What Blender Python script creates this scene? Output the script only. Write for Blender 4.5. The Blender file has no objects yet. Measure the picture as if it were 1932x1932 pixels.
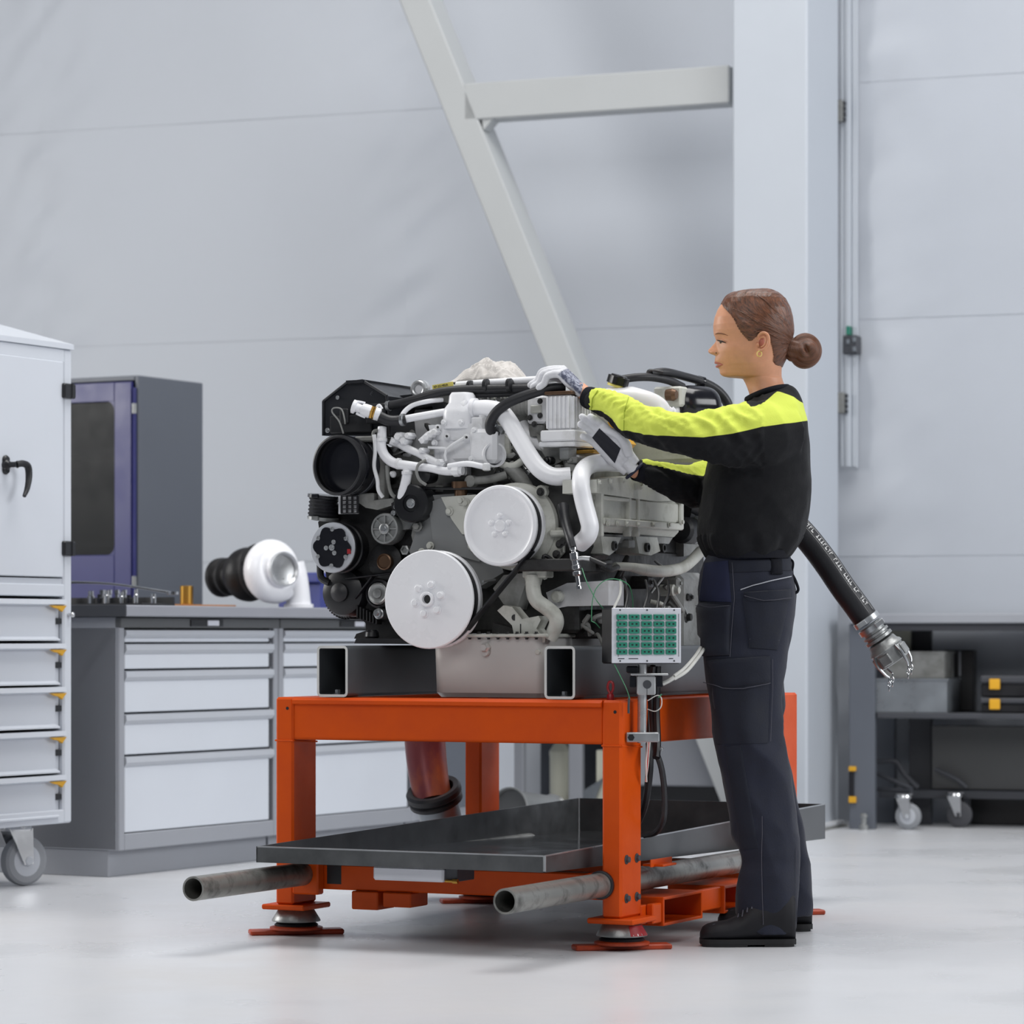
import bpy, math, random
import numpy as np
from mathutils import Vector, Matrix, noise
from mathutils.bvhtree import BVHTree
from math import sin, cos, pi, radians, sqrt, atan2, exp

# ------------------------------------------------------------------ camera, world, lights, exposure
SC = bpy.context.scene
COL = SC.collection
F, CX, HY, CH = 6000.0, 966.0, 1200.0, 0.81      # focal length (px of a 1932 px frame), centre, horizon, eye height

cam_data = bpy.data.cameras.new('camera')
cam = bpy.data.objects.new('camera', cam_data)
COL.objects.link(cam)
cam.location = (0, 0, CH)
cam.rotation_euler = (pi / 2, 0, 0)
cam_data.sensor_width = 36.0
cam_data.lens = 36.0 * F / 1932.0
cam_data.shift_y = (HY - 966.0) / 1932.0
cam_data.clip_end = 200
cam_data.dof.use_dof = True
cam_data.dof.focus_distance = 8.45
cam_data.dof.aperture_fstop = 5.0
SC.camera = cam

world = bpy.data.worlds.new('world')
SC.world = world
world.use_nodes = True
wbg = world.node_tree.nodes['Background']
wbg.inputs[0].default_value = (0.80, 0.87, 1.0, 1)
wbg.inputs[1].default_value = 0.15

def area(name, loc, target, sx, sy, energy, color=(1, 1, 1)):
    d = bpy.data.lights.new(name, 'AREA')
    d.shape = 'RECTANGLE'; d.size = sx; d.size_y = sy; d.energy = energy; d.color = color
    o = bpy.data.objects.new(name, d); COL.objects.link(o)
    o.location = loc
    o.rotation_euler = (Vector(target) - Vector(loc)).to_track_quat('-Z', 'Y').to_euler()
    return o

area('skylight_and_fill', (0.8, 9.2, 8.2), (0.8, 9.2, 0), 6.0, 4.5, 940, (1.0, 0.99, 0.975))
area('skylight_and_fill', (-2.2, 0.6, 6.2), (-0.3, 9.2, 0.7), 6.5, 3.5, 400, (1.0, 0.99, 0.98))  # unseen fill lamp added at front left to lift the near faces
area('window_lamp', (-7.2, 10.6, 3.2), (0.6, 8.3, 1.2), 3.2, 3.0, 500, (1.0, 0.985, 0.96))
area('window_lamp', (8.5, 6.0, 4.2), (0.0, 11.8, 1.0), 5.0, 3.6, 720, (0.97, 0.985, 1.0))

vs = SC.view_settings
vs.view_transform = 'Standard'; vs.look = 'None'; vs.gamma = 1.0; vs.use_curve_mapping = False
vs.exposure = -0.72
SC.display_settings.display_device = 'sRGB'

# ------------------------------------------------------------------ frames: pixels of the photograph to points in the room
def P(px, py, Y):
    return Vector(((px - CX) * Y / F, Y, CH - (py - HY) * Y / F))

class Frame:
    """A turned floor frame: U runs to the right and towards the eye, V runs away to the right, W is up."""
    def __init__(s, ox, oy, deg):
        a = radians(deg)
        s.o = Vector((ox, oy, 0)); s.U = Vector((cos(a), -sin(a), 0)); s.V = Vector((sin(a), cos(a), 0)); s.W = Vector((0, 0, 1))
    def w(s, u, v, z): return s.o + s.U * u + s.V * v + s.W * z
    def ray(s, px, py): return Vector(((px - CX) / F, 1, -(py - HY) / F))
    def atv(s, px, py, v):
        d = s.ray(px, py); t = (v + s.o.dot(s.V)) / d.dot(s.V); p = d * t; p.z += CH; return p
    def atu(s, px, py, u):
        d = s.ray(px, py); t = (u + s.o.dot(s.U)) / d.dot(s.U); p = d * t; p.z += CH; return p
    def loc(s, p):
        q = p - s.o; return Vector((q.dot(s.U), q.dot(s.V), p.z))

WORLDF = Frame(0, 0, 0)

# ------------------------------------------------------------------ materials
def lin(c):
    r = []
    for v in c:
        v = v / 255.0
        r.append(v / 12.92 if v <= 0.04045 else ((v + 0.055) / 1.055) ** 2.4)
    return tuple(r) + (1,)

def mat(name, rgb, rough=0.5, metal=0.0, var=0.06, scale=8.0, bump=0.0, bscale=60.0, rgb2=None, mix=(0.45, 0.65), rvar=0.08,
        spec=0.5, alpha=1.0, trans=0.0, coat=0.0, stretch=(1, 1, 1), sheen=0.0, sss=0.0):
    m = bpy.data.materials.new(name); m.use_nodes = True
    nt = m.node_tree; N = nt.nodes; L = nt.links
    b = N['Principled BSDF']
    base = lin(rgb)
    tc = N.new('ShaderNodeTexCoord'); mp = N.new('ShaderNodeMapping'); mp.inputs['Scale'].default_value = stretch
    L.new(tc.outputs['Object'], mp.inputs['Vector'])
    nz = N.new('ShaderNodeTexNoise'); nz.inputs['Scale'].default_value = scale; nz.inputs['Detail'].default_value = 5
    nz.inputs['Roughness'].default_value = 0.6
    L.new(mp.outputs[0], nz.inputs['Vector'])
    ramp = N.new('ShaderNodeValToRGB')
    if rgb2 is None:
        ramp.color_ramp.elements[0].position = 0.3; ramp.color_ramp.elements[1].position = 0.7
        ramp.color_ramp.elements[0].color = tuple(max(0, c * (1 - var)) for c in base[:3]) + (1,)
        ramp.color_ramp.elements[1].color = tuple(min(1, c * (1 + var)) for c in base[:3]) + (1,)
    else:
        ramp.color_ramp.elements[0].position = mix[0]; ramp.color_ramp.elements[1].position = mix[1]
        ramp.color_ramp.elements[0].color = base
        ramp.color_ramp.elements[1].color = lin(rgb2)
    L.new(nz.outputs[0], ramp.inputs[0])
    L.new(ramp.outputs[0], b.inputs['Base Color'])
    mr = N.new('ShaderNodeMapRange')
    mr.inputs['From Min'].default_value = 0.3; mr.inputs['From Max'].default_value = 0.7
    mr.inputs['To Min'].default_value = max(0.02, rough - rvar); mr.inputs['To Max'].default_value = min(1, rough + rvar)
    L.new(nz.outputs[0], mr.inputs['Value']); L.new(mr.outputs[0], b.inputs['Roughness'])
    b.inputs['Metallic'].default_value = metal
    b.inputs['Specular IOR Level'].default_value = spec
    b.inputs['Alpha'].default_value = alpha
    b.inputs['Transmission Weight'].default_value = trans
    b.inputs['Coat Weight'].default_value = coat
    b.inputs['Sheen Weight'].default_value = sheen
    b.inputs['Subsurface Weight'].default_value = sss
    if sss: b.inputs['Subsurface Radius'].default_value = (0.012, 0.005, 0.003); b.inputs['Subsurface Scale'].default_value = 1.0
    if bump:
        n2 = N.new('ShaderNodeTexNoise'); n2.inputs['Scale'].default_value = bscale; n2.inputs['Detail'].default_value = 4
        L.new(mp.outputs[0], n2.inputs['Vector'])
        bp = N.new('ShaderNodeBump'); bp.inputs['Strength'].default_value = 1.0; bp.inputs['Distance'].default_value = bump
        L.new(n2.outputs[0], bp.inputs['Height']); L.new(bp.outputs[0], b.inputs['Normal'])
    return m

M = {}
M['wall'] = mat('wall_sheet_grey', (188, 193, 201), 0.55, var=0.025, scale=1.2, bump=0.002, bscale=2.5)
M['wallback'] = mat('wall_core', (178, 182, 190), 0.8)
M['steelwhite'] = mat('column_paint', (186, 192, 200), 0.45, var=0.015, scale=2)
M['bracegrey'] = mat('brace_paint', (176, 179, 180), 0.45, var=0.02, scale=2)
M['floor'] = mat('floor_coating', (208, 210, 214), 0.30, var=0.0, scale=0.9, rgb2=(197, 196, 196), mix=(0.50, 0.78), rvar=0.10, bump=0.0006, bscale=5, spec=0.5)
M['white'] = mat('white_powder_coat', (207, 212, 220), 0.38, var=0.012, scale=3)
M['aluhandle'] = mat('grey_handle_strip', (186, 190, 197), 0.42, var=0.02, scale=3, metal=0.15)
M['benchgrey'] = mat('bench_grey_paint', (150, 153, 160), 0.42, var=0.03, scale=3)
M['benchdark'] = mat('bench_rail_dark', (84, 86, 88), 0.4, var=0.03)
M['worktop'] = mat('worktop_edge', (144, 146, 154), 0.5, var=0.03, scale=6)
M['blueboard'] = mat('navy_blue_paint', (44, 46, 100), 0.35, var=0.04)
M['bluebin'] = mat('blue_plastic', (62, 70, 138), 0.45, var=0.04)
M['cabgrey'] = mat('cupboard_grey', (92, 97, 106), 0.45, var=0.03, scale=3)
M['cabin'] = mat('cupboard_inside', (40, 44, 48), 0.6)
M['black'] = mat('black_plastic', (22, 23, 27), 0.38, var=0.15)
M['rubber'] = mat('black_rubber', (27, 28, 33), 0.48, var=0.18, scale=14, bump=0.0004, bscale=160)
M['blackgloss'] = mat('black_gloss', (24, 25, 31), 0.2, var=0.1)
M['blackpaint'] = mat('black_paint', (24, 26, 32), 0.36, var=0.15)
M['blackiron'] = mat('black_iron', (34, 34, 36), 0.5, 0.3, var=0.3, scale=20, bump=0.0008, bscale=120)
M['yellow'] = mat('yellow_plastic', (214, 160, 30), 0.45)
M['amber'] = mat('amber_plastic', (222, 166, 40), 0.4)
M['chrome'] = mat('chrome', (205, 206, 208), 0.16, 1.0, var=0.05)
M['zinc'] = mat('zinc_plate', (172, 175, 178), 0.34, 0.85, var=0.12, scale=15)
M['alu'] = mat('brushed_aluminium', (196, 198, 200), 0.34, 0.75, var=0.08, scale=12)
M['castalu'] = mat('cast_aluminium', (150, 152, 152), 0.42, 0.7, var=0.2, scale=22, bump=0.0006, bscale=140)
M['orange'] = mat('orange_paint', (212, 80, 8), 0.42, spec=.25, var=0.0, scale=5, rgb2=(196, 68, 6), mix=(0.35, 0.75), bump=0.0003, bscale=40)
M['redpaint'] = mat('red_paint', (150, 26, 34), 0.4, var=0.1)
M['redplate'] = mat('rust_red_plate', (172, 62, 26), 0.45, var=0.0, scale=14, rgb2=(110, 40, 22), mix=(0.45, 0.75))
M['pipe'] = mat('galvanised_pipe', (150, 150, 146), 0.4, 0.75, var=0.0, scale=18, rgb2=(70, 70, 68), mix=(0.5, 0.75), stretch=(1, 1, 1))
M['tubegrey'] = mat('mount_tube_grey', (78, 82, 86), 0.45, 0.25, var=0.12, scale=7)
M['tubeedge'] = mat('mount_tube_cut_edge', (206, 206, 204), 0.5, 0.2, var=0.1)
M['tray'] = mat('oiled_tray_steel', (84, 86, 88), 0.13, 0.75, var=0.12, scale=5, rvar=0.06)
M['trayside'] = mat('tray_rim_steel', (92, 94, 96), 0.36, 0.6, var=0.2, scale=12)
M['engwhite'] = mat('engine_white_paint', (232, 233, 236), 0.38, var=0.0, scale=16, rgb2=(196, 196, 194), mix=(0.52, 0.85), bump=0.0006, bscale=70)
M['engclean'] = mat('clean_white_paint', (240, 241, 245), 0.3, var=0.015, scale=6)
M['engcream'] = mat('aged_white_casting', (196, 197, 190), 0.42, var=0.0, scale=14, rgb2=(138, 138, 128), mix=(0.52, 0.82), bump=0.0012, bscale=60)
M['covergrey'] = mat('smooth_grey_cover', (140, 142, 143), .34, .15, var=.05, scale=4)
M['enggrey'] = mat('grey_casting', (138, 139, 137), 0.46, var=0.0, scale=12, rgb2=(92, 92, 88), mix=(0.45, 0.75), bump=0.0012, bscale=60)
M['engdark'] = mat('dark_oily_casting', (58, 58, 58), 0.45, 0.2, var=0.0, scale=14, rgb2=(30, 30, 31), mix=(0.4, 0.7), bump=0.0015, bscale=50)
M['pan'] = mat('oil_pan_metal', (208, 206, 203), 0.36, 0.3, var=0.05, scale=4)
M['brass'] = mat('brass', (182, 140, 66), 0.3, 0.9)
M['bronze'] = mat('bronze_dark', (108, 84, 66), 0.4, 0.7, var=0.2)
M['copperhose'] = mat('heat_stained_duct', (122, 58, 62), 0.4, 0.25, var=0.0, scale=9, rgb2=(176, 92, 48), mix=(0.45, 0.7), stretch=(1, 1, .4))
M['ducting'] = mat('ribbed_duct', (140, 142, 142), 0.35, 0.6, var=0.1)
M['cloth'] = mat('rag_cloth', (204, 200, 196), 0.9, var=0.06, scale=10, bump=0.001, bscale=200)
M['tank'] = mat('translucent_tank', (228, 228, 230), 0.35, var=0.01, sss=0.2)
M['cable'] = mat('green_wire', (60, 130, 90), 0.5)
M['cablewhite'] = mat('white_wire', (206, 206, 202), 0.5)
M['bore_shade'] = mat('intake_bore', (12, 12, 14), .9, spec=.1)  # near-black: the shade deep in the mouth is put into the colour
M['green'] = mat('green_socket', (36, 122, 102), 0.4, var=0.08, scale=30)
M['panelgrey'] = mat('panel_plate', (214, 216, 224), 0.35, 0.2, var=0.02)
M['canister'] = mat('canister_cream', (206, 206, 190), 0.5, var=0.03)
M['darkgrey'] = mat('dark_grey_steel', (62, 64, 70), 0.5, var=0.06)
M['olive'] = mat('dark_panel', (74, 75, 76), 0.55, var=0.06)
M['galv'] = mat('galvanised_sheet', (138, 144, 150), 0.3, 0.55, var=0.15, scale=5)
M['wood'] = mat('wood_board', (168, 112, 62), 0.6, var=0.15, scale=10, stretch=(1, 8, 1))
M['labely'] = mat('yellow_label', (236, 222, 120), 0.5, var=0.02)
M['ink'] = mat('print_ink', (34, 34, 38), 0.6)
M['inkwhite'] = mat('white_print', (206, 206, 206), 0.6)
M['tyre'] = mat('grey_tyre', (140, 143, 148), 0.55, var=0.04)
M['tyredark'] = mat('dark_tyre', (70, 71, 76), 0.55, var=0.04)
M['glassdark'] = mat('smoked_glass', (22, 25, 28), 0.35, alpha=0.7, spec=.2)
M['red'] = mat('red_plastic', (190, 40, 40), 0.4)

# ------------------------------------------------------------------ mesh builder (works in world coordinates)
def frame_from(axis):
    a = Vector(axis).normalized()
    t = Vector((0, 0, 1)) if abs(a.z) < 0.9 else Vector((1, 0, 0))
    x = t.cross(a).normalized(); y = a.cross(x).normalized()
    return x, y, a

def catmull(pts, sub=6):
    pts = [Vector(p) for p in pts]
    if len(pts) < 3 or sub <= 1: return pts
    out = []
    q = [pts[0] * 2 - pts[1]] + pts + [pts[-1] * 2 - pts[-2]]
    for i in range(1, len(q) - 2):
        p0, p1, p2, p3 = q[i - 1], q[i], q[i + 1], q[i + 2]
        for k in range(sub):
            t = k / sub
            out.append(0.5 * ((2 * p1) + (p2 - p0) * t + (2 * p0 - 5 * p1 + 4 * p2 - p3) * t * t + (3 * p1 - p0 - 3 * p2 + p3) * t ** 3))
    out.append(pts[-1])
    return out

def root_offset(parent):
    o = Vector((0, 0, 0)); p = parent
    while p is not None:
        o += p.location; p = p.parent
    return o

class MB:
    def __init__(s): s.v = []; s.f = []; s.mi = []; s.cur = 0
    def add(s, verts, faces):
        n = len(s.v); s.v += [tuple(v) for v in verts]
        for f in faces: s.f.append([i + n for i in f]); s.mi.append(s.cur)
        return s
    def obox(s, c, ax, h, b=0.0):
        c = Vector(c); X, Y, Z = ax; hx, hy, hz = h
        b = min(b, hx * .49, hy * .49, hz * .49)
        if b <= 0:
            vs = [c + X * (sx * hx) + Y * (sy * hy) + Z * (sz * hz) for sx in (-1, 1) for sy in (-1, 1) for sz in (-1, 1)]
            fs = [(0, 1, 3, 2), (4, 6, 7, 5), (0, 4, 5, 1), (2, 3, 7, 6), (0, 2, 6, 4), (1, 5, 7, 3)]
            return s.add(vs, fs)
        vs = []; idx = {}
        for sx in (-1, 1):
            for sy in (-1, 1):
                for sz in (-1, 1):
                    for k in range(3):
                        d = [hx - b, hy - b, hz - b]; d[k] = (hx, hy, hz)[k]
                        idx[(sx, sy, sz, k)] = len(vs)
                        vs.append(c + X * (sx * d[0]) + Y * (sy * d[1]) + Z * (sz * d[2]))
        fs = []
        for k in range(3):
            o1, o2 = [i for i in range(3) if i != k]
            for sg in (-1, 1):
                q = []
                for a_, b_ in ((-1, -1), (1, -1), (1, 1), (-1, 1)):
                    t = [0, 0, 0]; t[k] = sg; t[o1] = a_; t[o2] = b_; q.append(idx[(t[0], t[1], t[2], k)])
                if (sg > 0) == (k == 1): q.reverse()
                fs.append(q)
        for k in range(3):
            o1, o2 = [i for i in range(3) if i != k]
            for a_ in (-1, 1):
                for b_ in (-1, 1):
                    t0 = [0, 0, 0]; t1 = [0, 0, 0]; t0[k] = -1; t1[k] = 1
                    t0[o1] = t1[o1] = a_; t0[o2] = t1[o2] = b_
                    q = [idx[tuple(t0) + (o1,)], idx[tuple(t1) + (o1,)], idx[tuple(t1) + (o2,)], idx[tuple(t0) + (o2,)]]
                    fs.append(q)
        for sx in (-1, 1):
            for sy in (-1, 1):
                for sz in (-1, 1):
                    fs.append([idx[(sx, sy, sz, 0)], idx[(sx, sy, sz, 1)], idx[(sx, sy, sz, 2)]])
        return s.add(vs, fs)
    def box(s, fr, u0, u1, v0, v1, z0, z1, b=0.0):
        return s.obox(fr.w((u0 + u1) / 2, (v0 + v1) / 2, (z0 + z1) / 2), (fr.U, fr.V, fr.W), (abs(u1 - u0) / 2, abs(v1 - v0) / 2, abs(z1 - z0) / 2), b)
    def lathe(s, p, axis, prof, n=28, squash=1.0, xdir=None):
        x, y, a = frame_from(axis)
        if xdir is not None:
            x = (Vector(xdir) - a * Vector(xdir).dot(a)).normalized(); y = a.cross(x)
        p = Vector(p); vs = []; fs = []
        for r, h in prof:
            for k in range(n):
                t = 2 * pi * k / n
                vs.append(p + a * h + x * (r * cos(t)) + y * (r * squash * sin(t)))
        for i in range(len(prof) - 1):
            for k in range(n):
                k2 = (k + 1) % n
                fs.append((i * n + k, i * n + k2, (i + 1) * n + k2, (i + 1) * n + k))
        if prof[0][0] > 1e-6: fs.append(list(range(n))[::-1])
        if prof[-1][0] > 1e-6: fs.append([(len(prof) - 1) * n + k for k in range(n)])
        return s.add(vs, fs)
    def open_lathe(s, p, axis, prof, n=28):
        k0 = len(s.f); s.lathe(p, axis, prof, n)
        keep = [i for i in range(k0, len(s.f)) if len(s.f[i]) == 4]
        s.f = s.f[:k0] + [s.f[i] for i in keep]; s.mi = s.mi[:k0] + [s.mi[i] for i in keep]
        return s
    def cyl(s, p0, p1, r0, r1=None, n=20, b=0.0):
        p0 = Vector(p0); p1 = Vector(p1); r1 = r0 if r1 is None else r1
        L = (p1 - p0).length
        if b > 0: prof = [(r0 - b, 0), (r0, b), (r1, L - b), (r1 - b, L)]
        else: prof = [(r0, 0), (r1, L)]
        return s.lathe(p0, p1 - p0, prof, n)
    def tube(s, pts, r, n=14, sub=6, hollow=0.0, flat=1.0):
        nctrl = len(pts)
        path = catmull(pts, sub)
        if callable(r): rad = [r(i / (len(path) - 1)) for i in range(len(path))]
        elif isinstance(r, (list, tuple)):
            rad = [float(np.interp(i / (len(path) - 1), np.linspace(0, 1, len(r)), r)) for i in range(len(path))]
        else: rad = [r] * len(path)
        vs = []; fs = []
        tprev = None; x = None
        for i, p in enumerate(path):
            t = (path[min(i + 1, len(path) - 1)] - path[max(i - 1, 0)]).normalized()
            if x is None: x, y, _ = frame_from(t)
            else:
                q = tprev.rotation_difference(t); x = q @ x; x = (x - t * x.dot(t)).normalized()
            y = t.cross(x); tprev = t
            for k in range(n):
                a = 2 * pi * k / n
                vs.append(p + x * (rad[i] * cos(a)) + y * (rad[i] * flat * sin(a)))
        m = len(path)
        for i in range(m - 1):
            for k in range(n):
                k2 = (k + 1) % n
                fs.append((i * n + k, i * n + k2, (i + 1) * n + k2, (i + 1) * n + k))
        if hollow <= 0:
            fs.append(list(range(n))[::-1]); fs.append([(m - 1) * n + k for k in range(n)])
            s.add(vs, fs)
        else:
            s.add(vs, fs); off = len(s.v) - len(vs)
            vin = []
            for i, p in enumerate(path):
                for k in range(n):
                    o = Vector(vs[i * n + k]); vin.append(p + (o - p) * (1 - hollow / rad[i]))
            base = len(s.v)
            s.add(vin, [tuple(reversed(f)) for f in fs])
            for e in (0, m - 1):
                for k in range(n):
                    k2 = (k + 1) % n
                    q = [off + e * n + k, off + e * n + k2, base + e * n + k2, base + e * n + k]
                    s.f.append(q if e else q[::-1]); s.mi.append(s.cur)
        return s
    def prism(s, poly, d):
        d = Vector(d); n = len(poly); a = [Vector(p) for p in poly]
        nrm = Vector((0, 0, 0))
        for i in range(n): nrm += a[i].cross(a[(i + 1) % n])
        vs = a + [p + d for p in a]
        fl = nrm.dot(d) > 0
        f0 = list(range(n)); f1 = [n + i for i in range(n)]
        fs = [f0[::-1] if fl else f0, f1 if fl else f1[::-1]]
        for i in range(n):
            j = (i + 1) % n
            q = [i, j, n + j, n + i]
            fs.append(q if fl else q[::-1])
        return s.add(vs, fs)
    def ell(s, c, ax, r, nu=20, nv=12):
        c = Vector(c); X, Y, Z = ax; vs = [c - Z * r[2]]; fs = []
        for j in range(1, nv):
            ph = -pi / 2 + pi * j / nv
            for k in range(nu):
                t = 2 * pi * k / nu
                vs.append(c + X * (r[0] * cos(ph) * cos(t)) + Y * (r[1] * cos(ph) * sin(t)) + Z * (r[2] * sin(ph)))
        vs.append(c + Z * r[2])
        for k in range(nu): fs.append((0, 1 + (k + 1) % nu, 1 + k))
        for j in range(nv - 2):
            for k in range(nu):
                k2 = (k + 1) % nu
                fs.append((1 + j * nu + k, 1 + j * nu + k2, 1 + (j + 1) * nu + k2, 1 + (j + 1) * nu + k))
        o = 1 + (nv - 2) * nu
        for k in range(nu): fs.append((o + k, o + (k + 1) % nu, len(vs) - 1))
        return s.add(vs, fs)
    def bolt(s, p, d, r=0.008, h=None):
        p = Vector(p); d = Vector(d).normalized(); h = h or r * 0.9
        s.lathe(p, d, [(r * 1.45, 0), (r * 1.45, h * .25), (r * 1.3, h * .3)], 14)
        s.lathe(p, d, [(r, 0), (r, h * 1.15), (r * .85, h * 1.3)], 6)
        return s
    def grid(s, pts, nu, nv, closeu=False):
        fs = []
        for j in range(nv - 1):
            for i in range(nu if closeu else nu - 1):
                i2 = (i + 1) % nu
                fs.append((j * nu + i, j * nu + i2, (j + 1) * nu + i2, (j + 1) * nu + i))
        return s.add(pts, fs)
    def build(s, name, m, parent=None, ang=32, smooth=True, kind=None, label=None):
        off = root_offset(parent)
        me = bpy.data.meshes.new(name)
        vv = np.array(s.v, dtype=float) - np.array(off)
        me.from_pydata(vv.tolist(), [], s.f)
        ms = m if isinstance(m, (list, tuple)) else [m]
        for x in ms: me.materials.append(M[x] if isinstance(x, str) else x)
        if len(ms) > 1: me.polygons.foreach_set('material_index', s.mi)
        if smooth:
            me.polygons.foreach_set('use_smooth', [True] * len(me.polygons))
            me.set_sharp_from_angle(angle=radians(ang))
        me.update()
        o = bpy.data.objects.new(name, me); COL.objects.link(o)
        if parent is not None: o.parent = parent
        if kind: o['kind'] = kind
        if label: o['label'] = label
        return o

def tag(o, label, cat, group=None, kind=None):
    o['label'] = label; o['category'] = cat
    if group: o['group'] = group
    if kind: o['kind'] = kind
    return o

def thing(name, loc, label, cat, group=None):
    o = bpy.data.objects.new(name, None); COL.objects.link(o)
    o.location = Vector(loc); o.empty_display_size = 0.1
    return tag(o, label, cat, group)

def text_obj(name, body, size, p, xdir, ydir, m, parent, ext=0.0004, align='LEFT'):
    """Lettering as a flat mesh lying on a surface."""
    cu = bpy.data.curves.new(name, 'FONT'); cu.body = body; cu.size = size; cu.extrude = ext
    cu.align_x = align; cu.align_y = 'CENTER'; cu.resolution_u = 2
    t = bpy.data.objects.new(name + '_t', cu); COL.objects.link(t)
    dg = bpy.context.evaluated_depsgraph_get()
    me = bpy.data.meshes.new_from_object(t.evaluated_get(dg))
    bpy.data.objects.remove(t); bpy.data.curves.remove(cu)
    X = Vector(xdir).normalized(); Z = X.cross(Vector(ydir)).normalized(); Y = Z.cross(X)
    mt = Matrix((X, Y, Z)).transposed().to_4x4(); mt.translation = Vector(p) - root_offset(parent)
    me.transform(mt); me.name = name
    me.materials.clear(); me.materials.append(M[m])
    o = bpy.data.objects.new(name, me); COL.objects.link(o); o.parent = parent
    return o
# ------------------------------------------------------------------ the setting: floor, wall, column, brace, conduits
WF = Frame(1.70, 13.9, 20.0)          # back wall runs along U of this frame

mb = MB(); mb.add([(-30, -14, 0), (30, -14, 0), (30, 34, 0), (-30, 34, 0)], [(0, 1, 2, 3)])
floor = mb.build('floor', 'floor'); floor['kind'] = 'structure'

mb = MB(); mb.box(WF, -16, 9, 0.02, 0.2, 0, 8.0)
wall = mb.build('wall_back', 'wallback'); wall['kind'] = 'structure'

def wall_sheet(u0, u1, z0, z1, seed):
    nu = max(4, int((u1 - u0) / 0.035)); nz = max(4, int((z1 - z0) / 0.035))
    pts = []
    for j in range(nz + 1):
        for i in range(nu + 1):
            u = u0 + (u1 - u0) * i / nu; z = z0 + (z1 - z0) * j / nz
            e = min(u - u0, u1 - u)
            w = exp(-(e / 0.24) ** 2)
            d = 0.017 * w * (noise.noise(Vector((u * 3.0 + z * 2.0, z * 7.5 - u * 6.0, 0.7))) + .5 * noise.noise(Vector((u * 6.0, z * 15.0 - u * 9.0, 3.7)))) + 0.004 * noise.noise(Vector((u * 1.3, z * 1.1, 7.5)))
            lap = 0.0014 * exp(-((z - z0) / 0.05) ** 2) * (0.6 + 0.8 * noise.noise(Vector((u * 1.7, seed, 3.3))))
            pts.append(WF.w(u, -0.004 - lap - d * 1.0 - 0.0012 * (1 - (z - z0) / (z1 - z0)), z))
    mb = MB(); mb.grid(pts, nu + 1, nz + 1)
    return mb.build('wall_sheet', 'wall', wall, ang=60)
us = [-6.6, -4.22, -2.33, -0.12, 1.3, 5.0]
zs = [0.0, 1.16, 2.20, 3.24, 4.28, 5.4]
sd = 1
for j in range(len(zs) - 1):
    for i in range(len(us) - 1):
        wall_sheet(us[i], us[i + 1], zs[j], zs[j + 1] + 0.02, sd); sd += 1

# column: painted box stanchion
CF = Frame(1.216, 13.10, 22.0)
mb = MB(); mb.box(CF, -0.324, 0, 0, 0.46, 0.012, 7.5, 0.008)
column = mb.build('trim_column', 'steelwhite'); column['kind'] = 'structure'
mb = MB(); mb.box(CF, -0.35, 0.03, -0.03, 0.5, 0.0, 0.012, 0.002)
mb.build('base_plate', 'enggrey', column)
mb = MB(); mb.box(CF, 0.0, 0.03, -0.02, 0.44, 0.012, 0.03, 0.003)
mb.build('mortar_pad', 'floor', column)

# diagonal brace and cross beam beside the column
def bar(p0, p1, w, d, fr, b=0.006):
    ax = (p1 - p0).normalized(); Y = fr.V; X = ax.cross(Y).normalized()
    mb = MB(); mb.obox((p0 + p1) / 2, (X, Y, ax), (w / 2, d / 2, (p1 - p0).length / 2), b)
    return mb
p_top = CF.atv(742, -130, 0.18); p_bot = CF.atv(1437, 1600, 0.18)
brace = bar(p_top, p_bot, 0.131, 0.18, CF).build('trim_brace', 'bracegrey'); brace['kind'] = 'structure'
q0 = CF.atv(885, 196, 0.15); q1 = CF.atv(1384, 163, 0.15)
q1.z = q0.z = (q0.z + q1.z) / 2
cross = bar(q0, q1, 0.160, 0.12, CF).build('trim_crossbeam', 'bracegrey'); cross['kind'] = 'structure'
mb = MB()
mb.prism([CF.atv(905, 190, 0.10), CF.atv(960, 188, 0.10), CF.atv(912, 245, 0.10)], CF.V * 0.08)
mb.build('gusset', 'bracegrey', cross)

# conduits on the wall
def wall_box(px0, px1, py0, py1, v0, v1, fr=WF):
    a = fr.loc(fr.atv(px0, py1, v0)); c = fr.loc(fr.atv(px1, py0, v0))
    return a.x, c.x, v0, v1, a.z, c.z
cond = thing('conduit_run', WF.w(WF.loc(WF.atv(1600, 900, -0.03)).x, -0.03, 0), 'grey cable conduits running down the back wall beside the column', 'conduit')
for (xa, xb, ybot, r, nm) in ((1582, 1590, 880, 0.011, 'conduit_tube'), (1592, 1600, 880, 0.018, 'conduit_tube'), (1604, 1611, 880, 0.009, 'cable'), (1611, 1616, 882, 0.007, 'cable')):
    pb = WF.atv(xb, ybot, -0.045); pt = Vector(pb); pt.z = 6.5
    mb = MB(); mb.cyl(pb, pt, r, n=12)
    mb.build(nm, 'galv' if nm == 'none' else 'steelwhite', cond)
for (x0, x1, y0, y1) in ((1576, 1597, 187, 229), (1579, 1601, 740, 780)):
    mb = MB(); mb.box(WF, *wall_box(x0, x0 + 12, y0, y1, -0.10, -0.02), 0.003); mb.build('bracket', 'enggrey', cond)
    mb = MB()
    for k in range(4):
        yy = y0 + 4 + k * (y1 - y0) / 4
        mb.box(WF, *wall_box(x1 - 6, x1 - 2, yy, yy + 5, -0.075, -0.02))
    mb.build('clip', 'darkgrey', cond)
mb = MB(); mb.box(WF, *wall_box(1590, 1617, 632, 668, -0.10, -0.02), 0.004); sb = mb.build('socket_box', 'darkgrey', cond)
mb = MB()
for (a, b) in ((1608, 636), (1608, 654), (1596, 640)):
    mb.box(WF, *wall_box(a, a + 6, b, b + 9, -0.106, -0.09), 0.001)
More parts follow.
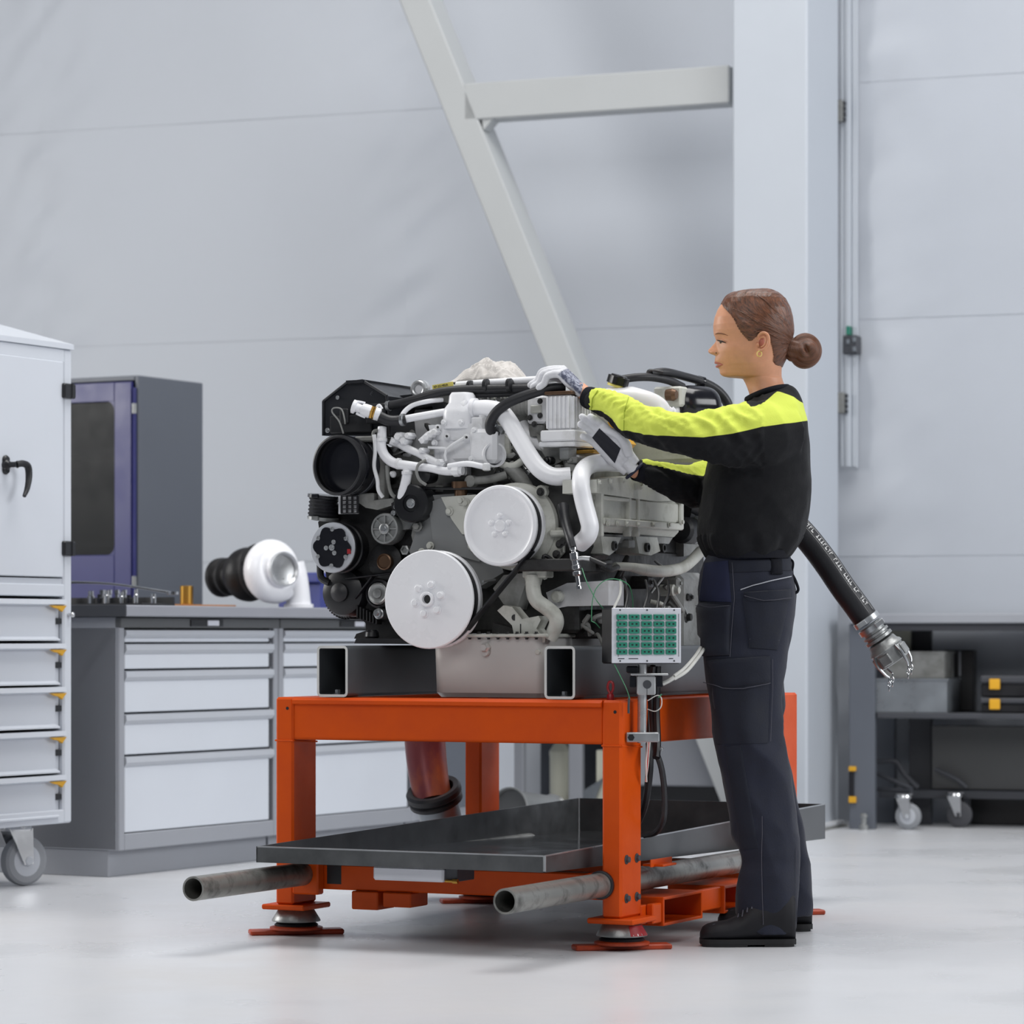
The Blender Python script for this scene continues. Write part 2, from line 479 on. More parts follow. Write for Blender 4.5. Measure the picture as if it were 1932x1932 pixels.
mb.build('socket_face', 'galv', sb)
mb = MB(); mb.box(WF, *wall_box(1596, 1603, 615, 632, -0.09, -0.02), 0.002); mb.build('green_clip', 'green', cond)

# ------------------------------------------------------------------ workbench with drawer units, left
BN = Frame(-1.315, 10.65, 29.0)       # u = 0 is the plane of the drawer fronts, v runs away along the bench
def drawer_unit(v0, v1, label, closed_door=False, handle_px=None):
    t = thing('drawer_unit', BN.w(-0.3, (v0 + v1) / 2, 0), label, 'drawer unit', 'drawer units under the long worktop')
    mb = MB()
    mb.box(BN, -0.62, -0.012, v0, v0 + 0.035, 0.09, 0.875, 0.004)
    mb.box(BN, -0.62, -0.012, v1 - 0.035, v1, 0.09, 0.875, 0.004)
    mb.box(BN, -0.62, 0.0, v0, v0 + 0.030, 0.09, 0.84, 0.003)
    mb.box(BN, -0.62, 0.0, v1 - 0.030, v1, 0.09, 0.84, 0.003)
    mb.box(BN, -0.62, 0.0, v0 + 0.03, v1 - 0.03, 0.09, 0.146, 0.003)
    mb.box(BN, -0.62, -0.60, v0, v1, 0.09, 0.875)
    mb.box(BN, -0.62, -0.05, v0 + 0.03, v1 - 0.03, 0.836, 0.874)
    mb.build('carcass', 'benchgrey', t)
    mb = MB(); mb.box(BN, -0.60, -0.05, v0 + 0.005, v1 - 0.005, 0.0, 0.09, 0.002); mb.build('plinth', 'benchgrey', t)
    mb = MB(); mb.box(BN, -0.02, 0.006, v0 + 0.0, v1 - 0.0, 0.838, 0.873, 0.003); rail = mb.build('top_rail', 'benchdark', t)
    vc = v0 + (v1 - v0) * 0.52
    mb = MB(); mb.box(BN, 0.002, 0.010, vc - 0.10, vc + 0.10, 0.843, 0.868, 0.002); mb.build('lock_plate', 'black', rail)
    mb = MB(); mb.box(BN, 0.006, 0.013, vc + 0.0, vc + 0.07, 0.846, 0.865, 0.002); mb.build('lock_button', 'panelgrey', rail)
    for (z1, z0, strip) in ((0.833, 0.789, 0.030), (0.785, 0.699, 0.036), (0.694, 0.553, 0.036), (0.548, 0.411, 0.036), (0.406, 0.149, 0.036)):
        mb = MB(); mb.box(BN, -0.5, -0.002, v0 + 0.034, v1 - 0.058, z0, z1 - strip, 0.003)
        d = mb.build('drawer', 'white', t)
        mb = MB()
        # handle profile: a sloping strip across the drawer's top
        a = [BN.w(-0.02, v0 + 0.034, z1), BN.w(0.004, v0 + 0.034, z1 - 0.004), BN.w(0.006, v0 + 0.034, z1 - strip * .62), BN.w(-0.004, v0 + 0.034, z1 - strip), BN.w(-0.03, v0 + 0.034, z1 - strip)]
        mb.prism(a, BN.V * (v1 - v0 - 0.068))
        mb.build('handle_strip', 'aluhandle', d)
        mb = MB(); mb.box(BN, -0.02, -0.006, v1 - 0.056, v1 - 0.036, z0, z1 - strip - .004, 0.002); mb.build('runner_gap', 'darkgrey', d)
    return t
drawer_unit(0.0, 0.97, 'nearest grey drawer unit with white drawers, beside the white tool trolley')
drawer_unit(0.975, 1.94, 'grey drawer unit with white drawers, partly behind the orange stand')
# third unit: a grey door and a narrow stack of drawers
t = thing('base_cabinet', BN.w(-0.3, 2.34, 0), 'grey base cabinet farthest along the bench, seen under the orange stand', 'cabinet')
mb = MB(); mb.box(BN, -0.62, -0.015, 1.945, 2.75, 0.09, 0.875, 0.004); mb.build('carcass', 'benchgrey', t)
mb = MB(); mb.box(BN, -0.60, -0.05, 1.95, 2.74, 0.0, 0.09, 0.002); mb.build('plinth', 'benchgrey', t)
mb = MB(); mb.box(BN, -0.015, 0.0, 1.96, 2.40, 0.13, 0.84, 0.003); mb.build('door', 'cabgrey', t)
for z0, z1 in ((0.15, 0.40), (0.42, 0.62), (0.64, 0.84)):
    mb = MB(); mb.box(BN, -0.015, 0.002, 2.43, 2.73, z0, z1, 0.003); mb.build('drawer', 'aluhandle', t)

wt = thing('worktop', BN.w(-0.3, 1.3, 0.875), 'long grey worktop with a dark end edge lying over the drawer units', 'worktop')
mb = MB(); mb.box(BN, -0.70, 0.05, -0.03, 2.78, 0.8755, 0.914, 0.004); mb.build('slab', 'worktop', wt)
mb = MB(); mb.box(BN, -0.702, 0.051, -0.034, -0.0285, 0.8755, 0.9145, 0.0015); mb.build('end_edge', 'darkgrey', wt)

# ------------------------------------------------------------------ white tool trolley, left edge
TF = Frame(-1.437, 10.40, 29.0)
TL = 1.15
zt = lambda px, py: TF.loc(TF.atu(px, py, 0)).z
vt = lambda px: TF.loc(TF.atu(px, 1200, 0)).y
t = thing('tool_trolley', TF.w(-0.35, -TL / 2, 0), 'tall white tool trolley with a hinged upper door, drawers and castors', 'trolley')
mb = MB()
mb.box(TF, -0.70, -0.002, -0.045, 0, 0.20, 1.745, 0.006)            # far upright
mb.box(TF, -0.70, -0.002, -TL, -TL + 0.045, 0.20, 1.745, 0.006)
mb.box(TF, -0.70, -0.68, -TL, 0, 0.20, 1.745)
mb.box(TF, -0.70, -0.002, -TL + .04, -.04, 0.20, 0.245, 0.004)
mb.box(TF, -0.70, -0.002, -TL + .04, -.04, zt(100, 1125), zt(100, 1102), 0.003); mb.box(TF, -0.70, -0.010, -TL + .04, -.04, zt(100, 1104), zt(100, 1091), 0.001)
mb.box(TF, -0.70, -0.002, -TL + .04, -.04, 1.70, 1.745, 0.004)
mb.box(TF, -0.68, -0.03, -TL + .04, -.04, 0.246, 0.26)
mb.build('carcass', 'white', t)
mb = MB()                                                             # sloping roof
a = [TF.w(0.004, -TL, 1.7455), TF.w(0.004, -TL, 1.763), TF.w(-0.70, -TL, 1.95), TF.w(-0.70, -TL, 1.7455)]
mb.prism(a, TF.V * (TL + 0.002)); mb.build('roof', 'white', t)
mb = MB(); mb.box(TF, -0.02, 0.001, -TL + .05, -0.049, zt(123, 1089), zt(124, 683), 0.003); door = mb.build('door', 'white', t)
for py in (738, 1035):
    mb = MB(); vv = vt(128); zz = zt(128, py)
    mb.box(TF, -0.004, 0.014, vv - 0.034, vv + 0.028, zz - 0.024, zz + 0.024, 0.007)
    mb.cyl(TF.w(0.012, vv + 0.006, zz - 0.023), TF.w(0.012, vv + 0.006, zz + 0.023), 0.006, n=10)
    mb.build('hinge', 'black', door)
hv = vt(9); hz = zt(9, 877)
mb = MB()
mb.lathe(TF.w(0.0, hv, hz), TF.U, [(0.016, 0), (0.018, 0.004), (0.017, 0.012), (0.009, 0.02), (0.009, 0.045), (0.012, 0.05)], 20)
for s_ in (-1, 1):
    mb.lathe(TF.w(0.0, hv, hz + s_ * 0.016), TF.U, [(0.014, 0), (0.015, 0.006), (0.011, 0.012)], 16)
mb.tube([TF.w(0.045, hv, hz), TF.w(0.050, hv + 0.030, hz + 0.004), TF.w(0.052, hv + 0.052, hz - 0.006), TF.w(0.053, hv + 0.055, hz - 0.04), TF.w(0.056, hv + 0.042, hz - 0.075), TF.w(0.060, hv + 0.022, hz - 0.10)], [0.010, 0.011, 0.012, 0.011, 0.009, 0.006], 12, 5)
mb.build('handle', 'black', door)
for (y0, y1) in ((1128, 1208), (1211, 1291), (1293, 1373), (1376, 1457), (1459, 1541)):
    z1 = zt(115, y0 + 3); z0 = zt(115, y1)
    mb = MB(); mb.box(TF, -0.6, -0.012, -TL + .05, -0.075, z0 + 0.006, z1 - 0.012, 0.002); mb.box(TF, -0.3, -0.02, -0.075, -0.05, z0, z1 - .012)
    d = mb.build('drawer', 'white', t)
    mb = MB()
    mb.prism([TF.w(-0.02, -TL + .05, z1), TF.w(0.012, -TL + .05, z1), TF.w(0.014, -TL + .05, z1 - 0.016), TF.w(-0.004, -TL + .05, z1 - 0.020), TF.w(-0.02, -TL + .05, z1 - .02)], TF.V * (TL - 0.10))
    mb.build('handle_lip', 'white', d)
    mb = MB()
    mb.prism([TF.w(-0.012, -TL + .05, z0 + 0.012), TF.w(0.006, -TL + .05, z0 + 0.004), TF.w(0.006, -TL + .05, z0 - .001), TF.w(-0.012, -TL + .05, z0 - .001)], TF.V * (TL - 0.125))
    mb.build('bottom_lip', 'white', d)
    va = vt(92); vb = vt(121)
    mb = MB()
    mb.prism([TF.w(0.001, va, z1 - 0.020), TF.w(0.001, vb, z1 - 0.020), TF.w(0.001, vb - 0.02, z1 - 0.036), TF.w(0.001, (va + vb) / 2 + .02, z1 - 0.040), TF.w(0.001, (va + vb) / 2, z1 - 0.030), TF.w(0.001, va + .02, z1 - 0.028)], TF.U * 0.010)
    mb.build('latch', 'yellow', d)
    vv = vt(116.5); zm = (z0 + z1) / 2 - 0.004
    mb = MB(); mb.box(TF, -0.02, -0.0195, vv - 0.012, vv + 0.012, zm - 0.010, zm + 0.010); mb.box(TF, -0.013, -0.011, vv - 0.018, vv + 0.016, zm - 0.009, zm + 0.009)
    mb.build('catch_slot', 'black', d)
mb = MB(); mb.cyl(TF.w(0, -0.02, zt(134, 1160)), TF.w(0.014, -0.02, zt(134, 1160)), 0.006, n=10); mb.ell(TF.w(0.016, -0.02, zt(134, 1160)), (TF.U, TF.V, TF.W), (0.006, 0.009, 0.009)); mb.build('lock', 'chrome', t)

def castor(parent, base, fr, r, w, h, rake, mt_tyre, yaw=0.0, hub='aluhandle'):
    """Swivel castor whose wheel axis lies along fr.U turned by yaw."""
    a = fr.U * cos(yaw) + fr.V * sin(yaw); fwd = fr.W.cross(a).normalized()
    c = Vector(base) + fwd * rake + Vector((0, 0, r))
    prof = [(0.3 * r, -w / 2), (r * .86, -w / 2), (r * .97, -w * .36), (r, 0), (r * .97, w * .36), (r * .86, w / 2), (0.3 * r, w / 2)]
    mb = MB(); mb.lathe(c, a, prof, 32); whl = mb.build('castor_wheel', mt_tyre, parent)
    mb = MB(); mb.lathe(c, a, [(0.1 * r, -w * .56), (0.52 * r, -w * .54), (.62 * r, -w * .50), (.62 * r, w * .50), (0.52 * r, w * .54), (0.1 * r, w * .56)], 24)
    mb.lathe(c, a, [(0.16 * r, -w * .85), (0.2 * r, -w * .78), (.2 * r, w * .78), (0.16 * r, w * .85)], 8)
    mb.build('hub', hub, whl)
    mb = MB()
    top = Vector(base) + Vector((0, 0, h))
    for s_ in (-1, 1):
        o = a * (s_ * w * .68)
        mb.prism([c + o - fwd * r * .22 - fr.W * r * .14, c + o + fwd * r * .22 - fr.W * r * .14, top + o + fwd * r * .55 - fr.W * .012, top + o - fwd * r * .55 - fr.W * .012], a * (s_ * .004))
    mb.lathe(top - fr.W * 0.02, fr.W, [(r * .62, 0), (r * .66, .006), (r * .62, .014), (r * .5, .0195)], 20)
    mb.box(Frame(top.x, top.y, 0), -r * .6, r * .6, -r * .6, r * .6, top.z - .0005 - .003, top.z, 0.001)
    mb.build('castor_fork', 'chrome', parent)
castor(t, TF.w(-0.10, -0.17, 0), TF, 0.0815, 0.042, 0.20, 0.03, 'tyre', yaw=radians(-18))
castor(t, TF.w(-0.60, -0.17, 0), TF, 0.0815, 0.042, 0.20, 0.03, 'tyre', yaw=radians(20))
castor(t, TF.w(-0.10, -TL + .15, 0), TF, 0.0815, 0.042, 0.20, 0.0, 'tyre')
castor(t, TF.w(-0.60, -TL + .15, 0), TF, 0.0815, 0.042, 0.20, 0.0, 'tyre')

# ------------------------------------------------------------------ tall cupboard with navy window door, behind the bench
KF = Frame(-1.488, 12.68, 29.0)
t = thing('cupboard', KF.w(-0.4, 0.22, 0), 'tall grey cupboard with a navy blue window door behind the bench', 'cupboard')
mb = MB()
mb.box(KF, -0.02, 0, 0.0, 0.45, 0, 1.85, 0.004); mb.box(KF, -0.9, -0.88, 0.0, 0.45, 0, 1.85, 0.004)
mb.box(KF, -0.88, -0.02, 0.0, 0.45, 1.83, 1.85, 0.003); mb.box(KF, -0.88, -0.02, 0.0, 0.45, 0.0, 0.08)
mb.build('carcass', 'cabgrey', t)
mb = MB(); mb.box(KF, -0.88, -0.02, 0.43, 0.449, 0.08, 1.83); mb.build('back_panel', 'cabin', t)
for py in (853, 1028):
    z = KF.loc(KF.atv(200, py, 0.1)).z
    mb = MB(); mb.box(KF, -0.88, -0.022, 0.03, 0.42, z - 0.012, z + 0.012, 0.003); mb.build('shelf', 'cabgrey', t)
ku = lambda px: KF.loc(KF.atv(px, 1000, -0.012)).x
kz = lambda py: KF.loc(KF.atv(220, py, -0.012)).z
mb = MB()
ud0, ud1 = -0.87, -0.024; w0, w1 = ud0 + .16, ku(217); zb, zt_ = kz(1047), kz(757)
mb.box(KF, ud0, w0, -0.018, 0.0, 0.1, 1.825, 0.003); mb.box(KF, w1, ud1, -0.018, 0.0, 0.1, 1.825, 0.003)
mb.box(KF, w0, w1, -0.018, 0, zt_, 1.825, 0.002); mb.box(KF, w0, w1, -0.018, 0, 0.1, zb, 0.002)
for (cu_, cz_, su, sz_) in ((w1, zt_, -1, -1), (w1, zb, -1, 1)):       # rounded window corners
    pts = [KF.w(cu_, -0.0175, cz_)]
    for k in range(6):
        a = k / 5 * pi / 2
        pts.append(KF.w(cu_ + su * 0.035 * (1 - sin(a)), -0.0175, cz_ + sz_ * 0.035 * (1 - cos(a))))
    mb.prism(pts, KF.V * 0.016)
door = mb.build('door', 'blueboard', t)
mb = MB(); mb.box(KF, w0, w1, -0.008, -0.004, zb, zt_); mb.build('window_pane', 'glassdark', door)
mb = MB(); mb.cyl(KF.w(ud1 + .012, -0.012, 0.1), KF.w(ud1 + .012, -0.012, 1.8), 0.008, n=10); mb.build('hinge_rod', 'blueboard', door)
for py in (772, 1097):
    mb = MB(); mb.cyl(KF.w(ud1 + .012, -0.014, kz(py) - .02), KF.w(ud1 + .012, -0.014, kz(py) + .02), 0.010, n=12); mb.build('hinge', 'castalu', door)

# ------------------------------------------------------------------ things on the bench
ZT = 0.9145
def bpos(px, u):                       # point on the worktop under image column px, at bench depth u
    k = (px - CX) / F
    v = (k * (BN.o.y + BN.U.y * u) - (BN.o.x + BN.U.x * u)) / (BN.V.x - k * BN.V.y)
    return v
# turbocharger: white compressor volute, dark turbine side
A0 = BN.w(-0.28, bpos(520, -0.28), 0); Yt = A0.y
pc = P(514, 1076, Yt)
ax = Vector((0.64, -0.765, 0.05)).normalized()
t = thing('turbocharger', (pc.x - .06, pc.y, ZT), 'turbocharger with a white compressor housing lying on the worktop', 'turbocharger')
up = Vector((0, 0, 1)); sd_ = up.cross(ax).normalized(); up2 = ax.cross(sd_).normalized()
mb = MB(); pts = []; nu, nv = 56, 18
for i in range(nu + 1):
    th = i / nu * 2 * pi
    rr = 0.030 + 0.018 * (i / nu)
    R = 0.080
    for k in range(nv):
        ph = k / nv * 2 * pi
        rad = R + rr * cos(ph)
        a0 = th - pi * .30
        d = sd_ * cos(a0) + up2 * sin(a0)
        pts.append(pc + d * rad + ax * (rr * sin(ph) * 1.15))
mb.grid(pts, nv, nu + 1, True)
mb.lathe(pc, ax, [(0.084, -0.06), (0.090, -0.04), (0.092, 0.03), (0.078, 0.045), (0.068, 0.052), (0.064, 0.072), (0.060, 0.076), (0.054, 0.066), (0.046, 0.045), (0.044, 0.03), (0.001, 0.02)], 40)
o0 = pc + sd_ * .10 + up2 * .03; o1 = pc + sd_ * .112 - up2 * .035; o2 = Vector((pc.x + sd_.x * .122, pc.y + sd_.y * .122, ZT + .012))
mb.tube([o0, o1, o2], [0.040, 0.043, 0.047], 20, 6)
comp = mb.build('compressor_housing', 'engclean', t)
mb = MB(); mb.lathe(Vector((o2.x, o2.y, ZT + .0125)), (0, 0, -1), [(.046, -.006), (.056, -.004), (.056, .010), (.046, .0118)], 28); mb.build('outlet_flange', 'engclean', comp)
mb = MB(); mb.lathe(pc, ax, [(0.0615, .066), (.0655, .068), (.0655, .078), (.060, .080), (.0535, .074), (.0535, .066)], 36)
mb.build('inlet_ring', 'alu', comp)
mb = MB(); mb.lathe(pc + ax * 0.034, ax, [(0.044, 0), (0.018, 0.012), (0.010, 0.022), (0.003, .026)], 20)
for k in range(10):
    a0 = 2 * pi * k / 10; d = sd_ * cos(a0) + up2 * sin(a0); d2 = sd_ * cos(a0 + .3) + up2 * sin(a0 + .3)
    mb.prism([pc + ax * .036 + d * .010, pc + ax * .036 + d * .043, pc + ax * .052 + d2 * .043, pc + ax * .054 + d2 * .012], (d.cross(ax)) * .0015)
mb.build('impeller', 'zinc', comp)
mb = MB()
mb.lathe(pc - ax * 0.055, -ax, [(0.095, 0), (0.108, 0.006), (0.108, 0.018), (0.090, 0.024), (0.072, 0.035), (0.070, 0.06), (0.09, 0.066), (0.095, 0.075)], 30)
for k in range(9):
    a0 = 2 * pi * k / 9; mb.bolt(pc - ax * .058 + (sd_ * cos(a0) + up2 * sin(a0)) * .101, ax, .006)
mb.build('back_plate', 'blackiron', t)
mb = MB(); pts = []
tc = pc - ax * 0.150; tc.z -= 0.006
for i in range(nu + 1):
    th = i / nu * 2 * pi; rr = 0.036 + 0.012 * (1 - abs(i / nu - .5) * 2)
    for k in range(nv):
        ph = k / nv * 2 * pi; rad = 0.062 + rr * cos(ph); d = sd_ * cos(th) + up2 * sin(th)
        pts.append(tc + d * rad + ax * (rr * 1.25 * sin(ph)))
mb.grid(pts, nv, nu + 1, True)
mb.lathe(tc, -ax, [(0.068, -.04), (0.07, 0.03), (0.060, 0.06), (0.056, 0.095), (0.058, 0.115), (0.074, 0.120), (0.074, 0.134), (0.062, 0.140), (0.060, 0.165), (0.076, 0.172), (0.076, 0.190), (0.05, 0.192), (0.042, 0.15), (.001, .148)], 32)
mb.build('turbine_housing', 'blackiron', t)
# brass sleeve, wooden board, blue bin, tool roll of drills, adjustable blade
vb_ = bpos(352, -0.55); c = BN.w(-0.55, vb_, ZT)
mb = MB(); mb.lathe(c + Vector((0, 0, 0.0125)), (0, 0, 1), [(0.022, 0), (0.025, .004), (0.025, .07), (0.021, .072), (.019, .068), (.019, .02), (.001, .02)], 24)
tag(mb.build('brass_sleeve', 'brass'), 'small brass sleeve standing on the wooden board behind the turbocharger', 'sleeve')
bv0, bv1 = bpos(262, -0.45), bpos(425, -0.45)
mb = MB(); mb.box(BN, -0.66, -0.40, bv0, bv1, ZT + .0005, ZT + 0.012, 0.002)
tag(mb.build('wooden_board', 'wood'), 'thin brown wooden board lying on the worktop left of the turbocharger', 'board')
t = thing('storage_bin', BN.w(-0.5, bpos(625, -0.5), ZT), 'blue plastic storage bin on the worktop right of the turbocharger', 'bin')
BV = bpos(597, -0.42)
mb = MB(); mb.box(BN, -0.60, -0.40, BV, BV + 0.42, ZT + .0005, ZT + 0.105, 0.004); mb.build('body', 'bluebin', t)
mb = MB(); mb.box(BN, -0.605, -0.395, BV - 0.03, BV + 0.43, ZT + 0.105, ZT + 0.145, 0.006); mb.build('rim', 'bluebin', t)
# tray of small tools beside the trolley
tv = bpos(185, -0.33)
t = thing('tool_tray', BN.w(-0.33, tv, ZT), 'black tray of chrome tools at the end of the worktop beside the trolley', 'tool tray')
mb = MB(); mb.box(BN, -0.62, -0.04, tv - 0.14, tv + 0.05, ZT + .0005, ZT + 0.008, 0.002); mb.box(BN, -0.62, -0.04, tv + 0.04, tv + 0.05, ZT, ZT + .03); mb.build('tray_base', 'black', t)
random.seed(4)
for k in range(12):
    u = -0.58 + 0.045 * k; c = BN.w(u, tv - 0.05 + random.uniform(-.05, .05), ZT + .008)
    r = random.uniform(.008, .014); h = random.uniform(.025, .05)
    mb = MB(); mb.lathe(c, (0, 0, 1), [(r, 0), (r, h * .6), (r * .75, h * .66), (r * .75, h), (r * .6, h)], 12); mb.build('socket_bit', 'chrome' if k % 3 else 'blackgloss', t)
c0 = BN.w(-0.5, tv - .05, ZT + .085); c1 = BN.w(-0.05, tv + .05, ZT + .045)
t2 = thing('spanner', (c0 + c1) / 2, 'long chrome spanner leaning across the tool tray on the bench', 'spanner')
mb = MB(); mb.tube([c0, (c0 + c1) / 2 + Vector((0, 0, .012)), c1], [.012, .009, .011], 10, 5, flat=.45); mb.build('shank', 'chrome', t2)
mb = MB(); mb.lathe(c1 - Vector((0, 0, .006)), (0, 0, 1), [(.022, 0), (.022, .01)], 12); mb.build('jaw', 'chrome', t2)
pv = bpos(215, -0.5); t = thing('tool_holder', BN.w(-0.5, pv, ZT), 'small black holder with silver bits in front of the navy cupboard door', 'tool holder')
mb = MB(); mb.box(BN, -0.58, -0.44, pv - .04, pv + .06, ZT + .0005, ZT + .03, .003); mb.build('block', 'black', t)
for k in range(4):
    c = BN.w(-0.56 + .033 * k, pv + .01, ZT + .03); mb = MB(); mb.lathe(c, (0, 0, 1), [(.007, 0), (.007, .016), (.009, .018), (.009, .032)], 10); mb.build('bit', 'chrome', t)
c = BN.w(-0.12, bpos(250, -.12), ZT)
mb = MB(); mb.box(BN, -0.16, -0.08, bpos(250, -.12) - .03, bpos(250, -.12) + .03, ZT + .0005, ZT + .008, .002)
tag(mb.build('marker', 'red'), 'tiny red plastic cap lying on the near end of the worktop', 'cap')

# ------------------------------------------------------------------ workbench, right
RF = Frame(P(1600, 1560, 1).x * 13.35, 13.35, 17.0)
ru = lambda px, v=0.0: RF.loc(RF.atv(px, 1400, v)).x
rz = lambda py, v=0.0: RF.loc(RF.atv(1700, py, v)).z
t = thing('workbench', RF.w(1.0, 0.3, 0), 'dark grey steel workbench with a lower shelf against the wall at right', 'workbench')
mb = MB(); mb.box(RF, ru(1605), 1.3, -0.03, 0.55, rz(1176), rz(1158), .004); mb.build('bench_top', 'benchgrey', t)
mb = MB(); mb.box(RF, ru(1612), 1.3, 0.0, 0.5, rz(1190), rz(1177)); mb.build('apron', 'darkgrey', t)
mb = MB(); mb.box(RF, ru(1602), ru(1650), 0.0, 0.05, 0.0, rz(1177), .003); mb.build('leg', 'cabgrey', t)
mb = MB(); mb.box(RF, ru(1602), ru(1650), 0.47, 0.52, 0.0, rz(1177), .003); mb.build('leg', 'cabgrey', t)
mb = MB(); mb.box(RF, ru(1720, .47), ru(1762, .47), 0.40, 0.44, 0.0, rz(1190), .003); mb.build('leg', 'darkgrey', t)
for v_ in (0.0, 0.47):
    mb = MB(); mb.box(RF, 1.19, 1.29, v_, v_ + .05, 0.0, rz(1177), .003); mb.build('leg', 'cabgrey', t)
mb = MB(); mb.box(RF, ru(1652), 1.185, 0.02, 0.45, rz(1356), rz(1345), .003); mb.build('shelf', 'darkgrey', t)
mb = MB(); mb.lathe(RF.w(ru(1634), -0.05, 0.0), (0, 0, 1), [(.02, 0), (.02, .02), (.012, .025), (.012, .05), (.016, .055), (.016, .065), (.008, .07)], 12); mb.build('anchor_bolt', 'castalu', t)
sh = rz(1345)
def sheetbox(name, px0, px1, py0, v0, v1, zb, m, label, cat, group=None):
    z1 = RF.loc(RF.atv(px0, py0, v0)).z
    tt = thing(name, RF.w((ru(px0, v0) + ru(px1, v0)) / 2, (v0 + v1) / 2, zb), label, cat, group)
    u0, u1 = ru(px0, v0), ru(px1, v0)
    mb = MB(); w = .003
    mb.box(RF, u0, u1, v0, v0 + w, zb, z1); mb.box(RF, u0, u1, v1 - w, v1, zb, z1); mb.box(RF, u0, u0 + w, v0, v1, zb, z1); mb.box(RF, u1 - w, u1, v0, v1, zb, z1); mb.box(RF, u0, u1, v0, v1, zb, zb + w)
    mb.build('sheet_walls', m, tt)
    mb = MB(); mb.box(RF, u0 - .004, u1 + .004, v0 - .004, v0 + .004, z1 - .008, z1, .001); mb.box(RF, u0 - .004, u1 + .004, v1 - .004, v1 + .004, z1 - .008, z1, .001)
    mb.build('folded_rim', m, tt)
    return tt, z1
_, z1a = sheetbox('sheet_metal_box', 1651, 1788, 1280, 0.03, 0.36, sh + .0005, 'galv', 'shiny galvanised metal box at the front of the bench shelf', 'metal box')
sheetbox('sheet_metal_box', 1668, 1782, 1229, 0.08, 0.33, z1a + .0005, 'enggrey', 'dull grey metal box stacked on the shiny galvanised box', 'metal box')
def plainbox(name, px0, px1, py0, py1, v0, v1, m, label, cat):
    tt = thing(name, RF.w((ru(px0, v0) + ru(px1, v0)) / 2, (v0 + v1) / 2, rz(py1, v0)), label, cat)
    zb = sh + .0005 if py1 is None else rz(py1, v0)
    mb = MB(); mb.box(RF, ru(px0, v0), ru(px1, v0), v0, v1, zb, rz(py0, v0), .004); mb.build('body', m, tt)
    return tt, zb
tt = thing('storage_box', RF.w(ru(1812, .3), .38, sh), 'tall black storage box standing behind the two metal boxes', 'storage box')
mb = MB(); mb.box(RF, ru(1778, .34), ru(1836, .34), .37, .44, sh + .0005, rz(1226, .34), .004); mb.build('body', 'black', tt)
mb = MB(); mb.box(RF, ru(1807, .34), ru(1811, .34), .366, .3705, rz(1275, .34), rz(1229, .34)); mb.build('edge_strip', 'benchgrey', tt)
tt = thing('white_carton', RF.w(ru(1690, .4), .42, sh), 'pale carton at the back of the bench shelf behind the metal boxes', 'carton')
mb = MB(); mb.box(RF, ru(1676, .36), ru(1717, .36), .371, .395, sh + .0005, rz(1185, .36), .003); mb.build('body', 'canister', tt)
for k, (y0, y1, lb) in enumerate(((1274, 1312, 'black plastic tool case with a yellow latch, on top of the other case'), (1316, 1344.5, 'lower black plastic tool case with a yellow latch, on the bench shelf'))):
    zb = sh + .0005 if k else rz(1316) + .0035
    ztp = rz(1316) if k else rz(1274)
    tt = thing('tool_case', RF.w(ru(1925), .2, zb), lb, 'tool case', 'black cases on the bench shelf')
    u0, u1 = ru(1846), ru(1846) + .42; zm = zb + (ztp - zb) * .62
    mb = MB(); mb.box(RF, u0 + .004, u1, .04, .36, zb, zm, .006); mb.build('case_base', 'black', tt)
    mb = MB(); mb.box(RF, u0, u1, .035, .36, zm, ztp, .008); mb.build('case_lid', 'darkgrey', tt)
    for du in (.063, .30):
        mb = MB(); mb.box(RF, u0 + du - .022, u0 + du + .022, .024, .036, zm - .024, zm + .020, .003); mb.build('latch', 'amber', tt)
# flat board trolley under the bench
t = thing('board_cart', RF.w(ru(1770, .1), .25, 0), 'dark cart with a big board panel and grey castors under the bench', 'cart')
mb = MB(); mb.box(RF, ru(1758, .3), 1.25, .30, .33, rz(1488, .3), rz(1368, .3), .003); mb.build('board_panel', 'olive', t)
mb = MB(); mb.box(RF, ru(1660, .3), 1.25, .28, .36, rz(1505, .3), rz(1489, .3), .003); mb.build('cart_deck', 'darkgrey', t)
mb = MB(); mb.tube([RF.w(ru(1650, .2), .2, rz(1462)), RF.w(ru(1712), .1, rz(1490))], .010, 8, 1); mb.tube([RF.w(ru(1650, .2), .2, rz(1494)), RF.w(ru(1712), .1, rz(1494))], .010, 8, 1)
mb.tube([RF.w(ru(1655, .25), .25, rz(1437, .25)), RF.w(ru(1690, .25), .25, rz(1437, .25)), RF.w(ru(1706, .25), .25, rz(1460, .25)), RF.w(ru(1730, .25), .27, rz(1486, .25))], .012, 10, 5)
mb.tube([RF.w(ru(1764, .25), .25, rz(1450, .25)), RF.w(ru(1800, .25), .25, rz(1466, .25)), RF.w(ru(1822, .25), .27, rz(1484, .25))], .010, 10, 3)
mb.build('cart_frame', 'darkgrey', t)
RX = Frame(RF.o.x, RF.o.y, -58)
castor(t, RF.w(ru(1702), .04, 0), RX, 0.056, 0.026, 0.150, -0.02, 'tyre', yaw=radians(8))
castor(t, RF.w(ru(1806, .3), .24, 0), RX, 0.056, 0.026, 0.150, -0.02, 'tyredark', yaw=radians(8), hub='tyredark')
mb = MB(); mb.box(RF, ru(1830, .45), 1.25, .46, .54, 0.001, .135, .003)
tag(mb.build('floor_crate', 'black'), 'low black crate on the floor beneath the bench at right', 'crate')
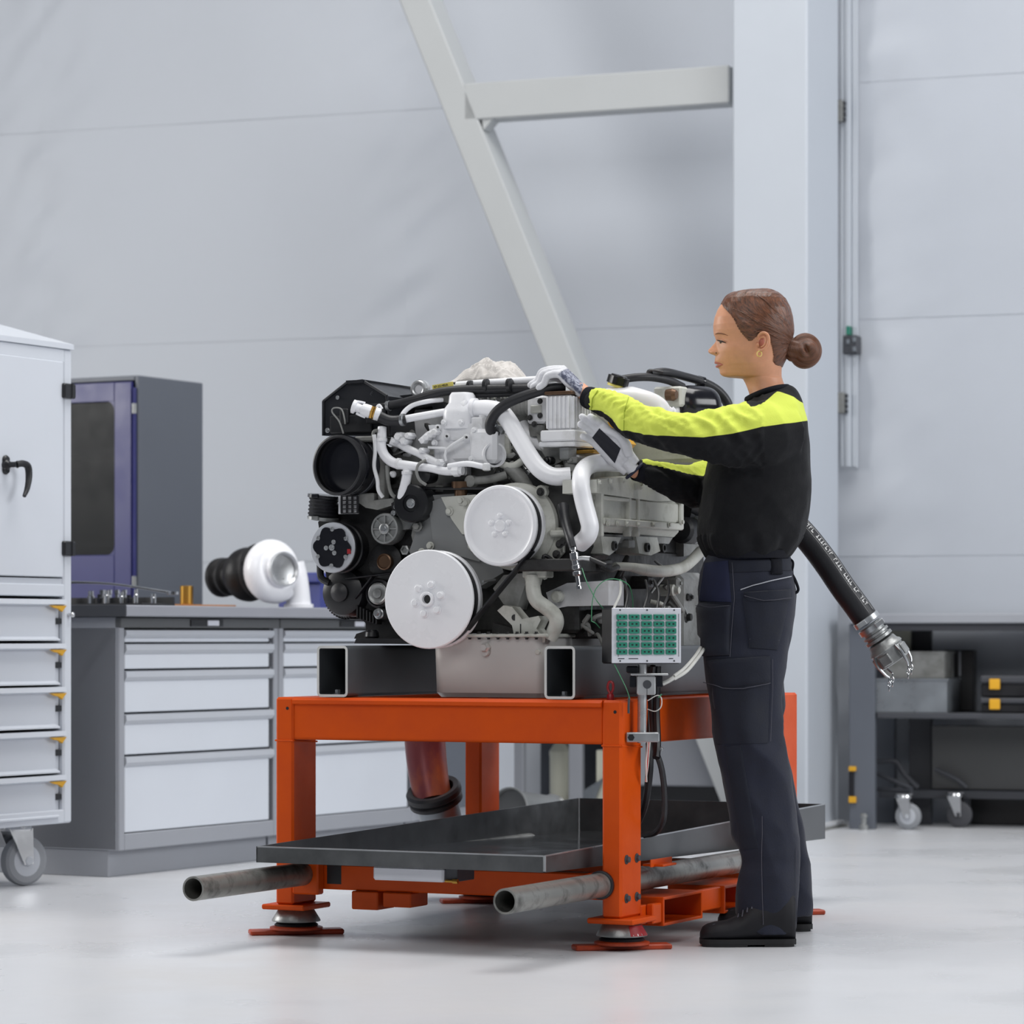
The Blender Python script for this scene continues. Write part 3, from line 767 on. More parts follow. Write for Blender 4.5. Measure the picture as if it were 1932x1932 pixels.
# yellow hooks at the side of the near bench leg
t = thing('hose_hanger', RF.w(ru(1602), -.02, 0), 'yellow hooks holding a strip on the near leg of the right bench', 'hook')
for (ya, yb) in ((1447, 1456), (1504, 1516)):
    mb = MB(); mb.box(RF, ru(1601, -.012), ru(1615, -.012), -.014, -.001, rz(yb), rz(ya), .002)
    mb.build('hook', 'yellow', t)
mb = MB(); mb.box(RF, ru(1602), ru(1612), -.009, -.001, rz(1503), rz(1458), .002); mb.build('strap', 'blackgloss', t)

# ------------------------------------------------------------------ back corner seen through the stand
t = thing('steel_shelving', P(1100, 1560, 13.75), 'grey steel shelf rack by the wall seen under the orange stand', 'shelf rack')
SFr = Frame(t.location.x, 13.75, 20)
t.location.z = 0
su = lambda px, v: SFr.loc(SFr.atv(px, 1450, v)).x
sz = lambda py: SFr.loc(SFr.atv(1060, py, 0)).z
for px in (975, 1085, 1163):
    mb = MB(); mb.box(SFr, su(px, 0) - .03, su(px, 0) + .03, 0, .04, 0, 1.0, .003); mb.build('upright', 'benchgrey', t)
for zz in (.04, .40):
    mb = MB(); mb.box(SFr, su(965, 0), su(1170, 0), .0, .38, zz, zz + .025, .003); mb.build('shelf', 'benchgrey', t)
mb = MB(); mb.box(SFr, su(965, 0), su(1170, 0), .38, .39, 0.02, 1.0); mb.build('back_panel', 'cabgrey', t)
def canister(px, pz, r, h, label, m='canister'):
    c = SFr.w(su(px, .12), .14, pz)
    tt = thing('canister', c, label, 'canister')
    mb = MB(); mb.lathe(c, (0, 0, 1), [(r * .95, 0), (r, .01), (r, h * .72), (r * 1.04, h * .74), (r * 1.04, h * .8), (r * .95, h * .82), (r * .5, h * .93)], 24); mb.build('body', m, tt)
    mb = MB(); mb.lathe(c + Vector((0, 0, h * .93)), (0, 0, 1), [(r * .4, 0), (r * .4, h * .1), (r * .3, h * .11)], 16); mb.build('lid', 'darkgrey', tt)
canister(1055, .0655, .048, .30, 'cream canister on the lower rack shelf seen beneath the stand beam')
mb = MB(); zt2 = sz(1415); mb.box(SFr, su(1122, .02), su(1152, .02), .04, .2, .0655, zt2, .003)
tag(mb.build('cardboard_box', 'canister'), 'pale square box on the rack shelf just left of the near orange leg', 'box')
mb = MB(); c = SFr.w(su(1075, .02), .02, .0655)
mb.prism([c, c + SFr.U * .10, c + SFr.U * .15 + SFr.W * .13, c + SFr.U * .02 + SFr.W * .05], SFr.V * .05)
tag(mb.build('metal_scoop', 'galv'), 'angular grey metal scoop lying at the foot of the cream canister', 'scoop')
# low grey cabinet behind the stand, right of the engine
t = thing('steel_cabinet', P(1250, 1520, 13.62), 'low mid-grey steel cabinet against the wall behind the diagonal brace', 'cabinet')
t.location.z = 0
GF = Frame(t.location.x, 13.62, 20)
gu = lambda px: GF.loc(GF.atv(px, 1400, 0)).x
gz = lambda py: GF.loc(GF.atv(1290, py, 0)).z
mb = MB(); mb.box(GF, gu(1190), gu(1383), 0, .012, gz(1482), .70, .003); mb.build('door', 'benchgrey', t)
mb = MB(); mb.box(GF, gu(1188), gu(1385), .013, .26, gz(1484), .71, .004); mb.build('carcass', 'benchgrey', t)
mb = MB(); mb.box(GF, gu(1195), gu(1380), .03, .25, 0.0, gz(1484), .002); mb.build('plinth', 'black', t)
# ------------------------------------------------------------------ orange engine stand
S = Frame(0.102, 8.929, 26.0)
ZTOP = 0.645
UL0, UL1, UR0, UR1 = -0.522, -0.467, 0.4465, 0.5015
VF0, VF1, VB0, VB1 = -0.622, -0.492, 0.511, 0.641
stand = thing('engine_stand', S.w(0, 0, 0), 'orange steel engine stand on levelling feet with two lifting pipes', 'engine stand')
def rhs(fr, u0, u1, v0, v1, z0, z1, axis, w, b):
    """Hollow rectangular tube along U, V or Z."""
    m_ = MB()
    if axis == 'V':
        m_.box(fr, u0, u1, v0, v1, z0, z0 + w, b); m_.box(fr, u0, u1, v0, v1, z1 - w, z1, b)
        m_.box(fr, u0, u0 + w, v0, v1, z0 + w * .6, z1 - w * .6, b); m_.box(fr, u1 - w, u1, v0, v1, z0 + w * .6, z1 - w * .6, b)
    elif axis == 'U':
        m_.box(fr, u0, u1, v0, v1, z0, z0 + w, b); m_.box(fr, u0, u1, v0, v1, z1 - w, z1, b)
        m_.box(fr, u0, u1, v0, v0 + w, z0 + w * .6, z1 - w * .6, b); m_.box(fr, u0, u1, v1 - w, v1, z0 + w * .6, z1 - w * .6, b)
    return m_
def foot(uc, vc):
    c = S.w(uc, vc, 0)
    mb = MB()
    RFt = Frame(c.x, c.y, 26 - 38)
    mb.box(RFt, -0.128, 0.128, -0.028, 0.028, 0.0, 0.014, 0.004)
    mb.lathe(c + Vector((0, 0, .0142)), (0, 0, 1), [(.072, 0), (.072, .006), (.06, .009)], 28)
    ft = mb.build('foot_plate', 'redplate', stand)
    mb = MB(); mb.lathe(c + Vector((0, 0, .023)), (0, 0, 1), [(.058, 0), (.060, .004), (.052, .010), (.050, .020), (.046, .024)], 28); mb.build('rubber_mount', 'rubber', ft)
    mb = MB(); mb.lathe(c + Vector((0, 0, .036)), (0, 0, 1), [(.066, 0), (.066, .004), (.050, .030), (.042, .034)], 28); mb.build('mount_cup', 'castalu', ft)
    mb = MB(); mb.lathe(c + Vector((0, 0, .02)), (0, 0, 1), [(.012, 0), (.012, .055)], 12); mb.build('threaded_stud', 'zinc', ft)
    if uc > 0 and vc < 0:                   # splash of red paint on the near right cup
        mb = MB(); pts = [c + Vector(((r_ + .0006) * cos(a_), (r_ + .0006) * sin(a_), h_)) for r_, h_ in ((.0662, .0385), (.0510, .0645)) for a_ in np.linspace(-1.25, .2, 12)]
        mb.grid(pts, 12, 2); mb.build('red_paint_splash', 'redpaint', ft)
    mb = MB(); mb.box(Frame(c.x, c.y, 26), -0.066, 0.066, -0.075, 0.075, .0705, .0845, .004); mb.build('flange', 'orange', ft)
for nm, (u0, u1, v0, v1) in (('a', (UL0, UL1, VF0, VF1)), ('b', (UR0, UR1, VF0, VF1)), ('c', (UL0, UL1, VB0, VB1)), ('d', (UR0, UR1, VB0, VB1))):
    mb = MB(); mb.box(S, u0, u1, v0, v1, 0.0846, ZTOP, 0.006)
    leg = mb.build('leg', 'orange', stand)
    foot((u0 + u1) / 2, (v0 + v1) / 2)
    if nm == 'b':
        mb = MB()
        for vv in (-0.59, -0.525):
            for zz in (.135, .235): mb.bolt(S.w(u1, vv, zz), S.U, .0085)
        mb.build('bolt_set', 'darkgrey', leg)
    if nm in 'ab':
        mb = MB(); mb.cyl(S.w((u0 + u1) / 2 + .01, v0 - .0006, ZTOP - .03), S.w((u0 + u1) / 2 + .01, v0 + .004, ZTOP - .03), .0045, n=12); mb.build('drilled_hole', 'black', leg)
        mb = MB(); mb.tube([S.w(u0, v0 - .0005, .528), S.w(u1, v0 - .0005, .528)], .0025, 8, 1); mb.tube([S.w(u1 + .0005, v0, .528), S.w(u1 + .0005, v1, .522)], .0025, 8, 1); mb.build('weld_bead', 'orange', leg)
# beams: channel sections
def channel(u0, u1, v0, v1, z0, z1, along, outer, w=.008):
    m_ = MB(); r = .0025
    if along == 'U':
        vo, vi = (v0, v1) if outer < 0 else (v1, v0); s_ = 1 if vi > vo else -1
        m_.box(S, u0, u1, *sorted((vo, vo + s_ * w)), z0, z1, r); m_.box(S, u0, u1, v0, v1, z1 - w, z1, r); m_.box(S, u0, u1, v0, v1, z0, z0 + w, r)
    else:
        uo, ui = (u0, u1) if outer < 0 else (u1, u0); s_ = 1 if ui > uo else -1
        m_.box(S, *sorted((uo, uo + s_ * w)), v0, v1, z0, z1, r); m_.box(S, u0, u1, v0, v1, z1 - w, z1, r); m_.box(S, u0, u1, v0, v1, z0, z0 + w, r)
    return m_
mb = channel(UL1 + .0005, UR0 - .0005, VF0 + .004, VF0 + .085, 0.531, ZTOP, 'U', -1)
mb.prism([S.w(UL1, VF0 + .004, ZTOP - .0005), S.w(UL1, VF0 - .006, ZTOP - .0075), S.w(UL1, VF0 - .006, ZTOP - .017), S.w(UL1, VF0 + .004, ZTOP - .02)], S.U * (UR0 - UL1))
fb = mb.build('top_beam', 'orange', stand)
channel(UL1 + .0005, UR0 - .0005, VB1 - .085, VB1 - .004, 0.531, ZTOP, 'U', 1).build('top_beam', 'orange', stand)
channel(UL0 + .003, UL1 + .02, VF1 + .0005, VB0 - .0005, 0.531, ZTOP, 'V', -1).build('side_beam', 'orange', stand)
channel(UR0 - .02, UR1 - .003, VF1 + .0005, VB0 - .0005, 0.531, ZTOP, 'V', 1).build('side_beam', 'orange', stand)
# low frame
mb = MB(); mb.box(S, UL1 + .0005, UR0 - .0005, VF0 + .03, VF0 + .085, .128, .196, .004); mb.build('low_beam', 'orange', stand)
mb = MB(); mb.box(S, UL1 + .0005, UR0 - .0005, VB0 + .02, VB0 + .08, .105, .155, .004); mb.build('low_beam', 'orange', stand)
mb = MB(); mb.box(S, UL1 + .0005, UL1 + .08, VF0 - .006, VF0 + .028, .115, .202, .004); mb.build('pipe_clamp', 'orange', stand)
mb = MB(); mb.box(S, UL1 + .085, UL1 + .135, VF0 + .03, VF0 + .09, .14, .206, .003); mb.build('spacer_block', 'rubber', stand)
# lifting pipes
for u in (-0.434, 0.4455):
    zc = .17
    a = [S.w(u, -1.185, zc), S.w(u, -.62, zc), S.w(u, 0.2, zc), S.w(u, 0.78, zc)]
    mb = MB(); mb.tube(a, .0315, 28, 1, hollow=.005); pp = mb.build('lifting_pipe', 'pipe', stand)
    if u > 0:
        mb = MB(); mb.lathe(S.w(u, VF0 - .012, zc), S.V, [(.0322, 0), (.037, .002), (.037, .011), (.0322, .012)], 28); mb.build('pipe_collar', 'rubber', pp)
        mb = MB(); mb.box(S, UR1 + .0005, UR1 + .004, -0.44, -0.30, .205, .225, .002); mb.box(S, UR1 - .03, UR1 + .03, -.42, -.33, .206, .212, .002); mb.build('pipe_bracket', 'orange', stand)
# fork pockets running across, open at the right-hand side
def pocket(px0, px1, uo, z0, z1):
    a = S.loc(S.atu(px0, 1705, uo)).y; b_ = S.loc(S.atu(px1, 1690, uo)).y
    return rhs(S, .36, uo, a, b_, z0, z1, 'U', .008, .002), a, b_
m1, pa, pb_ = pocket(1252, 1326, .53, .050, .126); m1.build('fork_pocket', 'orange', stand)
m2, pc_, pd_ = pocket(1367, 1440, .53, .050, .126); m2.build('fork_pocket', 'orange', stand)
mb = MB(); mb.box(S, .505, .525, VF1 + .02, pa, .060, .112, .003); mb.box(S, .46, .505, VF1 - .01, VF1 + .03, .06, .11, .003); mb.build('side_rail', 'orange', stand)
mb = MB(); mb.box(S, .50, .52, pb_, pc_, .066, .124, .003); mb.build('side_rail', 'orange', stand)
mb = MB(); mb.box(S, -.30, -.22, -.60, -.50, .078, .127, .003); mb.box(S, -.205, -.12, -.60, -.50, .088, .127, .003); mb.build('cross_pad', 'orange', stand)
# engine mounting tubes lying across the beams, part of the stand
def mount_tube(px0, px1, v0, v1):
    u0 = S.loc(S.atv(px0, 1260, v0)).x; u1 = S.loc(S.atv(px1, 1260, v0)).x
    z0, z1 = ZTOP + .0015, ZTOP + .139; w = .007; r = .012
    def loop(ins):
        pts = []; rr = max(.003, r - ins)
        for cx_, cz_, a0 in ((u1 - r, z1 - r, 0), (u0 + r, z1 - r, 90), (u0 + r, z0 + r, 180), (u1 - r, z0 + r, 270)):
            for k in range(4):
                a = radians(a0 + 30 * k); pts.append((cx_ + rr * cos(a), cz_ + rr * sin(a)))
        return pts
    o, i = loop(0), loop(w); n = len(o); vs = []; fs = []
    for vv in (v0, v1):
        for lp in (o, i): vs += [S.w(u, vv, z) for u, z in lp]
    m_ = MB()
    for k in range(n):
        j = (k + 1) % n
        fs += [(k, 2 * n + k, 2 * n + j, j), (n + j, 3 * n + j, 3 * n + k, n + k)]
    m_.add(vs, fs); m_.cur = 1
    m_.add(vs, [(k, (k + 1) % n, n + (k + 1) % n, n + k) for k in range(n)] + [(2 * n + (k + 1) % n, 2 * n + k, 3 * n + k, 3 * n + (k + 1) % n) for k in range(n)])
    tb = m_.build('mount_tube', ['tubegrey', 'tubeedge'], stand)
    mb = MB(); c = S.w((u0 + u1) / 2, v0 + .03, z0 + w); mb.bolt(c, (0, 0, 1), .008, .010); mb.build('bolt', 'zinc', tb)
    mb = MB(); c = S.w((u0 + u1) / 2, v0 + .012, ZTOP - .012); mb.lathe(c, (0, 0, -1), [(.011, -.004), (.011, .006), (.006, .008), (.006, .022)], 10); mb.build('fixing_nut', 'castalu', tb)
    return u0, u1
mount_tube(598, 656, VF0 + .006, .60)
mount_tube(1027, 1085, VF0 + .006, .60)
# red lifting eye
c = S.atv(1152, 1310, VF0 + .05); c.z = ZTOP
mb = MB(); mb.lathe(c, (0, 0, 1), [(.0095, 0), (.0095, .012), (.007, .016)], 16)
mb.tube([c + Vector((0, 0, .014)), c + S.U * -.008 + Vector((0, 0, .03)), c + S.U * -.004 + Vector((0, 0, .046)), c + S.U * .006 + Vector((0, 0, .044)), c + S.U * .007 + Vector((0, 0, .028)), c + Vector((0, 0, .014))], .0035, 8, 4)
mb.build('lifting_eye', 'redpaint', stand, label='small red lifting eye')

# ------------------------------------------------------------------ drip tray lying on the low frame
t = thing('drip_tray', S.w(-.02, .1, .2), 'long shallow steel drip tray under the engine, poking out past the stand legs', 'drip tray')
u0, u1, v0, v1 = -.44, .398, -.862, 1.15
def tz(v, top): k = (v - v0) / (v1 - v0); return (.258 + k * .035) if top else (.219 - k * .030)
mb = MB()
mb.add([S.w(u0, v0, tz(v0, 0)), S.w(u1, v0, tz(v0, 0)), S.w(u1, v1, tz(v1, 0)), S.w(u0, v1, tz(v1, 0)), S.w(u0, v0, tz(v0, 0) - .003), S.w(u1, v0, tz(v0, 0) - .003), S.w(u1, v1, tz(v1, 0) - .003), S.w(u0, v1, tz(v1, 0) - .003)], [(0, 1, 2, 3), (7, 6, 5, 4)])
mb.build('tray_floor', 'tray', t)
w = .004
for nm, (a, b_, o) in enumerate((((u0, v0), (u1, v0), S.V), ((u0, v1), (u1, v1), -S.V), ((u0, v0), (u0, v1), S.U), ((u1, v0), (u1, v1), -S.U))):
    mb = MB()
    mb.prism([S.w(a[0], a[1], tz(a[1], 0) - .003), S.w(b_[0], b_[1], tz(b_[1], 0) - .003), S.w(b_[0], b_[1], tz(b_[1], 1)), S.w(a[0], a[1], tz(a[1], 1))], o * w)
    mb.build('tray_rim', 'trayside', t)
mb = MB()
mb.box(S, u0 + .003, u1 - .003, v0 - .0012, v0 + .005, tz(v0, 1) - .0025, tz(v0, 1) + .001)
mb.prism([S.w(u1 - .004, v0, tz(v0, 1) - .002), S.w(u1 - .004, v1, tz(v1, 1) - .002), S.w(u1 - .004, v1, tz(v1, 1) + .001), S.w(u1 - .004, v0, tz(v0, 1) + .001)], S.U * .005)
mb.tube([S.w(u1, v0, tz(v0, 0)), S.w(u1, v0, tz(v0, 1))], .004, 8, 1)
mb.tube([S.w(u0 + .005, v1 - .005, tz(v1, 0)), S.w(u0 + .005, v1 - .005, tz(v1, 1))], .004, 8, 1)
mb.build('bright_edge', 'zinc', t)
def tray_pt(px, py, v): return S.loc(S.atv(px, py, v))
a = tray_pt(703, 1634, v0 + .04); b_ = tray_pt(836, 1674, v0 + .04)
mb = MB(); mb.box(S, a.x, b_.x, v0 + .04, v0 + .16, .178, .2145, .005); ds = mb.build('drain_sump', 'panelgrey', t)
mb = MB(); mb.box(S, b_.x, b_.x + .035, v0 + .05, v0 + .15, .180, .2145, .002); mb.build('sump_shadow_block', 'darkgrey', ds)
mb = MB(); c = S.w(b_.x + .004, v0 + .045, .182); mb.cyl(c, c + S.U * .035, .004, n=10); mb.lathe(c + S.U * .022, S.U, [(.0065, 0), (.0065, .014)], 6); mb.build('drain_fitting', 'brass', ds)

# ------------------------------------------------------------------ connector box on a clamped pole
XF = Frame(0, 8.16, -15.0)
pl0 = P(1212, 1400, 8.22)
t = thing('connector_box', (pl0.x, pl0.y, .5), 'connector box with rows of green sockets on a pole clamped to the stand', 'connector box')
XF = Frame(P(1157, 1250, 8.14).x, 8.14, -15.0)
xu = lambda px: XF.loc(XF.atv(px, 1200, 0)).x
xz = lambda py: XF.loc(XF.atv(1220, py, 0)).z
u0, u1, z0, z1 = xu(1157), xu(1285), xz(1251), xz(1147)
mb = MB(); mb.box(XF, u0 - .0, u1, .004, .105, z0 - .002, z1, .004); bx = mb.build('box_body', 'black', t)
mb = MB(); mb.box(XF, u0 - .003, u1, 0, .005, z0, z1, .001); fp = mb.build('face_plate', 'panelgrey', t)
su0, su1, sz0, sz1 = xu(1163), xu(1279), xz(1238), xz(1159)
me_s = None
for r_ in range(6):
    for c_ in range(5):
        pu = su0 + (su1 - su0) * c_ / 5; pz = sz1 - (sz1 - sz0) * r_ / 6
        dw = (su1 - su0) / 5 * .83; dh = (sz1 - sz0) / 6 * .76
        cc = XF.w(pu + dw / 2, -.002, pz - dh / 2)
        if me_s is None:
            mb = MB(); mb.obox((0, 0, 0), (XF.U, XF.V, XF.W), (dw / 2, .0035, dh / 2), .0008)
            mb.cur = 1
            for k in (-1, 1): mb.obox(XF.U * (k * dw * .2) - XF.V * .0036, (XF.U, XF.V, XF.W), (dw * .085, .0004, dh * .14))
            o = mb.build('socket', ['green', 'black'], None); o.parent = fp; me_s = o.data
        else:
            o = bpy.data.objects.new('socket', me_s); COL.objects.link(o); o.parent = fp
        o.location = cc - root_offset(fp)
mb = MB()
for px in (1170, 1221, 1272):
    for py in (1151, 1247): mb.bolt(XF.w(xu(px), 0, xz(py)), -XF.V, .0016)
mb.build('screw_set', 'darkgrey', fp)
for (a, b_) in ((1166, 1178), (1186, 1204), (1262, 1270)):
    mb = MB(); mb.box(XF, xu(a), xu(b_), -.0006, .001, xz(1243.4), xz(1241.8)); mb.build('printed_mark', 'darkgrey', fp)
mb = MB(); mb.box(XF, xu(1166), xu(1166.8), -.0006, .001, xz(1239), xz(1158)); mb.box(XF, xu(1280), xu(1280.8), -.0006, .001, xz(1239), xz(1158)); mb.build('printed_line', 'darkgrey', fp)
# pole, head, clamp
pb0 = P(1211, 1402, 8.20); pb1 = P(1213, 1253, 8.20); pb1.x = pb0.x + .0015
mb = MB(); mb.cyl(pb0, pb1, .0118, n=24); mb.build('pole', 'alu', t)
hd = P(1219, 1297, 8.185)
XQ = Frame(hd.x, hd.y, 0)
mb = MB(); mb.box(XQ, -.024, .024, -.016, .016, hd.z - .019, hd.z + .030, .003)
mb.box(XQ, -.040, .056, -.022, .030, hd.z + .031, hd.z + .036, .001); head = mb.build('tee_clamp', 'alu', t)
mb = MB(); mb.cyl(XQ.w(.002, -.018, hd.z + .008), XQ.w(.002, -.010, hd.z + .008), .011, n=20); mb.box(XQ, .001, .0025, -.0168, -.015, hd.z - .019, hd.z - .003); mb.build('clamp_bore', 'darkgrey', head)
mb = MB(); mb.box(XQ, -.042, -.026, -.012, .02, hd.z + .0, hd.z + .03, .002); mb.box(XQ, .026, .042, -.012, .02, hd.z + .0, hd.z + .03, .002); mb.box(XQ, -.05, -.02, -.0, .04, hd.z + .037, hd.z + .055, .003); mb.build('clamp_block', 'blackgloss', head)
cl = P(1212, 1391, 8.19)
XQ = Frame(cl.x, cl.y, 0)
mb = MB(); mb.box(XQ, -.043, .043, -.022, .020, cl.z - .012, cl.z + .013, .003); cb = mb.build('pole_clamp', 'zinc', t)
mb = MB(); mb.lathe(XQ.w(-.030, -.024, cl.z), XQ.V, [(.009, 0), (.009, .003)], 6); mb.build('hex_socket', 'black', cb)
# cables below the box
def cable(pts, r, m, n=8, nm='cable', par=None):
    mb = MB(); mb.tube(pts, r, n, 6); return mb.build(nm, m, par or t)
cable([P(1232, 1256, 8.26), P(1228, 1300, 8.28), P(1231, 1360, 8.28), P(1236, 1410, 8.26), P(1248, 1450, 8.26), P(1254, 1500, 8.27), P(1252, 1545, 8.28), P(1238, 1570, 8.34), P(1216, 1576, 8.42)], .008, 'rubber')
cable([P(1224, 1256, 8.30), P(1222, 1330, 8.32), P(1226, 1420, 8.30), P(1224, 1470, 8.30), P(1216, 1520, 8.34), P(1200, 1560, 8.5)], .010, 'rubber')
cable([P(1240, 1257, 8.28), P(1238, 1340, 8.28), P(1240, 1400, 8.26), P(1238, 1430, 8.24)], .010, 'black')
for k in range(3):
    cable([P(1222 + k * 2, 1400, 8.25), P(1219 + k * 2, 1440, 8.22 + .01 * k), P(1220 - k, 1475, 8.25)], .0022, 'cablewhite' if k != 1 else 'red', 6)
cable([P(1222, 1322, 8.17), P(1240, 1312, 8.16), P(1248, 1318, 8.15), P(1247, 1334, 8.15), P(1236, 1342, 8.16), P(1222, 1338, 8.18)], .0014, 'cablewhite', 6, 'sensor_wire')
cable([P(1159, 1253, 8.15), P(1170, 1275, 8.13), P(1182, 1300, 8.13), P(1188, 1318, 8.14)], .0012, 'cable', 6, 'sensor_wire')
cable([P(1187, 1316, 8.15), P(1186, 1332, 8.15), P(1186, 1346, 8.15)], .003, 'darkgrey', 8, 'cable_end')
cable([P(1243, 1316, 8.155), P(1248, 1310, 8.152)], .002, 'cable', 6, 'sensor_wire')
mb = MB(); c = P(1248, 1413, 8.25); mb.bolt(c, (-.3, -1, 0), .004); mb.build('cable_fixing', 'zinc', t)
# wires from the box up and around
for a in ([(1272, 1275, 8.2), (1290, 1262, 8.22), (1310, 1240, 8.3), (1322, 1222, 8.4)], [(1272, 1281, 8.2), (1296, 1266, 8.22), (1316, 1242, 8.3), (1328, 1225, 8.4)]):
    cable([P(*q) for q in a], .0045, 'cablewhite')
cable([P(1250, 1290, 8.2), P(1262, 1284, 8.2), P(1272, 1278, 8.2)], .006, 'cablewhite')

# ------------------------------------------------------------------ heat-stained exhaust duct under the engine, and a loose duct end
DX = 9.75
pts = [P(800, 1330, DX), P(802, 1400, DX), P(808, 1460, DX - .02), P(818, 1512, DX - .05)]
t = thing('exhaust_duct', P(812, 1540, DX), 'reddish heat-stained metal duct hanging down behind the front beam', 'duct')
mb = MB(); mb.tube(pts, [.063, .063, .061, .057], 28, 6); mb.build('duct_pipe', 'copperhose', t)
rc = P(819, 1496, DX - .04); rn = Vector((-.22, -.40, .89)).normalized()
mb = MB(); mb.open_lathe(rc, rn, [(.064, .016), (.080, .018), (.086, .010), (.086, -.004), (.080, -.012), (.076, -.014), (.083, -.020), (.083, -.030), (.070, -.034), (.058, -.030), (.060, .0), (.064, .016)], 36)
mb.build('rubber_cuff', 'rubber', t)
mb = MB(); mb.lathe(rc - rn * .03, -rn, [(.066, 0), (.064, .06), (.060, .12), (.060, .20)], 28); mb.build('lower_stub', 'galv', t)
c = P(967, 1512, 11.6); c.z = .17
t = thing('duct_end', (c.x, c.y, 0), 'round grey duct end lying behind the back left leg of the stand', 'duct')
d = Vector((-.55, -.75, .12)).normalized()
mb = MB(); mb.lathe(c + d * .02, -d, [(.075, .02), (.080, .004), (.088, .001), (.088, -.006), (.083, -.008), (.078, 0), (.078, .25), (.085, .26)], 32)
mb.build('duct_sleeve', 'ducting', t)
mb = MB(); mb.lathe(c + d * .012, -d, [(.0765, 0), (.06, .004), (.02, .006), (.001, .006)], 32); mb.build('mesh_cap', 'olive', t)
mb = MB(); mb.box(Frame(c.x, c.y + .15, 0), -.06, .06, -.08, .08, 0.0, .088, .003); mb.build('cradle', 'darkgrey', t)
# ------------------------------------------------------------------ the engine
eng = thing('engine', S.w(0, 0, ZTOP), 'large white painted diesel engine with pulleys and hoses resting on the orange stand', 'engine')
E = S.atv
R = S.atu
FW = -S.V                                   # the way the engine's front faces
def pxbox(px0, px1, py0, py1, v0, v1, b=.004, mb=None):
    m_ = mb or MB(); a = S.loc(E(px0, py1, v0)); c = S.loc(E(px1, py0, v0))
    return m_.box(S, a.x, c.x, v0, v1, a.z, c.z, b)
def sidebox(px0, px1, py0, py1, u1, u0, b=.004, mb=None):
    """A box whose right-hand face shows in pixel columns px0..px1."""
    m_ = mb or MB(); a = S.loc(R(px0, (py0 + py1) / 2, u1)); c = S.loc(R(px1, (py0 + py1) / 2, u1))
    z0 = S.loc(R((px0 + px1) / 2, py1, u1)).z; z1 = S.loc(R((px0 + px1) / 2, py0, u1)).z
    return m_.box(S, u0, u1, a.y, c.y, z0, z1, b)
def pxpoly(pts, v0, d, mb=None):
    m_ = mb or MB(); return m_.prism([E(x, y, v0) for x, y in pts], S.V * d)
def sidepoly(pts, u1, d, mb=None):
    m_ = mb or MB(); return m_.prism([R(x, y, u1) for x, y in pts], -S.U * d)
def part(mb, name, m, par=None, **k): return mb.build(name, m, par or eng, **k)
def disc(px, py, v, prof, n=40, mb=None, axis=None):
    m_ = mb or MB(); return m_.lathe(E(px, py, v), axis or FW, prof, n)
def ptube(pts, r, n=16, sub=6, mb=None, **k):
    """Tube through (px, py, v) points."""
    m_ = mb or MB(); return m_.tube([E(*p) for p in pts], r, n, sub, **k)
def circ_bolts(c, axis, rad, n, r, ph=0, mb=None):
    m_ = mb or MB(); x, y, a = frame_from(axis)
    for k in range(n):
        t = 2 * pi * k / n + ph; m_.bolt(Vector(c) + x * (rad * cos(t)) + y * (rad * sin(t)), axis, r)
    return m_
def clamp(p, axis, r, w=.010, par=None, m='zinc'):
    p = Vector(p); a = Vector(axis).normalized(); x, y, _ = frame_from(a)
    mb = MB(); mb.lathe(p - a * w / 2, a, [(r, 0), (r + .0016, .0008), (r + .0016, w - .0008), (r, w)], 20)
    mb.obox(p + x * (r + .004), (x, y, a), (.005, .006, w * .45), .001)
    return part(mb, 'hose_clamp', m, par)

# ---- core castings
mb = pxbox(712, 1090, 905, 1195, -.345, .46, .01); part(mb, 'cylinder_block', 'engdark')
mb = pxbox(735, 1060, 842, 930, -.30, .44, .012); part(mb, 'cylinder_head', 'enggrey')
mb = pxbox(830, 1100, 760, 850, -.24, .42, .012)
mb.box(S, -.05, .22, -.15, .40, 1.43, 1.475, .01); part(mb, 'rocker_cover', 'enggrey')
mb = pxbox(735, 850, 770, 872, -.25, .38, .012); part(mb, 'exhaust_cover', 'engwhite')
# oil pan
mb = MB()
a = S.loc(E(803, 1260, -.50)).x; b_ = S.loc(E(1030, 1260, -.46)).x
za, zb_ = ZTOP + .001, .806
pts0 = []
for (z, ins) in ((za, .012), (za + .012, .003), (.78, 0.0), (zb_, 0.0)):
    ring = []
    for cu_, cv_, a0 in ((b_, .35, 0), (a, .35, 90), (a, -.47, 180), (b_, -.47, 270)):
        su_ = -1 if cu_ == b_ else 1; sv_ = -1 if cv_ > 0 else 1; rr = .035
        for k in range(5):
            t = radians(a0 + 22.5 * k); ring.append(S.w(cu_ + su_ * (rr + ins) + rr * cos(t), cv_ + sv_ * (rr + ins) + rr * sin(t), z))
    pts0 += ring
mb.grid(pts0, 20, 4, True); mb.f += [list(range(20))[::-1], [60 + k for k in range(20)]]; mb.mi += [0, 0]
pan = part(mb, 'oil_pan', 'pan')
mb = MB(); mb.box(S, a - .012, b_ + .012, -.485, .36, zb_ + .0005, zb_ + .010, .003); fl = part(mb, 'pan_flange', 'engcream')
mb = MB()
for k in range(12):
    mb.bolt(S.w(a + (b_ - a) * (k + .3) / 12, -.478, zb_ + .010), (0, 0, 1), .005)
    mb.bolt(S.w(a + (b_ - a) * (k + .3) / 12, -.478, zb_), (0, 0, -1), .0045)
part(mb, 'flange_bolts', 'engdark', fl)
mb = MB(); c = E(917, 1222, -.472); mb.lathe(c, FW, [(.014, 0), (.014, .008), (.009, .012), (.009, .018)], 6); mb.lathe(c + Vector((0, 0, -.012)), FW, [(.012, 0), (.010, .008)], 12); part(mb, 'sump_plug', 'pan', pan)

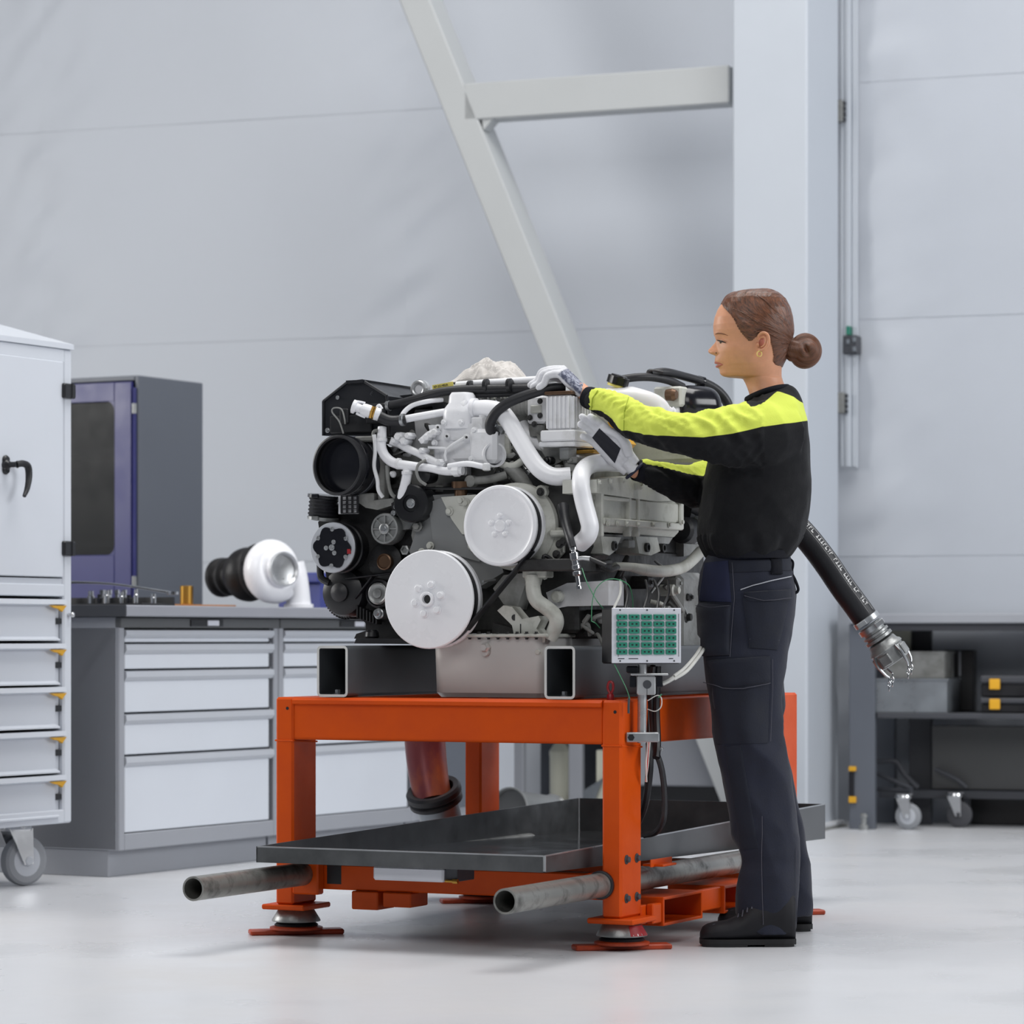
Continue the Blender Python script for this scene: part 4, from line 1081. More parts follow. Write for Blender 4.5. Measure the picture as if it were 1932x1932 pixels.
# ---- timing cover: smooth grey plate sweeping down from the water pump, with a lighter upper casting
mb = pxpoly([(800, 935), (880, 930), (905, 960), (935, 1030), (950, 1080), (900, 1110), (800, 1100), (772, 1040), (790, 990)], -.40, .06); part(mb, 'timing_cover', 'covergrey')
mb = pxpoly([(808, 948), (838, 938), (850, 972), (878, 1010), (905, 1035), (905, 1060), (870, 1050), (820, 1048)], -.412, .02); part(mb, 'cover_web', 'covergrey')
mb = pxpoly([(832, 938), (898, 933), (905, 968), (893, 1010), (872, 1008), (852, 980)], -.418, .02); part(mb, 'front_housing', 'engcream')
mb = MB()
for (x, y) in ((880, 950), (812, 1030), (796, 1042), (890, 1030), (893, 1033), (848, 965), (870, 945)): mb.bolt(E(x, y, -.42), FW, .008)
part(mb, 'cover_bolts', 'engcream')
mb = MB(); mb.lathe(E(870, 930, -.40), (0, 0, 1), [(.018, -.035), (.018, .01), (.026, .012), (.026, .03)], 20); part(mb, 'sensor_boss', 'bronze')
ptube([(760, 921, -.42), (850, 922, -.42), (930, 921, -.42), (960, 922, -.42)], .0035, 8, 2).build('fuel_line', 'black', eng)
ptube([(888, 908, -.40), (925, 904, -.40), (955, 896, -.38)], .011, 12, 4).build('stub_pipe', 'enggrey', eng)
mb = MB(); mb.lathe(E(888, 908, -.405), FW, [(.016, -.02), (.016, .006), (.008, .008)], 16); part(mb, 'stub_cap', 'enggrey')

# ---- crank pulley
c = E(829, 1131, -.475); r = .1325
mb = MB(); mb.lathe(c, FW, [(r * .4, 0), (r - .004, 0), (r - .001, .003), (r - .001, .016), (r - .004, .019)], 64); part(mb, 'pulley_rim', 'engclean')
mb = MB(); mb.lathe(c + FW * .0185, FW, [(r - .012, 0), (r - .006, .001), (r - .006, .032), (r - .012, .0335)], 64); blt = part(mb, 'belt_groove', 'rubber')
mb = MB(); mb.lathe(c + FW * .052, FW, [(r - .006, 0), (r, .0025), (r, .010), (r - .003, .0128), (.05, .0130), (.045, .0132)], 64); cp = part(mb, 'crank_pulley', 'engclean')
mb = MB(); cf = c + FW * .0652
mb.lathe(cf, FW, [(.020, 0), (.020, .009), (.018, .011), (.0125, .011), (.0125, .002), (.001, .002)], 24); part(mb, 'hub', 'engclean', cp)
mb = MB(); mb.lathe(cf + FW * .0022, FW, [(.0118, 0), (.001, .0003)], 16); part(mb, 'hub_bore', 'engdark', cp)
x_, y_, _ = frame_from(FW)
for k in range(6):
    t = 2 * pi * k / 6 + .25
    p = cf + S.U * (.040 * cos(t)) + Vector((0, 0, .040 * sin(t)))
    mb = MB(); mb.lathe(p, FW, [(.0125, 0), (.0125, .002), (.0095, .003), (.0088, .009), (.0070, .0105)], 12)
    part(mb, 'bolt', 'engclean', cp)
# ---- water pump pulley with housing
c2 = E(962, 993, -.44); r2 = .108
mb = MB(); mb.lathe(c2, FW, [(r2 * .4, 0), (r2 - .004, .0), (r2 - .001, .003), (r2 - .001, .016), (r2 - .006, .018)], 56); part(mb, 'pulley_rim', 'engclean')
mb = MB(); mb.lathe(c2 + FW * .0175, FW, [(r2 - .010, 0), (r2 - .005, .001), (r2 - .005, .030), (r2 - .010, .031)], 56); part(mb, 'belt_groove', 'rubber')
mb = MB(); mb.lathe(c2 + FW * .048, FW, [(r2 - .008, 0), (r2, .003), (r2, .011), (r2 - .003, .014), (r2 - .009, .015), (r2 - .014, .011), (r2 - .022, .0095), (.03, .0095), (.024, .0095)], 56); wp = part(mb, 'pump_pulley', 'engclean')
mb = MB(); cf = c2 + FW * .0574
mb.lathe(cf, FW, [(.016, 0), (.016, .004), (.013, .006)], 20); part(mb, 'hub', 'engclean', wp)
for k in range(5):
    t = 2 * pi * k / 5 + pi / 2
    p = cf + S.U * (.027 * cos(t)) + Vector((0, 0, .027 * sin(t))); mb = MB(); mb.lathe(p, FW, [(.0085, 0), (.0085, .002), (.0065, .003), (.006, .008), (.004, .009)], 12); part(mb, 'bolt', 'engclean', wp)
mb = MB(); mb.lathe(c2 - FW * .065, FW, [(.105, 0), (.118, .004), (.118, .030), (.110, .040), (.10, .060)], 48)
mb.lathe(E(1020, 928, -.40), FW, [(.018, -.05), (.018, .0), (.014, .004)], 16)
pxpoly([(1010, 1000), (1055, 995), (1068, 1010), (1062, 1022), (1062, 1042), (1048, 1058), (1000, 1075)], -.40, .05, mb)
pxbox(1036, 1068, 1000, 1012, -.425, -.34, .004, mb)
part(mb, 'pump_housing', 'engcream')
mb = MB()
for (x, y) in ((1056, 1027), (1063, 1022), (1050, 1046), (1020, 928)): mb.bolt(E(x, y, -.425), FW, .008)
part(mb, 'housing_bolts', 'engdark')
# drive belt between the two pulleys
def strap(a, b_, w, th, nm='drive_belt'):
    d = (b_ - a).normalized(); n = d.cross(S.V).normalized()
    mb = MB(); mb.obox((a + b_) / 2, (d, S.V, n), ((b_ - a).length / 2, w / 2, th / 2), .001); return part(mb, nm, 'rubber')
ca = c + FW * .035; cb_ = c2 + FW * .033
dv = cb_ - ca; dv = dv - S.V * dv.dot(S.V); L_ = dv.length; ang = math.acos(max(-1, min(1, (r - r2) / L_)))
base = atan2(dv.z, dv.dot(S.U))
def on(c_, rr, t): return c_ + S.U * (rr * cos(t)) + Vector((0, 0, rr * sin(t)))
t1 = base - ang
strap(on(ca, r - .003, t1) + S.V * .0, on(cb_, r2 - .002, t1), .033, .005)
# ---- belt tensioner wire clip beside the crank pulley
ptube([(911, 1097, -.50), (922, 1095, -.47), (934, 1094, -.44)], .003, 8, 3).build('steel_clip', 'zinc', eng)

# ---- accessory side, left: compressor clutch, idlers, alternator
dark = pxpoly([(600, 985), (640, 950), (700, 940), (745, 925), (800, 930), (806, 1000), (770, 1060), (748, 1110), (752, 1172), (690, 1176), (650, 1140), (618, 1110), (612, 1060)], -.37, .30); part(dark, 'accessory_bracket', 'blackiron')
cc = E(646, 1034, -.405)
mb = MB(); mb.lathe(cc, FW, [(.060, -.10), (.066, -.02), (.070, 0), (.070, .010), (.066, .013), (.066, .038), (.070, .041), (.070, .048), (.064, .052)], 44); comp_ = part(mb, 'ac_compressor', 'black')
mb = MB(); mb.lathe(cc + FW * .051, FW, [(.050, 0), (.0685, 0), (.0695, .002), (.0675, .005), (.048, .0045)], 44); part(mb, 'clutch_ring', 'aluhandle', comp_)
mb = MB(); pts = []
for k in range(48):
    t = 2 * pi * k / 48; rr = .0545 + .0055 * cos(6 * t + .5)
    pts.append(cc + FW * .0555 + S.U * (rr * cos(t)) + Vector((0, 0, rr * sin(t))))
mb.prism(pts, FW * .004); part(mb, 'clutch_plate', 'blackgloss', comp_)
mb = MB(); cf = cc + FW * .0595
for k in range(6):
    t = 2 * pi * k / 6 + .5; mb.bolt(on(cf, .050, t), FW, .0042)
for (a_, b2) in ((.016, 1.2), (.018, 3.2), (.017, 5.2)): mb.bolt(on(cf, a_, b2), FW, .0045)
mb.bolt(cf, FW, .006); part(mb, 'clutch_bolts', 'zinc', comp_)
mb = MB(); mb.box(S, S.loc(on(cf, .056, -.25)).x - .006, S.loc(on(cf, .056, -.25)).x + .004, S.loc(cf).y - .001, S.loc(cf).y + .003, S.loc(on(cf, .056, -.25)).z - .004, S.loc(on(cf, .056, -.25)).z + .009); part(mb, 'red_paint_mark', 'redpaint', comp_)
ci = E(731, 998, -.42)
mb = MB(); mb.lathe(ci, FW, [(.040, -.03), (.043, -.02), (.043, .014), (.041, .018), (.036, .018), (.035, .012), (.016, .010), (.015, .020), (.011, .022)], 36)
for k in range(8):
    t = 2 * pi * k / 8; d = S.U * cos(t) + Vector((0, 0, sin(t))); q = d.cross(FW)
    mb.obox(ci + d * .0255 + FW * .012, (d, q, FW), (.011, .0022, .005), .0008)
ti = part(mb, 'tensioner_pulley', 'castalu')
mb = circ_bolts(ci + FW * .02, FW, 0.0, 1, .008); part(mb, 'centre_bolt', 'zinc', ti)
mb = pxpoly([(752, 974), (776, 978), (780, 986), (772, 998), (758, 1000), (752, 1010), (740, 980)], -.41, .03); part(mb, 'tensioner_arm', 'castalu')
mb = MB(); mb.lathe(E(788, 993, -.405), FW, [(.015, -.03), (.015, .006)], 6); mb.bolt(E(788, 993, -.412), FW, .010); pxpoly([(780, 985), (798, 982), (800, 1035), (784, 1045), (776, 1010)], -.395, .03, mb); part(mb, 'tensioner_post', 'enggrey')
cb2 = E(779, 950, -.43)
mb = MB(); mb.lathe(cb2, FW, [(.034, -.06), (.050, -.05), (.052, -.01), (.052, .012), (.048, .016), (.024, .014), (.022, .010), (.012, .010)], 36); ip = part(mb, 'idler_pulley', 'black')
mb = MB(); mb.bolt(cb2 + FW * .011, FW, .009); part(mb, 'centre_bolt', 'zinc', ip)
pxpoly([(738, 950), (768, 928), (780, 950), (760, 975), (742, 972)], -.425, .03).build('idler_bracket', 'blackiron', eng)
mb = MB()
for (x, y) in ((757, 947), (747, 956), (755, 963), (742, 968)): mb.bolt(E(x, y, -.43), FW, .005)
part(mb, 'bracket_bolts', 'zinc')
mb = MB(); mb.lathe(E(726, 1060, -.39), FW, [(.052, -.05), (.052, 0), (.046, .004), (.024, .006)], 36); part(mb, 'bearing_housing', 'blackiron')
mb = MB(); mb.lathe(E(727, 1060, -.402), FW, [(.0225, -.006), (.0225, .008), (.019, .010), (.017, .006), (.001, .006)], 28); part(mb, 'bronze_cap', 'bronze')
mb = MB(); mb.lathe(E(766, 1038, -.395), FW, [(.014, -.02), (.014, .008), (.009, .010), (.008, .003), (.001, .003)], 6); part(mb, 'hex_plug', 'castalu')
ca_ = E(650, 1118, -.385)
mb = MB(); mb.lathe(ca_, FW, [(.058, -.12), (.068, -.09), (.070, -.01), (.062, .012), (.045, .02), (.02, .022)], 36)
for k in range(14):
    t = pi * 1.05 + k * .12; d = S.U * cos(t) + Vector((0, 0, sin(t))); mb.obox(ca_ + d * .068 - FW * .05, (d, d.cross(FW), FW), (.006, .002, .04))
al = part(mb, 'alternator', 'black')
mb = MB(); mb.lathe(ca_ + FW * .02, FW, [(.026, 0), (.026, .012), (.018, .016), (.008, .02)], 24); part(mb, 'alternator_pulley', 'rubber', al)
mb = MB(); mb.lathe(E(716, 1120, -.39), FW, [(.036, -.03), (.040, -.01), (.040, .006), (.034, .010), (.031, .004)], 32); part(mb, 'belt_roller_rim', 'rubber')
mb = MB(); mb.lathe(E(716, 1120, -.405), FW, [(.030, -.006), (.030, .010), (.026, .013), (.020, .010), (.014, .010), (.012, .015), (.007, .016)], 30); part(mb, 'belt_roller', 'castalu')
mb = MB(); mb.lathe(E(716, 1158, -.40), FW, [(.015, -.03), (.015, .005), (.012, .007)], 20); mb.bolt(E(712, 1157, -.41), FW, .008); part(mb, 'adjuster_bolt', 'zinc')
mb = MB()
for k in range(7): pxbox(672 + k * 6, 675 + k * 6, 1142 + k * 3, 1166 + k * 2, -.40, -.37, .001, mb)
part(mb, 'cooling_fins', 'blackiron')
ptube([(604, 1066, -.38), (606, 1090, -.40), (622, 1100, -.40)], .010, 10, 4).build('hose_stub', 'black', eng)
strap(E(655, 1092, -.40), E(740, 1082, -.40), .02, .004, 'accessory_belt')
strap(E(672, 1130, -.40), E(704, 1088, -.40), .02, .004, 'accessory_belt')
pxpoly([(690, 1158), (748, 1158), (760, 1180), (830, 1196), (830, 1205), (668, 1205), (672, 1196), (690, 1190)], -.36, .12).build('front_mount', 'blackiron', eng)
pxpoly([(672, 1204), (845, 1206), (845, 1216), (668, 1214)], -.42, .2).build('rubber_mount', 'rubber', eng)
mb = MB(); mb.lathe(E(702, 1205, -.40), (0, 0, 1), [(.016, 0), (.020, .006), (.018, .018), (.012, .024)], 16); part(mb, 'mount_bolt', 'black')

# ---- intake mouth (big black tube), clamps, elbow and perforated plate
ci = E(640, 878, -.47)
ax_i = (FW * .93 - S.U * .12 + Vector((0, 0, .0))).normalized()
mb = MB(); mb.open_lathe(ci, ax_i, [(.078, -.16), (.079, -.05), (.0805, -.045), (.0805, 0), (.083, .002), (.083, .010), (.078, .012), (.0745, .008), (.0735, -.02)], 56); ti = part(mb, 'intake_mouth', 'rubber')
mb = MB(); mb.open_lathe(ci, ax_i, [(.0742, .004), (.0735, -.03), (.060, -.045), (.057, -.15), (.001, -.152)], 56); part(mb, 'intake_bore', 'bore_shade', ti)
mb = MB(); mb.lathe(ci, ax_i, [(.0806, -.030), (.0826, -.029), (.0826, -.018), (.0806, -.017)], 48); part(mb, 'hose_clamp', 'blackgloss', ti)
mb = MB(); mb.lathe(ci, ax_i, [(.0792, -.075), (.0812, -.074), (.0812, -.062), (.0792, -.061)], 48); part(mb, 'hose_clamp', 'darkgrey', ti)
mb = MB(); c0 = E(680, 880, -.40); mb.lathe(c0, FW, [(.062, -.25), (.064, -.05), (.05, 0)], 32); part(mb, 'intake_pipe', 'enggrey')
mb = MB(); pxbox(668, 705, 822, 834, -.43, -.30, .004, mb); pxbox(672, 705, 930, 950, -.41, -.25, .003, mb); part(mb, 'intake_bracket', 'enggrey')
ce = E(610, 958, -.40)
mb = MB()
prof = []
for k in range(14):
    h = -.034 + .0052 * k; prof.append((.038 + (.0042 if k % 2 else 0), h))
mb.lathe(ce, (0.1, -.1, 1), prof, 28); el = part(mb, 'corrugated_elbow', 'rubber')
for dz in (-.030, .031):
    mb = MB(); mb.lathe(ce + Vector((0, 0, dz)), (0.1, -.1, 1), [(.040, -.005), (.0435, -.0045), (.0435, .0045), (.040, .005)], 28); mb.obox(ce + Vector((0, 0, dz)) + FW * .045, (S.U, S.V, S.W), (.010, .004, .005), .001); part(mb, 'hose_clamp', 'castalu' if dz < 0 else 'blackgloss', el)
# perforated plate: a black plate with real holes; pale plate added behind as the bright background
x0, x1, y0, y1 = 644, 674, 936, 968; nx, ny = 3, 4
mb = MB(); vv = -.425
for j in range(ny + 1):
    yy = y0 + (y1 - y0) * j / ny; pxbox(x0 - 1, x1 + 1, yy - 1.4, yy + 1.4, vv, vv + .004, 0, mb)
for i in range(nx + 1):
    xx = x0 + (x1 - x0) * i / nx; pxbox(xx - 1.6, xx + 1.6, y0, y1, vv + .0002, vv + .0042, 0, mb)
part(mb, 'perforated_plate', 'black')
pxbox(x0 - 6, x1 + 2, y0 - 2, y1 + 2, vv + .010, vv + .014, .001).build('bright_backing', 'engclean', eng)
pxpoly([(676, 948), (705, 944), (742, 940), (745, 952), (712, 962), (690, 958)], -.41, .05).build('hose_bracket', 'enggrey', eng)

# ---- black shroud, upper left
sh_ = [(610, 822), (610, 757), (654, 722), (684, 718), (730, 747), (737, 822)]
mb = pxpoly(sh_, -.40, .30); shroud = part(mb, 'shroud', 'blackpaint', ang=20)
mb = MB()
lp = [E(x, y, -.402) for x, y in sh_]; 
for i in range(5): mb.tube([lp[i], lp[i + 1]], .004, 8, 1)
mb.prism([E(652, 718, -.41), E(686, 716, -.41), E(684, 722, -.41), E(655, 724, -.41)], S.V * .30)
part(mb, 'shroud_lip', 'blackpaint', shroud)
mb = pxbox(622, 700, 782, 818, -.412, -.400, .004)
pxbox(640, 656, 770, 800, -.42, -.405, .004, mb); pxbox(690, 726, 760, 800, -.415, -.40, .004, mb); part(mb, 'shroud_rib', 'black', shroud)
mb = MB(); mb.bolt(E(637, 750, -.402), FW, .004); mb.bolt(E(618, 812, -.402), FW, .005); mb.bolt(E(631, 812, -.402), FW, .004); part(mb, 'shroud_screws', 'zinc', shroud)
text_obj('embossed_mark', 'E', .015, E(699, 741, -.4005), S.U * .8 - Vector((0, 0, .55)), Vector((0, 0, 1)) + S.U * .6, 'darkgrey', shroud)
ptube([(648, 818, -.43), (640, 795, -.43), (627, 778, -.43), (630, 770, -.43), (644, 772, -.43), (650, 790, -.43), (651, 800, -.425)], .0022, 8, 6).build('lock_wire', 'enggrey', eng)
# lifting lug ring
cr = E(790, 734, -.33)
mb = MB(); pts = []
for k in range(33):
    t = 2 * pi * k / 32; pts.append(cr + S.U * (.0185 * cos(t)) + Vector((0, 0, .0185 * sin(t))))
mb.tube(pts, .0065, 10, 1); mb.lathe(cr, FW, [(.026, -.02), (.026, -.004)], 28); part(mb, 'lifting_lug', 'alu')
mb = MB(); mb.lathe(cr - FW * .003, FW, [(.012, 0), (.012, .002), (.001, .0022)], 20); part(mb, 'lug_bore', 'engclean')
# ---- shelf of black cover, yellow tag and top hose bundle
pxpoly([(738, 748), (830, 738), (832, 760), (742, 772)], -.30, .28).build('loom_tray', 'blackpaint', eng)
a, b_ = E(816, 731, -.345), E(855, 724, -.345)
d = (b_ - a).normalized(); n_ = Vector((0, 0, 1))
mb = MB(); nrm = d.cross(Vector((0, 0, 1))).normalized(); mb.obox((a + b_) / 2, (d, nrm, d.cross(nrm)), ((b_ - a).length / 2, .0008, .0062), 0); lbl = part(mb, 'yellow_label', 'labely', label='yellow label with black code')
o = text_obj('label_print', 'XP-251482A', .0086, a + d * .0035 + nrm * .0012, d, Vector((0, 0, 1)), 'ink', lbl)
pxpoly([(812, 736), (858, 728), (880, 735), (880, 760), (812, 760)], -.343, .02).build('label_carrier', 'enggrey', eng)
ptube([(728, 766, -.40), (752, 762, -.40), (790, 752, -.39), (830, 740, -.37), (880, 735, -.34), (940, 734, -.32), (1000, 733, -.31), (1062, 730, -.30)], .0125, 16, 6).build('top_hose', 'rubber', eng)
ptube([(880, 746, -.33), (950, 743, -.31), (1030, 740, -.30)], .009, 12, 4).build('lower_loom', 'rubber', eng)
ptube([(862, 727, -.31), (900, 724, -.31), (960, 720, -.30), (1020, 716, -.29), (1058, 712, -.29)], .0105, 16, 5).build('white_rail', 'engclean', eng)
for x, y in ((888, 727), (918, 724), (962, 723)):
    mb = MB(); mb.lathe(E(x, y + 4, -.325), S.U * .98 + Vector((0, 0, .06)), [(.017, -.006), (.019, -.005), (.019, .005), (.017, .006)], 14); part(mb, 'rail_clip', 'black')
clamp(E(733, 766, -.40), S.U * .95 + Vector((0, 0, .08)), .0128)
# ---- silver quick coupling
q0, q1 = E(664, 766, -.48), E(714, 782, -.45)
axq = (q1 - q0).normalized(); Lq = (q1 - q0).length
mb = MB(); mb.lathe(q0, axq, [(.013, 0), (.019, .002), (.019, .010), (.013, .013), (.012, .026), (.016, .029), (.018, .036), (.018, .052), (.016, .054)], 24)
for s_ in (-1, 1): mb.tube([q0 + axq * .012 + Vector((0, 0, s_ * .016)), q0 + axq * .024 + Vector((0, 0, s_ * .018)), q0 + axq * .038 + Vector((0, 0, s_ * .019))], .0035, 8, 4)
cpl = part(mb, 'quick_coupling', 'engclean')
mb = MB(); mb.lathe(q0 + axq * .054, axq, [(.018, 0), (.0195, .001), (.0195, .006), (.018, .007)], 6); mb.lathe(q0 + axq * .062, axq, [(.019, 0), (.019, .003)], 8); part(mb, 'brass_nut', 'brass', cpl)
mb = MB(); mb.lathe(q0 + axq * .0655, axq, [(.0175, 0), (.0185, .001), (.0175, .014), (.014, .016)], 20); mb.tube([q0 + axq * .07 + Vector((0, 0, .016)), q0 + axq * .078 + Vector((0, 0, .026)), q0 + axq * .086 + Vector((0, 0, .018))], .004, 8, 4); part(mb, 'coupling_collar', 'engclean', cpl)
ptube([(716, 786, -.45), (732, 793, -.44), (748, 794, -.43), (766, 791, -.42)], .0150, 18, 6).build('black_elbow', 'rubber', eng)
clamp(E(760, 792, -.425), S.U, .0152)
ptube([(764, 791, -.42), (790, 786, -.41), (830, 779, -.39), (850, 776, -.37)], .0105, 16, 5).build('white_pipe', 'engclean', eng)
ptube([(757, 788, -.42), (764, 776, -.41), (780, 764, -.40), (808, 757, -.39), (835, 754, -.36)], .0068, 12, 6).build('white_pipe', 'engclean', eng)
pxbox(815, 838, 758, 772, -.36, -.30, .003).build('connector_plug', 'black', eng)
# ---- thermostat housing: domed top with flange
mb = MB()
c = S.loc(E(860, 800, -.40)); w_ = .042
ring = []
for (z, rx, ry) in ((c.z - .012, .046, .052), (c.z + .030, .046, .052), (c.z + .042, .044, .050), (c.z + .058, .033, .038), (c.z + .078, .031, .036), (c.z + .087, .026, .030)):
    for k in range(24):
        t = 2 * pi * k / 24; ca__ = cos(t); sa_ = sin(t)
        ring.append(S.w(c.x + rx * abs(ca__) ** .62 * (1 if ca__ > 0 else -1), -.36 + ry * abs(sa_) ** .62 * (1 if sa_ > 0 else -1), z))
mb.grid(ring, 24, 6, True); mb.f += [list(range(24))[::-1], [120 + k for k in range(24)]]; mb.mi += [0, 0]
th = part(mb, 'thermostat_housing', 'engclean')
mb = MB(); mb.lathe(E(888, 773, -.37), S.U, [(.024, -.02), (.034, -.015), (.034, -.004), (.026, .0)], 24); part(mb, 'outlet_flange', 'engwhite', th)
mb = pxbox(816, 905, 800, 872, -.395, -.28, .008); pxpoly([(808, 802), (905, 798), (912, 812), (905, 830), (815, 830)], -.402, .05, mb)
mb.lathe(E(852, 840, -.36), (0, 0, 1), [(.036, -.08), (.04, -.04), (.043, .02)], 24)
pxbox(884, 935, 808, 875, -.415, -.30, .010, mb)
part(mb, 'thermostat_base', 'engwhite')
mb = MB()
for (x, y) in ((826, 807), (843, 823), (880, 825), (870, 797), (838, 797), (895, 812), (925, 812), (890, 866), (820, 836)): mb.bolt(E(x, y, -.412), FW, .0065)
part(mb, 'base_bolts', 'engwhite')
mb = MB()
for (x, y) in ((826, 806), (843, 823), (880, 825)): mb.cyl(E(x, y, -.424), E(x, y, -.419), .0035, n=8)
part(mb, 'bolt_sockets', 'engdark')
# outlet stub with round mouth, right of the base
mb = MB(); c = E(932, 858, -.40); a_ = (S.U * .75 + FW * .65).normalized()
mb.lathe(c - a_ * .05, a_, [(.034, 0), (.034, .03), (.031, .032), (.031, .045), (.034, .048), (.034, .056), (.029, .057), (.027, .03), (.001, .028)], 28); part(mb, 'outlet_stub', 'engwhite')
# ribs and links on the base front
ptube([(842, 870, -.42), (842, 848, -.42), (876, 826, -.42)], .004, 8, 2).build('brace_wire', 'engwhite', eng)
ptube([(808, 844, -.42), (842, 846, -.42)], .0035, 8, 1).build('brace_wire', 'engwhite', eng)
ptube([(792, 834, -.42), (808, 822, -.41), (822, 812, -.40)], [.008, .011, .008], 10, 6).build('fitting_chain', 'engwhite', eng)
mb = MB()
for (x, y) in ((797, 831), (805, 825), (812, 820), (820, 815)): mb.lathe(E(x, y, -.425), FW, [(.009, -.02), (.009, .004), (.006, .006)], 6)
part(mb, 'pipe_nuts', 'engwhite')
# ---- white coolant pipes on the left front
ptube([(721, 806, -.43), (720, 825, -.435), (720, 845, -.44), (728, 862, -.44), (745, 874, -.44), (775, 879, -.44), (810, 883, -.43), (838, 889, -.43), (862, 888, -.43)], [.012, .0135, .0135, .0135, .0135, .0125, .011, .011, .013], 18, 6).build('coolant_pipe', 'engclean', eng)
clamp(E(752, 875, -.44), S.U * .98 - Vector((0, 0, .15)), .0140, m='engwhite'); clamp(E(720, 830, -.437), (0, 0, 1), .0140, m='engwhite')
mb = MB(); mb.lathe(E(866, 888, -.435), S.U, [(.014, -.018), (.016, -.014), (.016, .002), (.012, .004), (.012, .012)], 8); part(mb, 'pipe_union', 'engwhite')
ptube([(769, 880, -.44), (768, 895, -.44), (764, 915, -.44), (757, 936, -.435), (752, 944, -.43)], [.012, .0135, .0135, .0125, .012], 16, 5).build('tee_pipe', 'engclean', eng)
clamp(E(768, 892, -.44), (0, 0, 1), .0138, m='engwhite')
ptube([(846, 880, -.44), (880, 875, -.44), (905, 879, -.44), (918, 882, -.43)], .008, 12, 5).build('return_pipe', 'engclean', eng)
mb = MB(); mb.lathe(E(918, 880, -.44), (0, 0, 1), [(.007, -.012), (.012, -.010), (.012, .006), (.007, .009)], 6); part(mb, 'pipe_union', 'engwhite')
ptube([(736, 832, -.42), (752, 838, -.41), (768, 846, -.42), (790, 856, -.42), (812, 868, -.42), (838, 880, -.42)], [.012, .010, .011, .010, .012, .010], 14, 5).build('bypass_pipe', 'engwhite', eng)
mb = MB()
for (x, y, r_) in ((752, 824, .014), (770, 822, .010), (762, 832, .012), (745, 832, .009), (803, 866, .010), (796, 850, .009), (830, 872, .010)): mb.lathe(E(x, y, -.43), FW, [(r_, -.03), (r_, 0), (r_ * .8, .004), (r_ * .7, .01)], 6)
part(mb, 'cluster_nuts', 'engwhite')
ptube([(706, 820, -.45), (708, 850, -.45), (706, 880, -.45), (712, 905, -.45), (714, 925, -.45), (722, 938, -.44)], .0055, 10, 6).build('loom_hose', 'engwhite', eng)
ptube([(730, 878, -.43), (732, 905, -.43), (738, 930, -.43), (748, 940, -.42)], .0055, 10, 6).build('loom_hose', 'enggrey', eng)
ptube([(712, 812, -.445), (705, 815, -.445), (704, 825, -.445)], .005, 10, 4).build('hose_bend', 'enggrey', eng)
ptube([(804, 868, -.45), (790, 876, -.46), (786, 890, -.46), (792, 906, -.45), (804, 915, -.44)], .0042, 10, 6).build('sensor_cable', 'enggrey', eng)
mb = MB(); mb.lathe(E(800, 898, -.42), FW, [(.018, -.05), (.022, -.01), (.020, .004), (.012, .008)], 20); part(mb, 'sensor_body', 'black')
mb = MB(); mb.ell(E(742, 895, -.42), (S.U, S.V, S.W), (.009, .009, .009)); mb.bolt(E(739, 893, -.43), FW, .004); part(mb, 'ball_fitting', 'engwhite')
pxbox(712, 724, 860, 945, -.40, -.36, .004).build('dipstick_tube_bracket', 'enggrey', eng)

# ---- big white coolant pipes
ptube([(893, 772, -.37), (920, 771, -.38), (944, 777, -.39), (960, 795, -.40), (980, 828, -.41), (1003, 866, -.42), (1022, 888, -.425), (1045, 899, -.42), (1076, 898, -.40)], .0238, 24, 6).build('main_coolant_pipe', 'engclean', eng)
mb = MB(); mb.lathe(E(912, 790, -.385), (0, 0, 1), [(.013, -.04), (.013, .01)], 14); pxbox(888, 912, 786, 812, -.40, -.33, .004, mb); part(mb, 'pipe_support', 'engwhite')
mb = MB(); mb.lathe(E(896, 772, -.37), S.U, [(.026, -.008), (.030, -.006), (.030, .005), (.026, .007)], 24); part(mb, 'pipe_flange', 'engclean')
ptube([(1172, 874, -.27), (1140, 873, -.32), (1114, 877, -.38), (1099, 891, -.44), (1096, 915, -.475), (1101, 945, -.475), (1109, 975, -.475), (1113, 995, -.475), (1108, 1012, -.47), (1094, 1026, -.455)], .0238, 24, 6).build('side_coolant_pipe', 'engclean', eng)
ptube([(1085, 902, -.36), (1080, 880, -.35), (1075, 860, -.33)], .022, 14, 4).build('pipe_bracket', 'enggrey', eng)
# black filler hose
ptube([(1066, 731, -.36), (1040, 733, -.38), (1005, 742, -.40), (965, 757, -.415), (938, 776, -.42), (925, 797, -.42), (926, 812, -.41), (936, 820, -.39)], [.012, .0125, .0135, .0138, .0138, .0138, .0135, .013], 18, 6).build('filler_hose', 'rubber', eng)
mb = MB(); mb.lathe(E(940, 812, -.385), FW, [(.012, -.02), (.014, .0), (.009, .006)], 8); mb.bolt(E(934, 802, -.40), FW, .006); part(mb, 'hose_fitting', 'zinc')
pxpoly([(930, 800), (960, 828), (962, 862), (945, 870), (925, 850)], -.36, .08).build('pump_flange', 'engcream', eng)
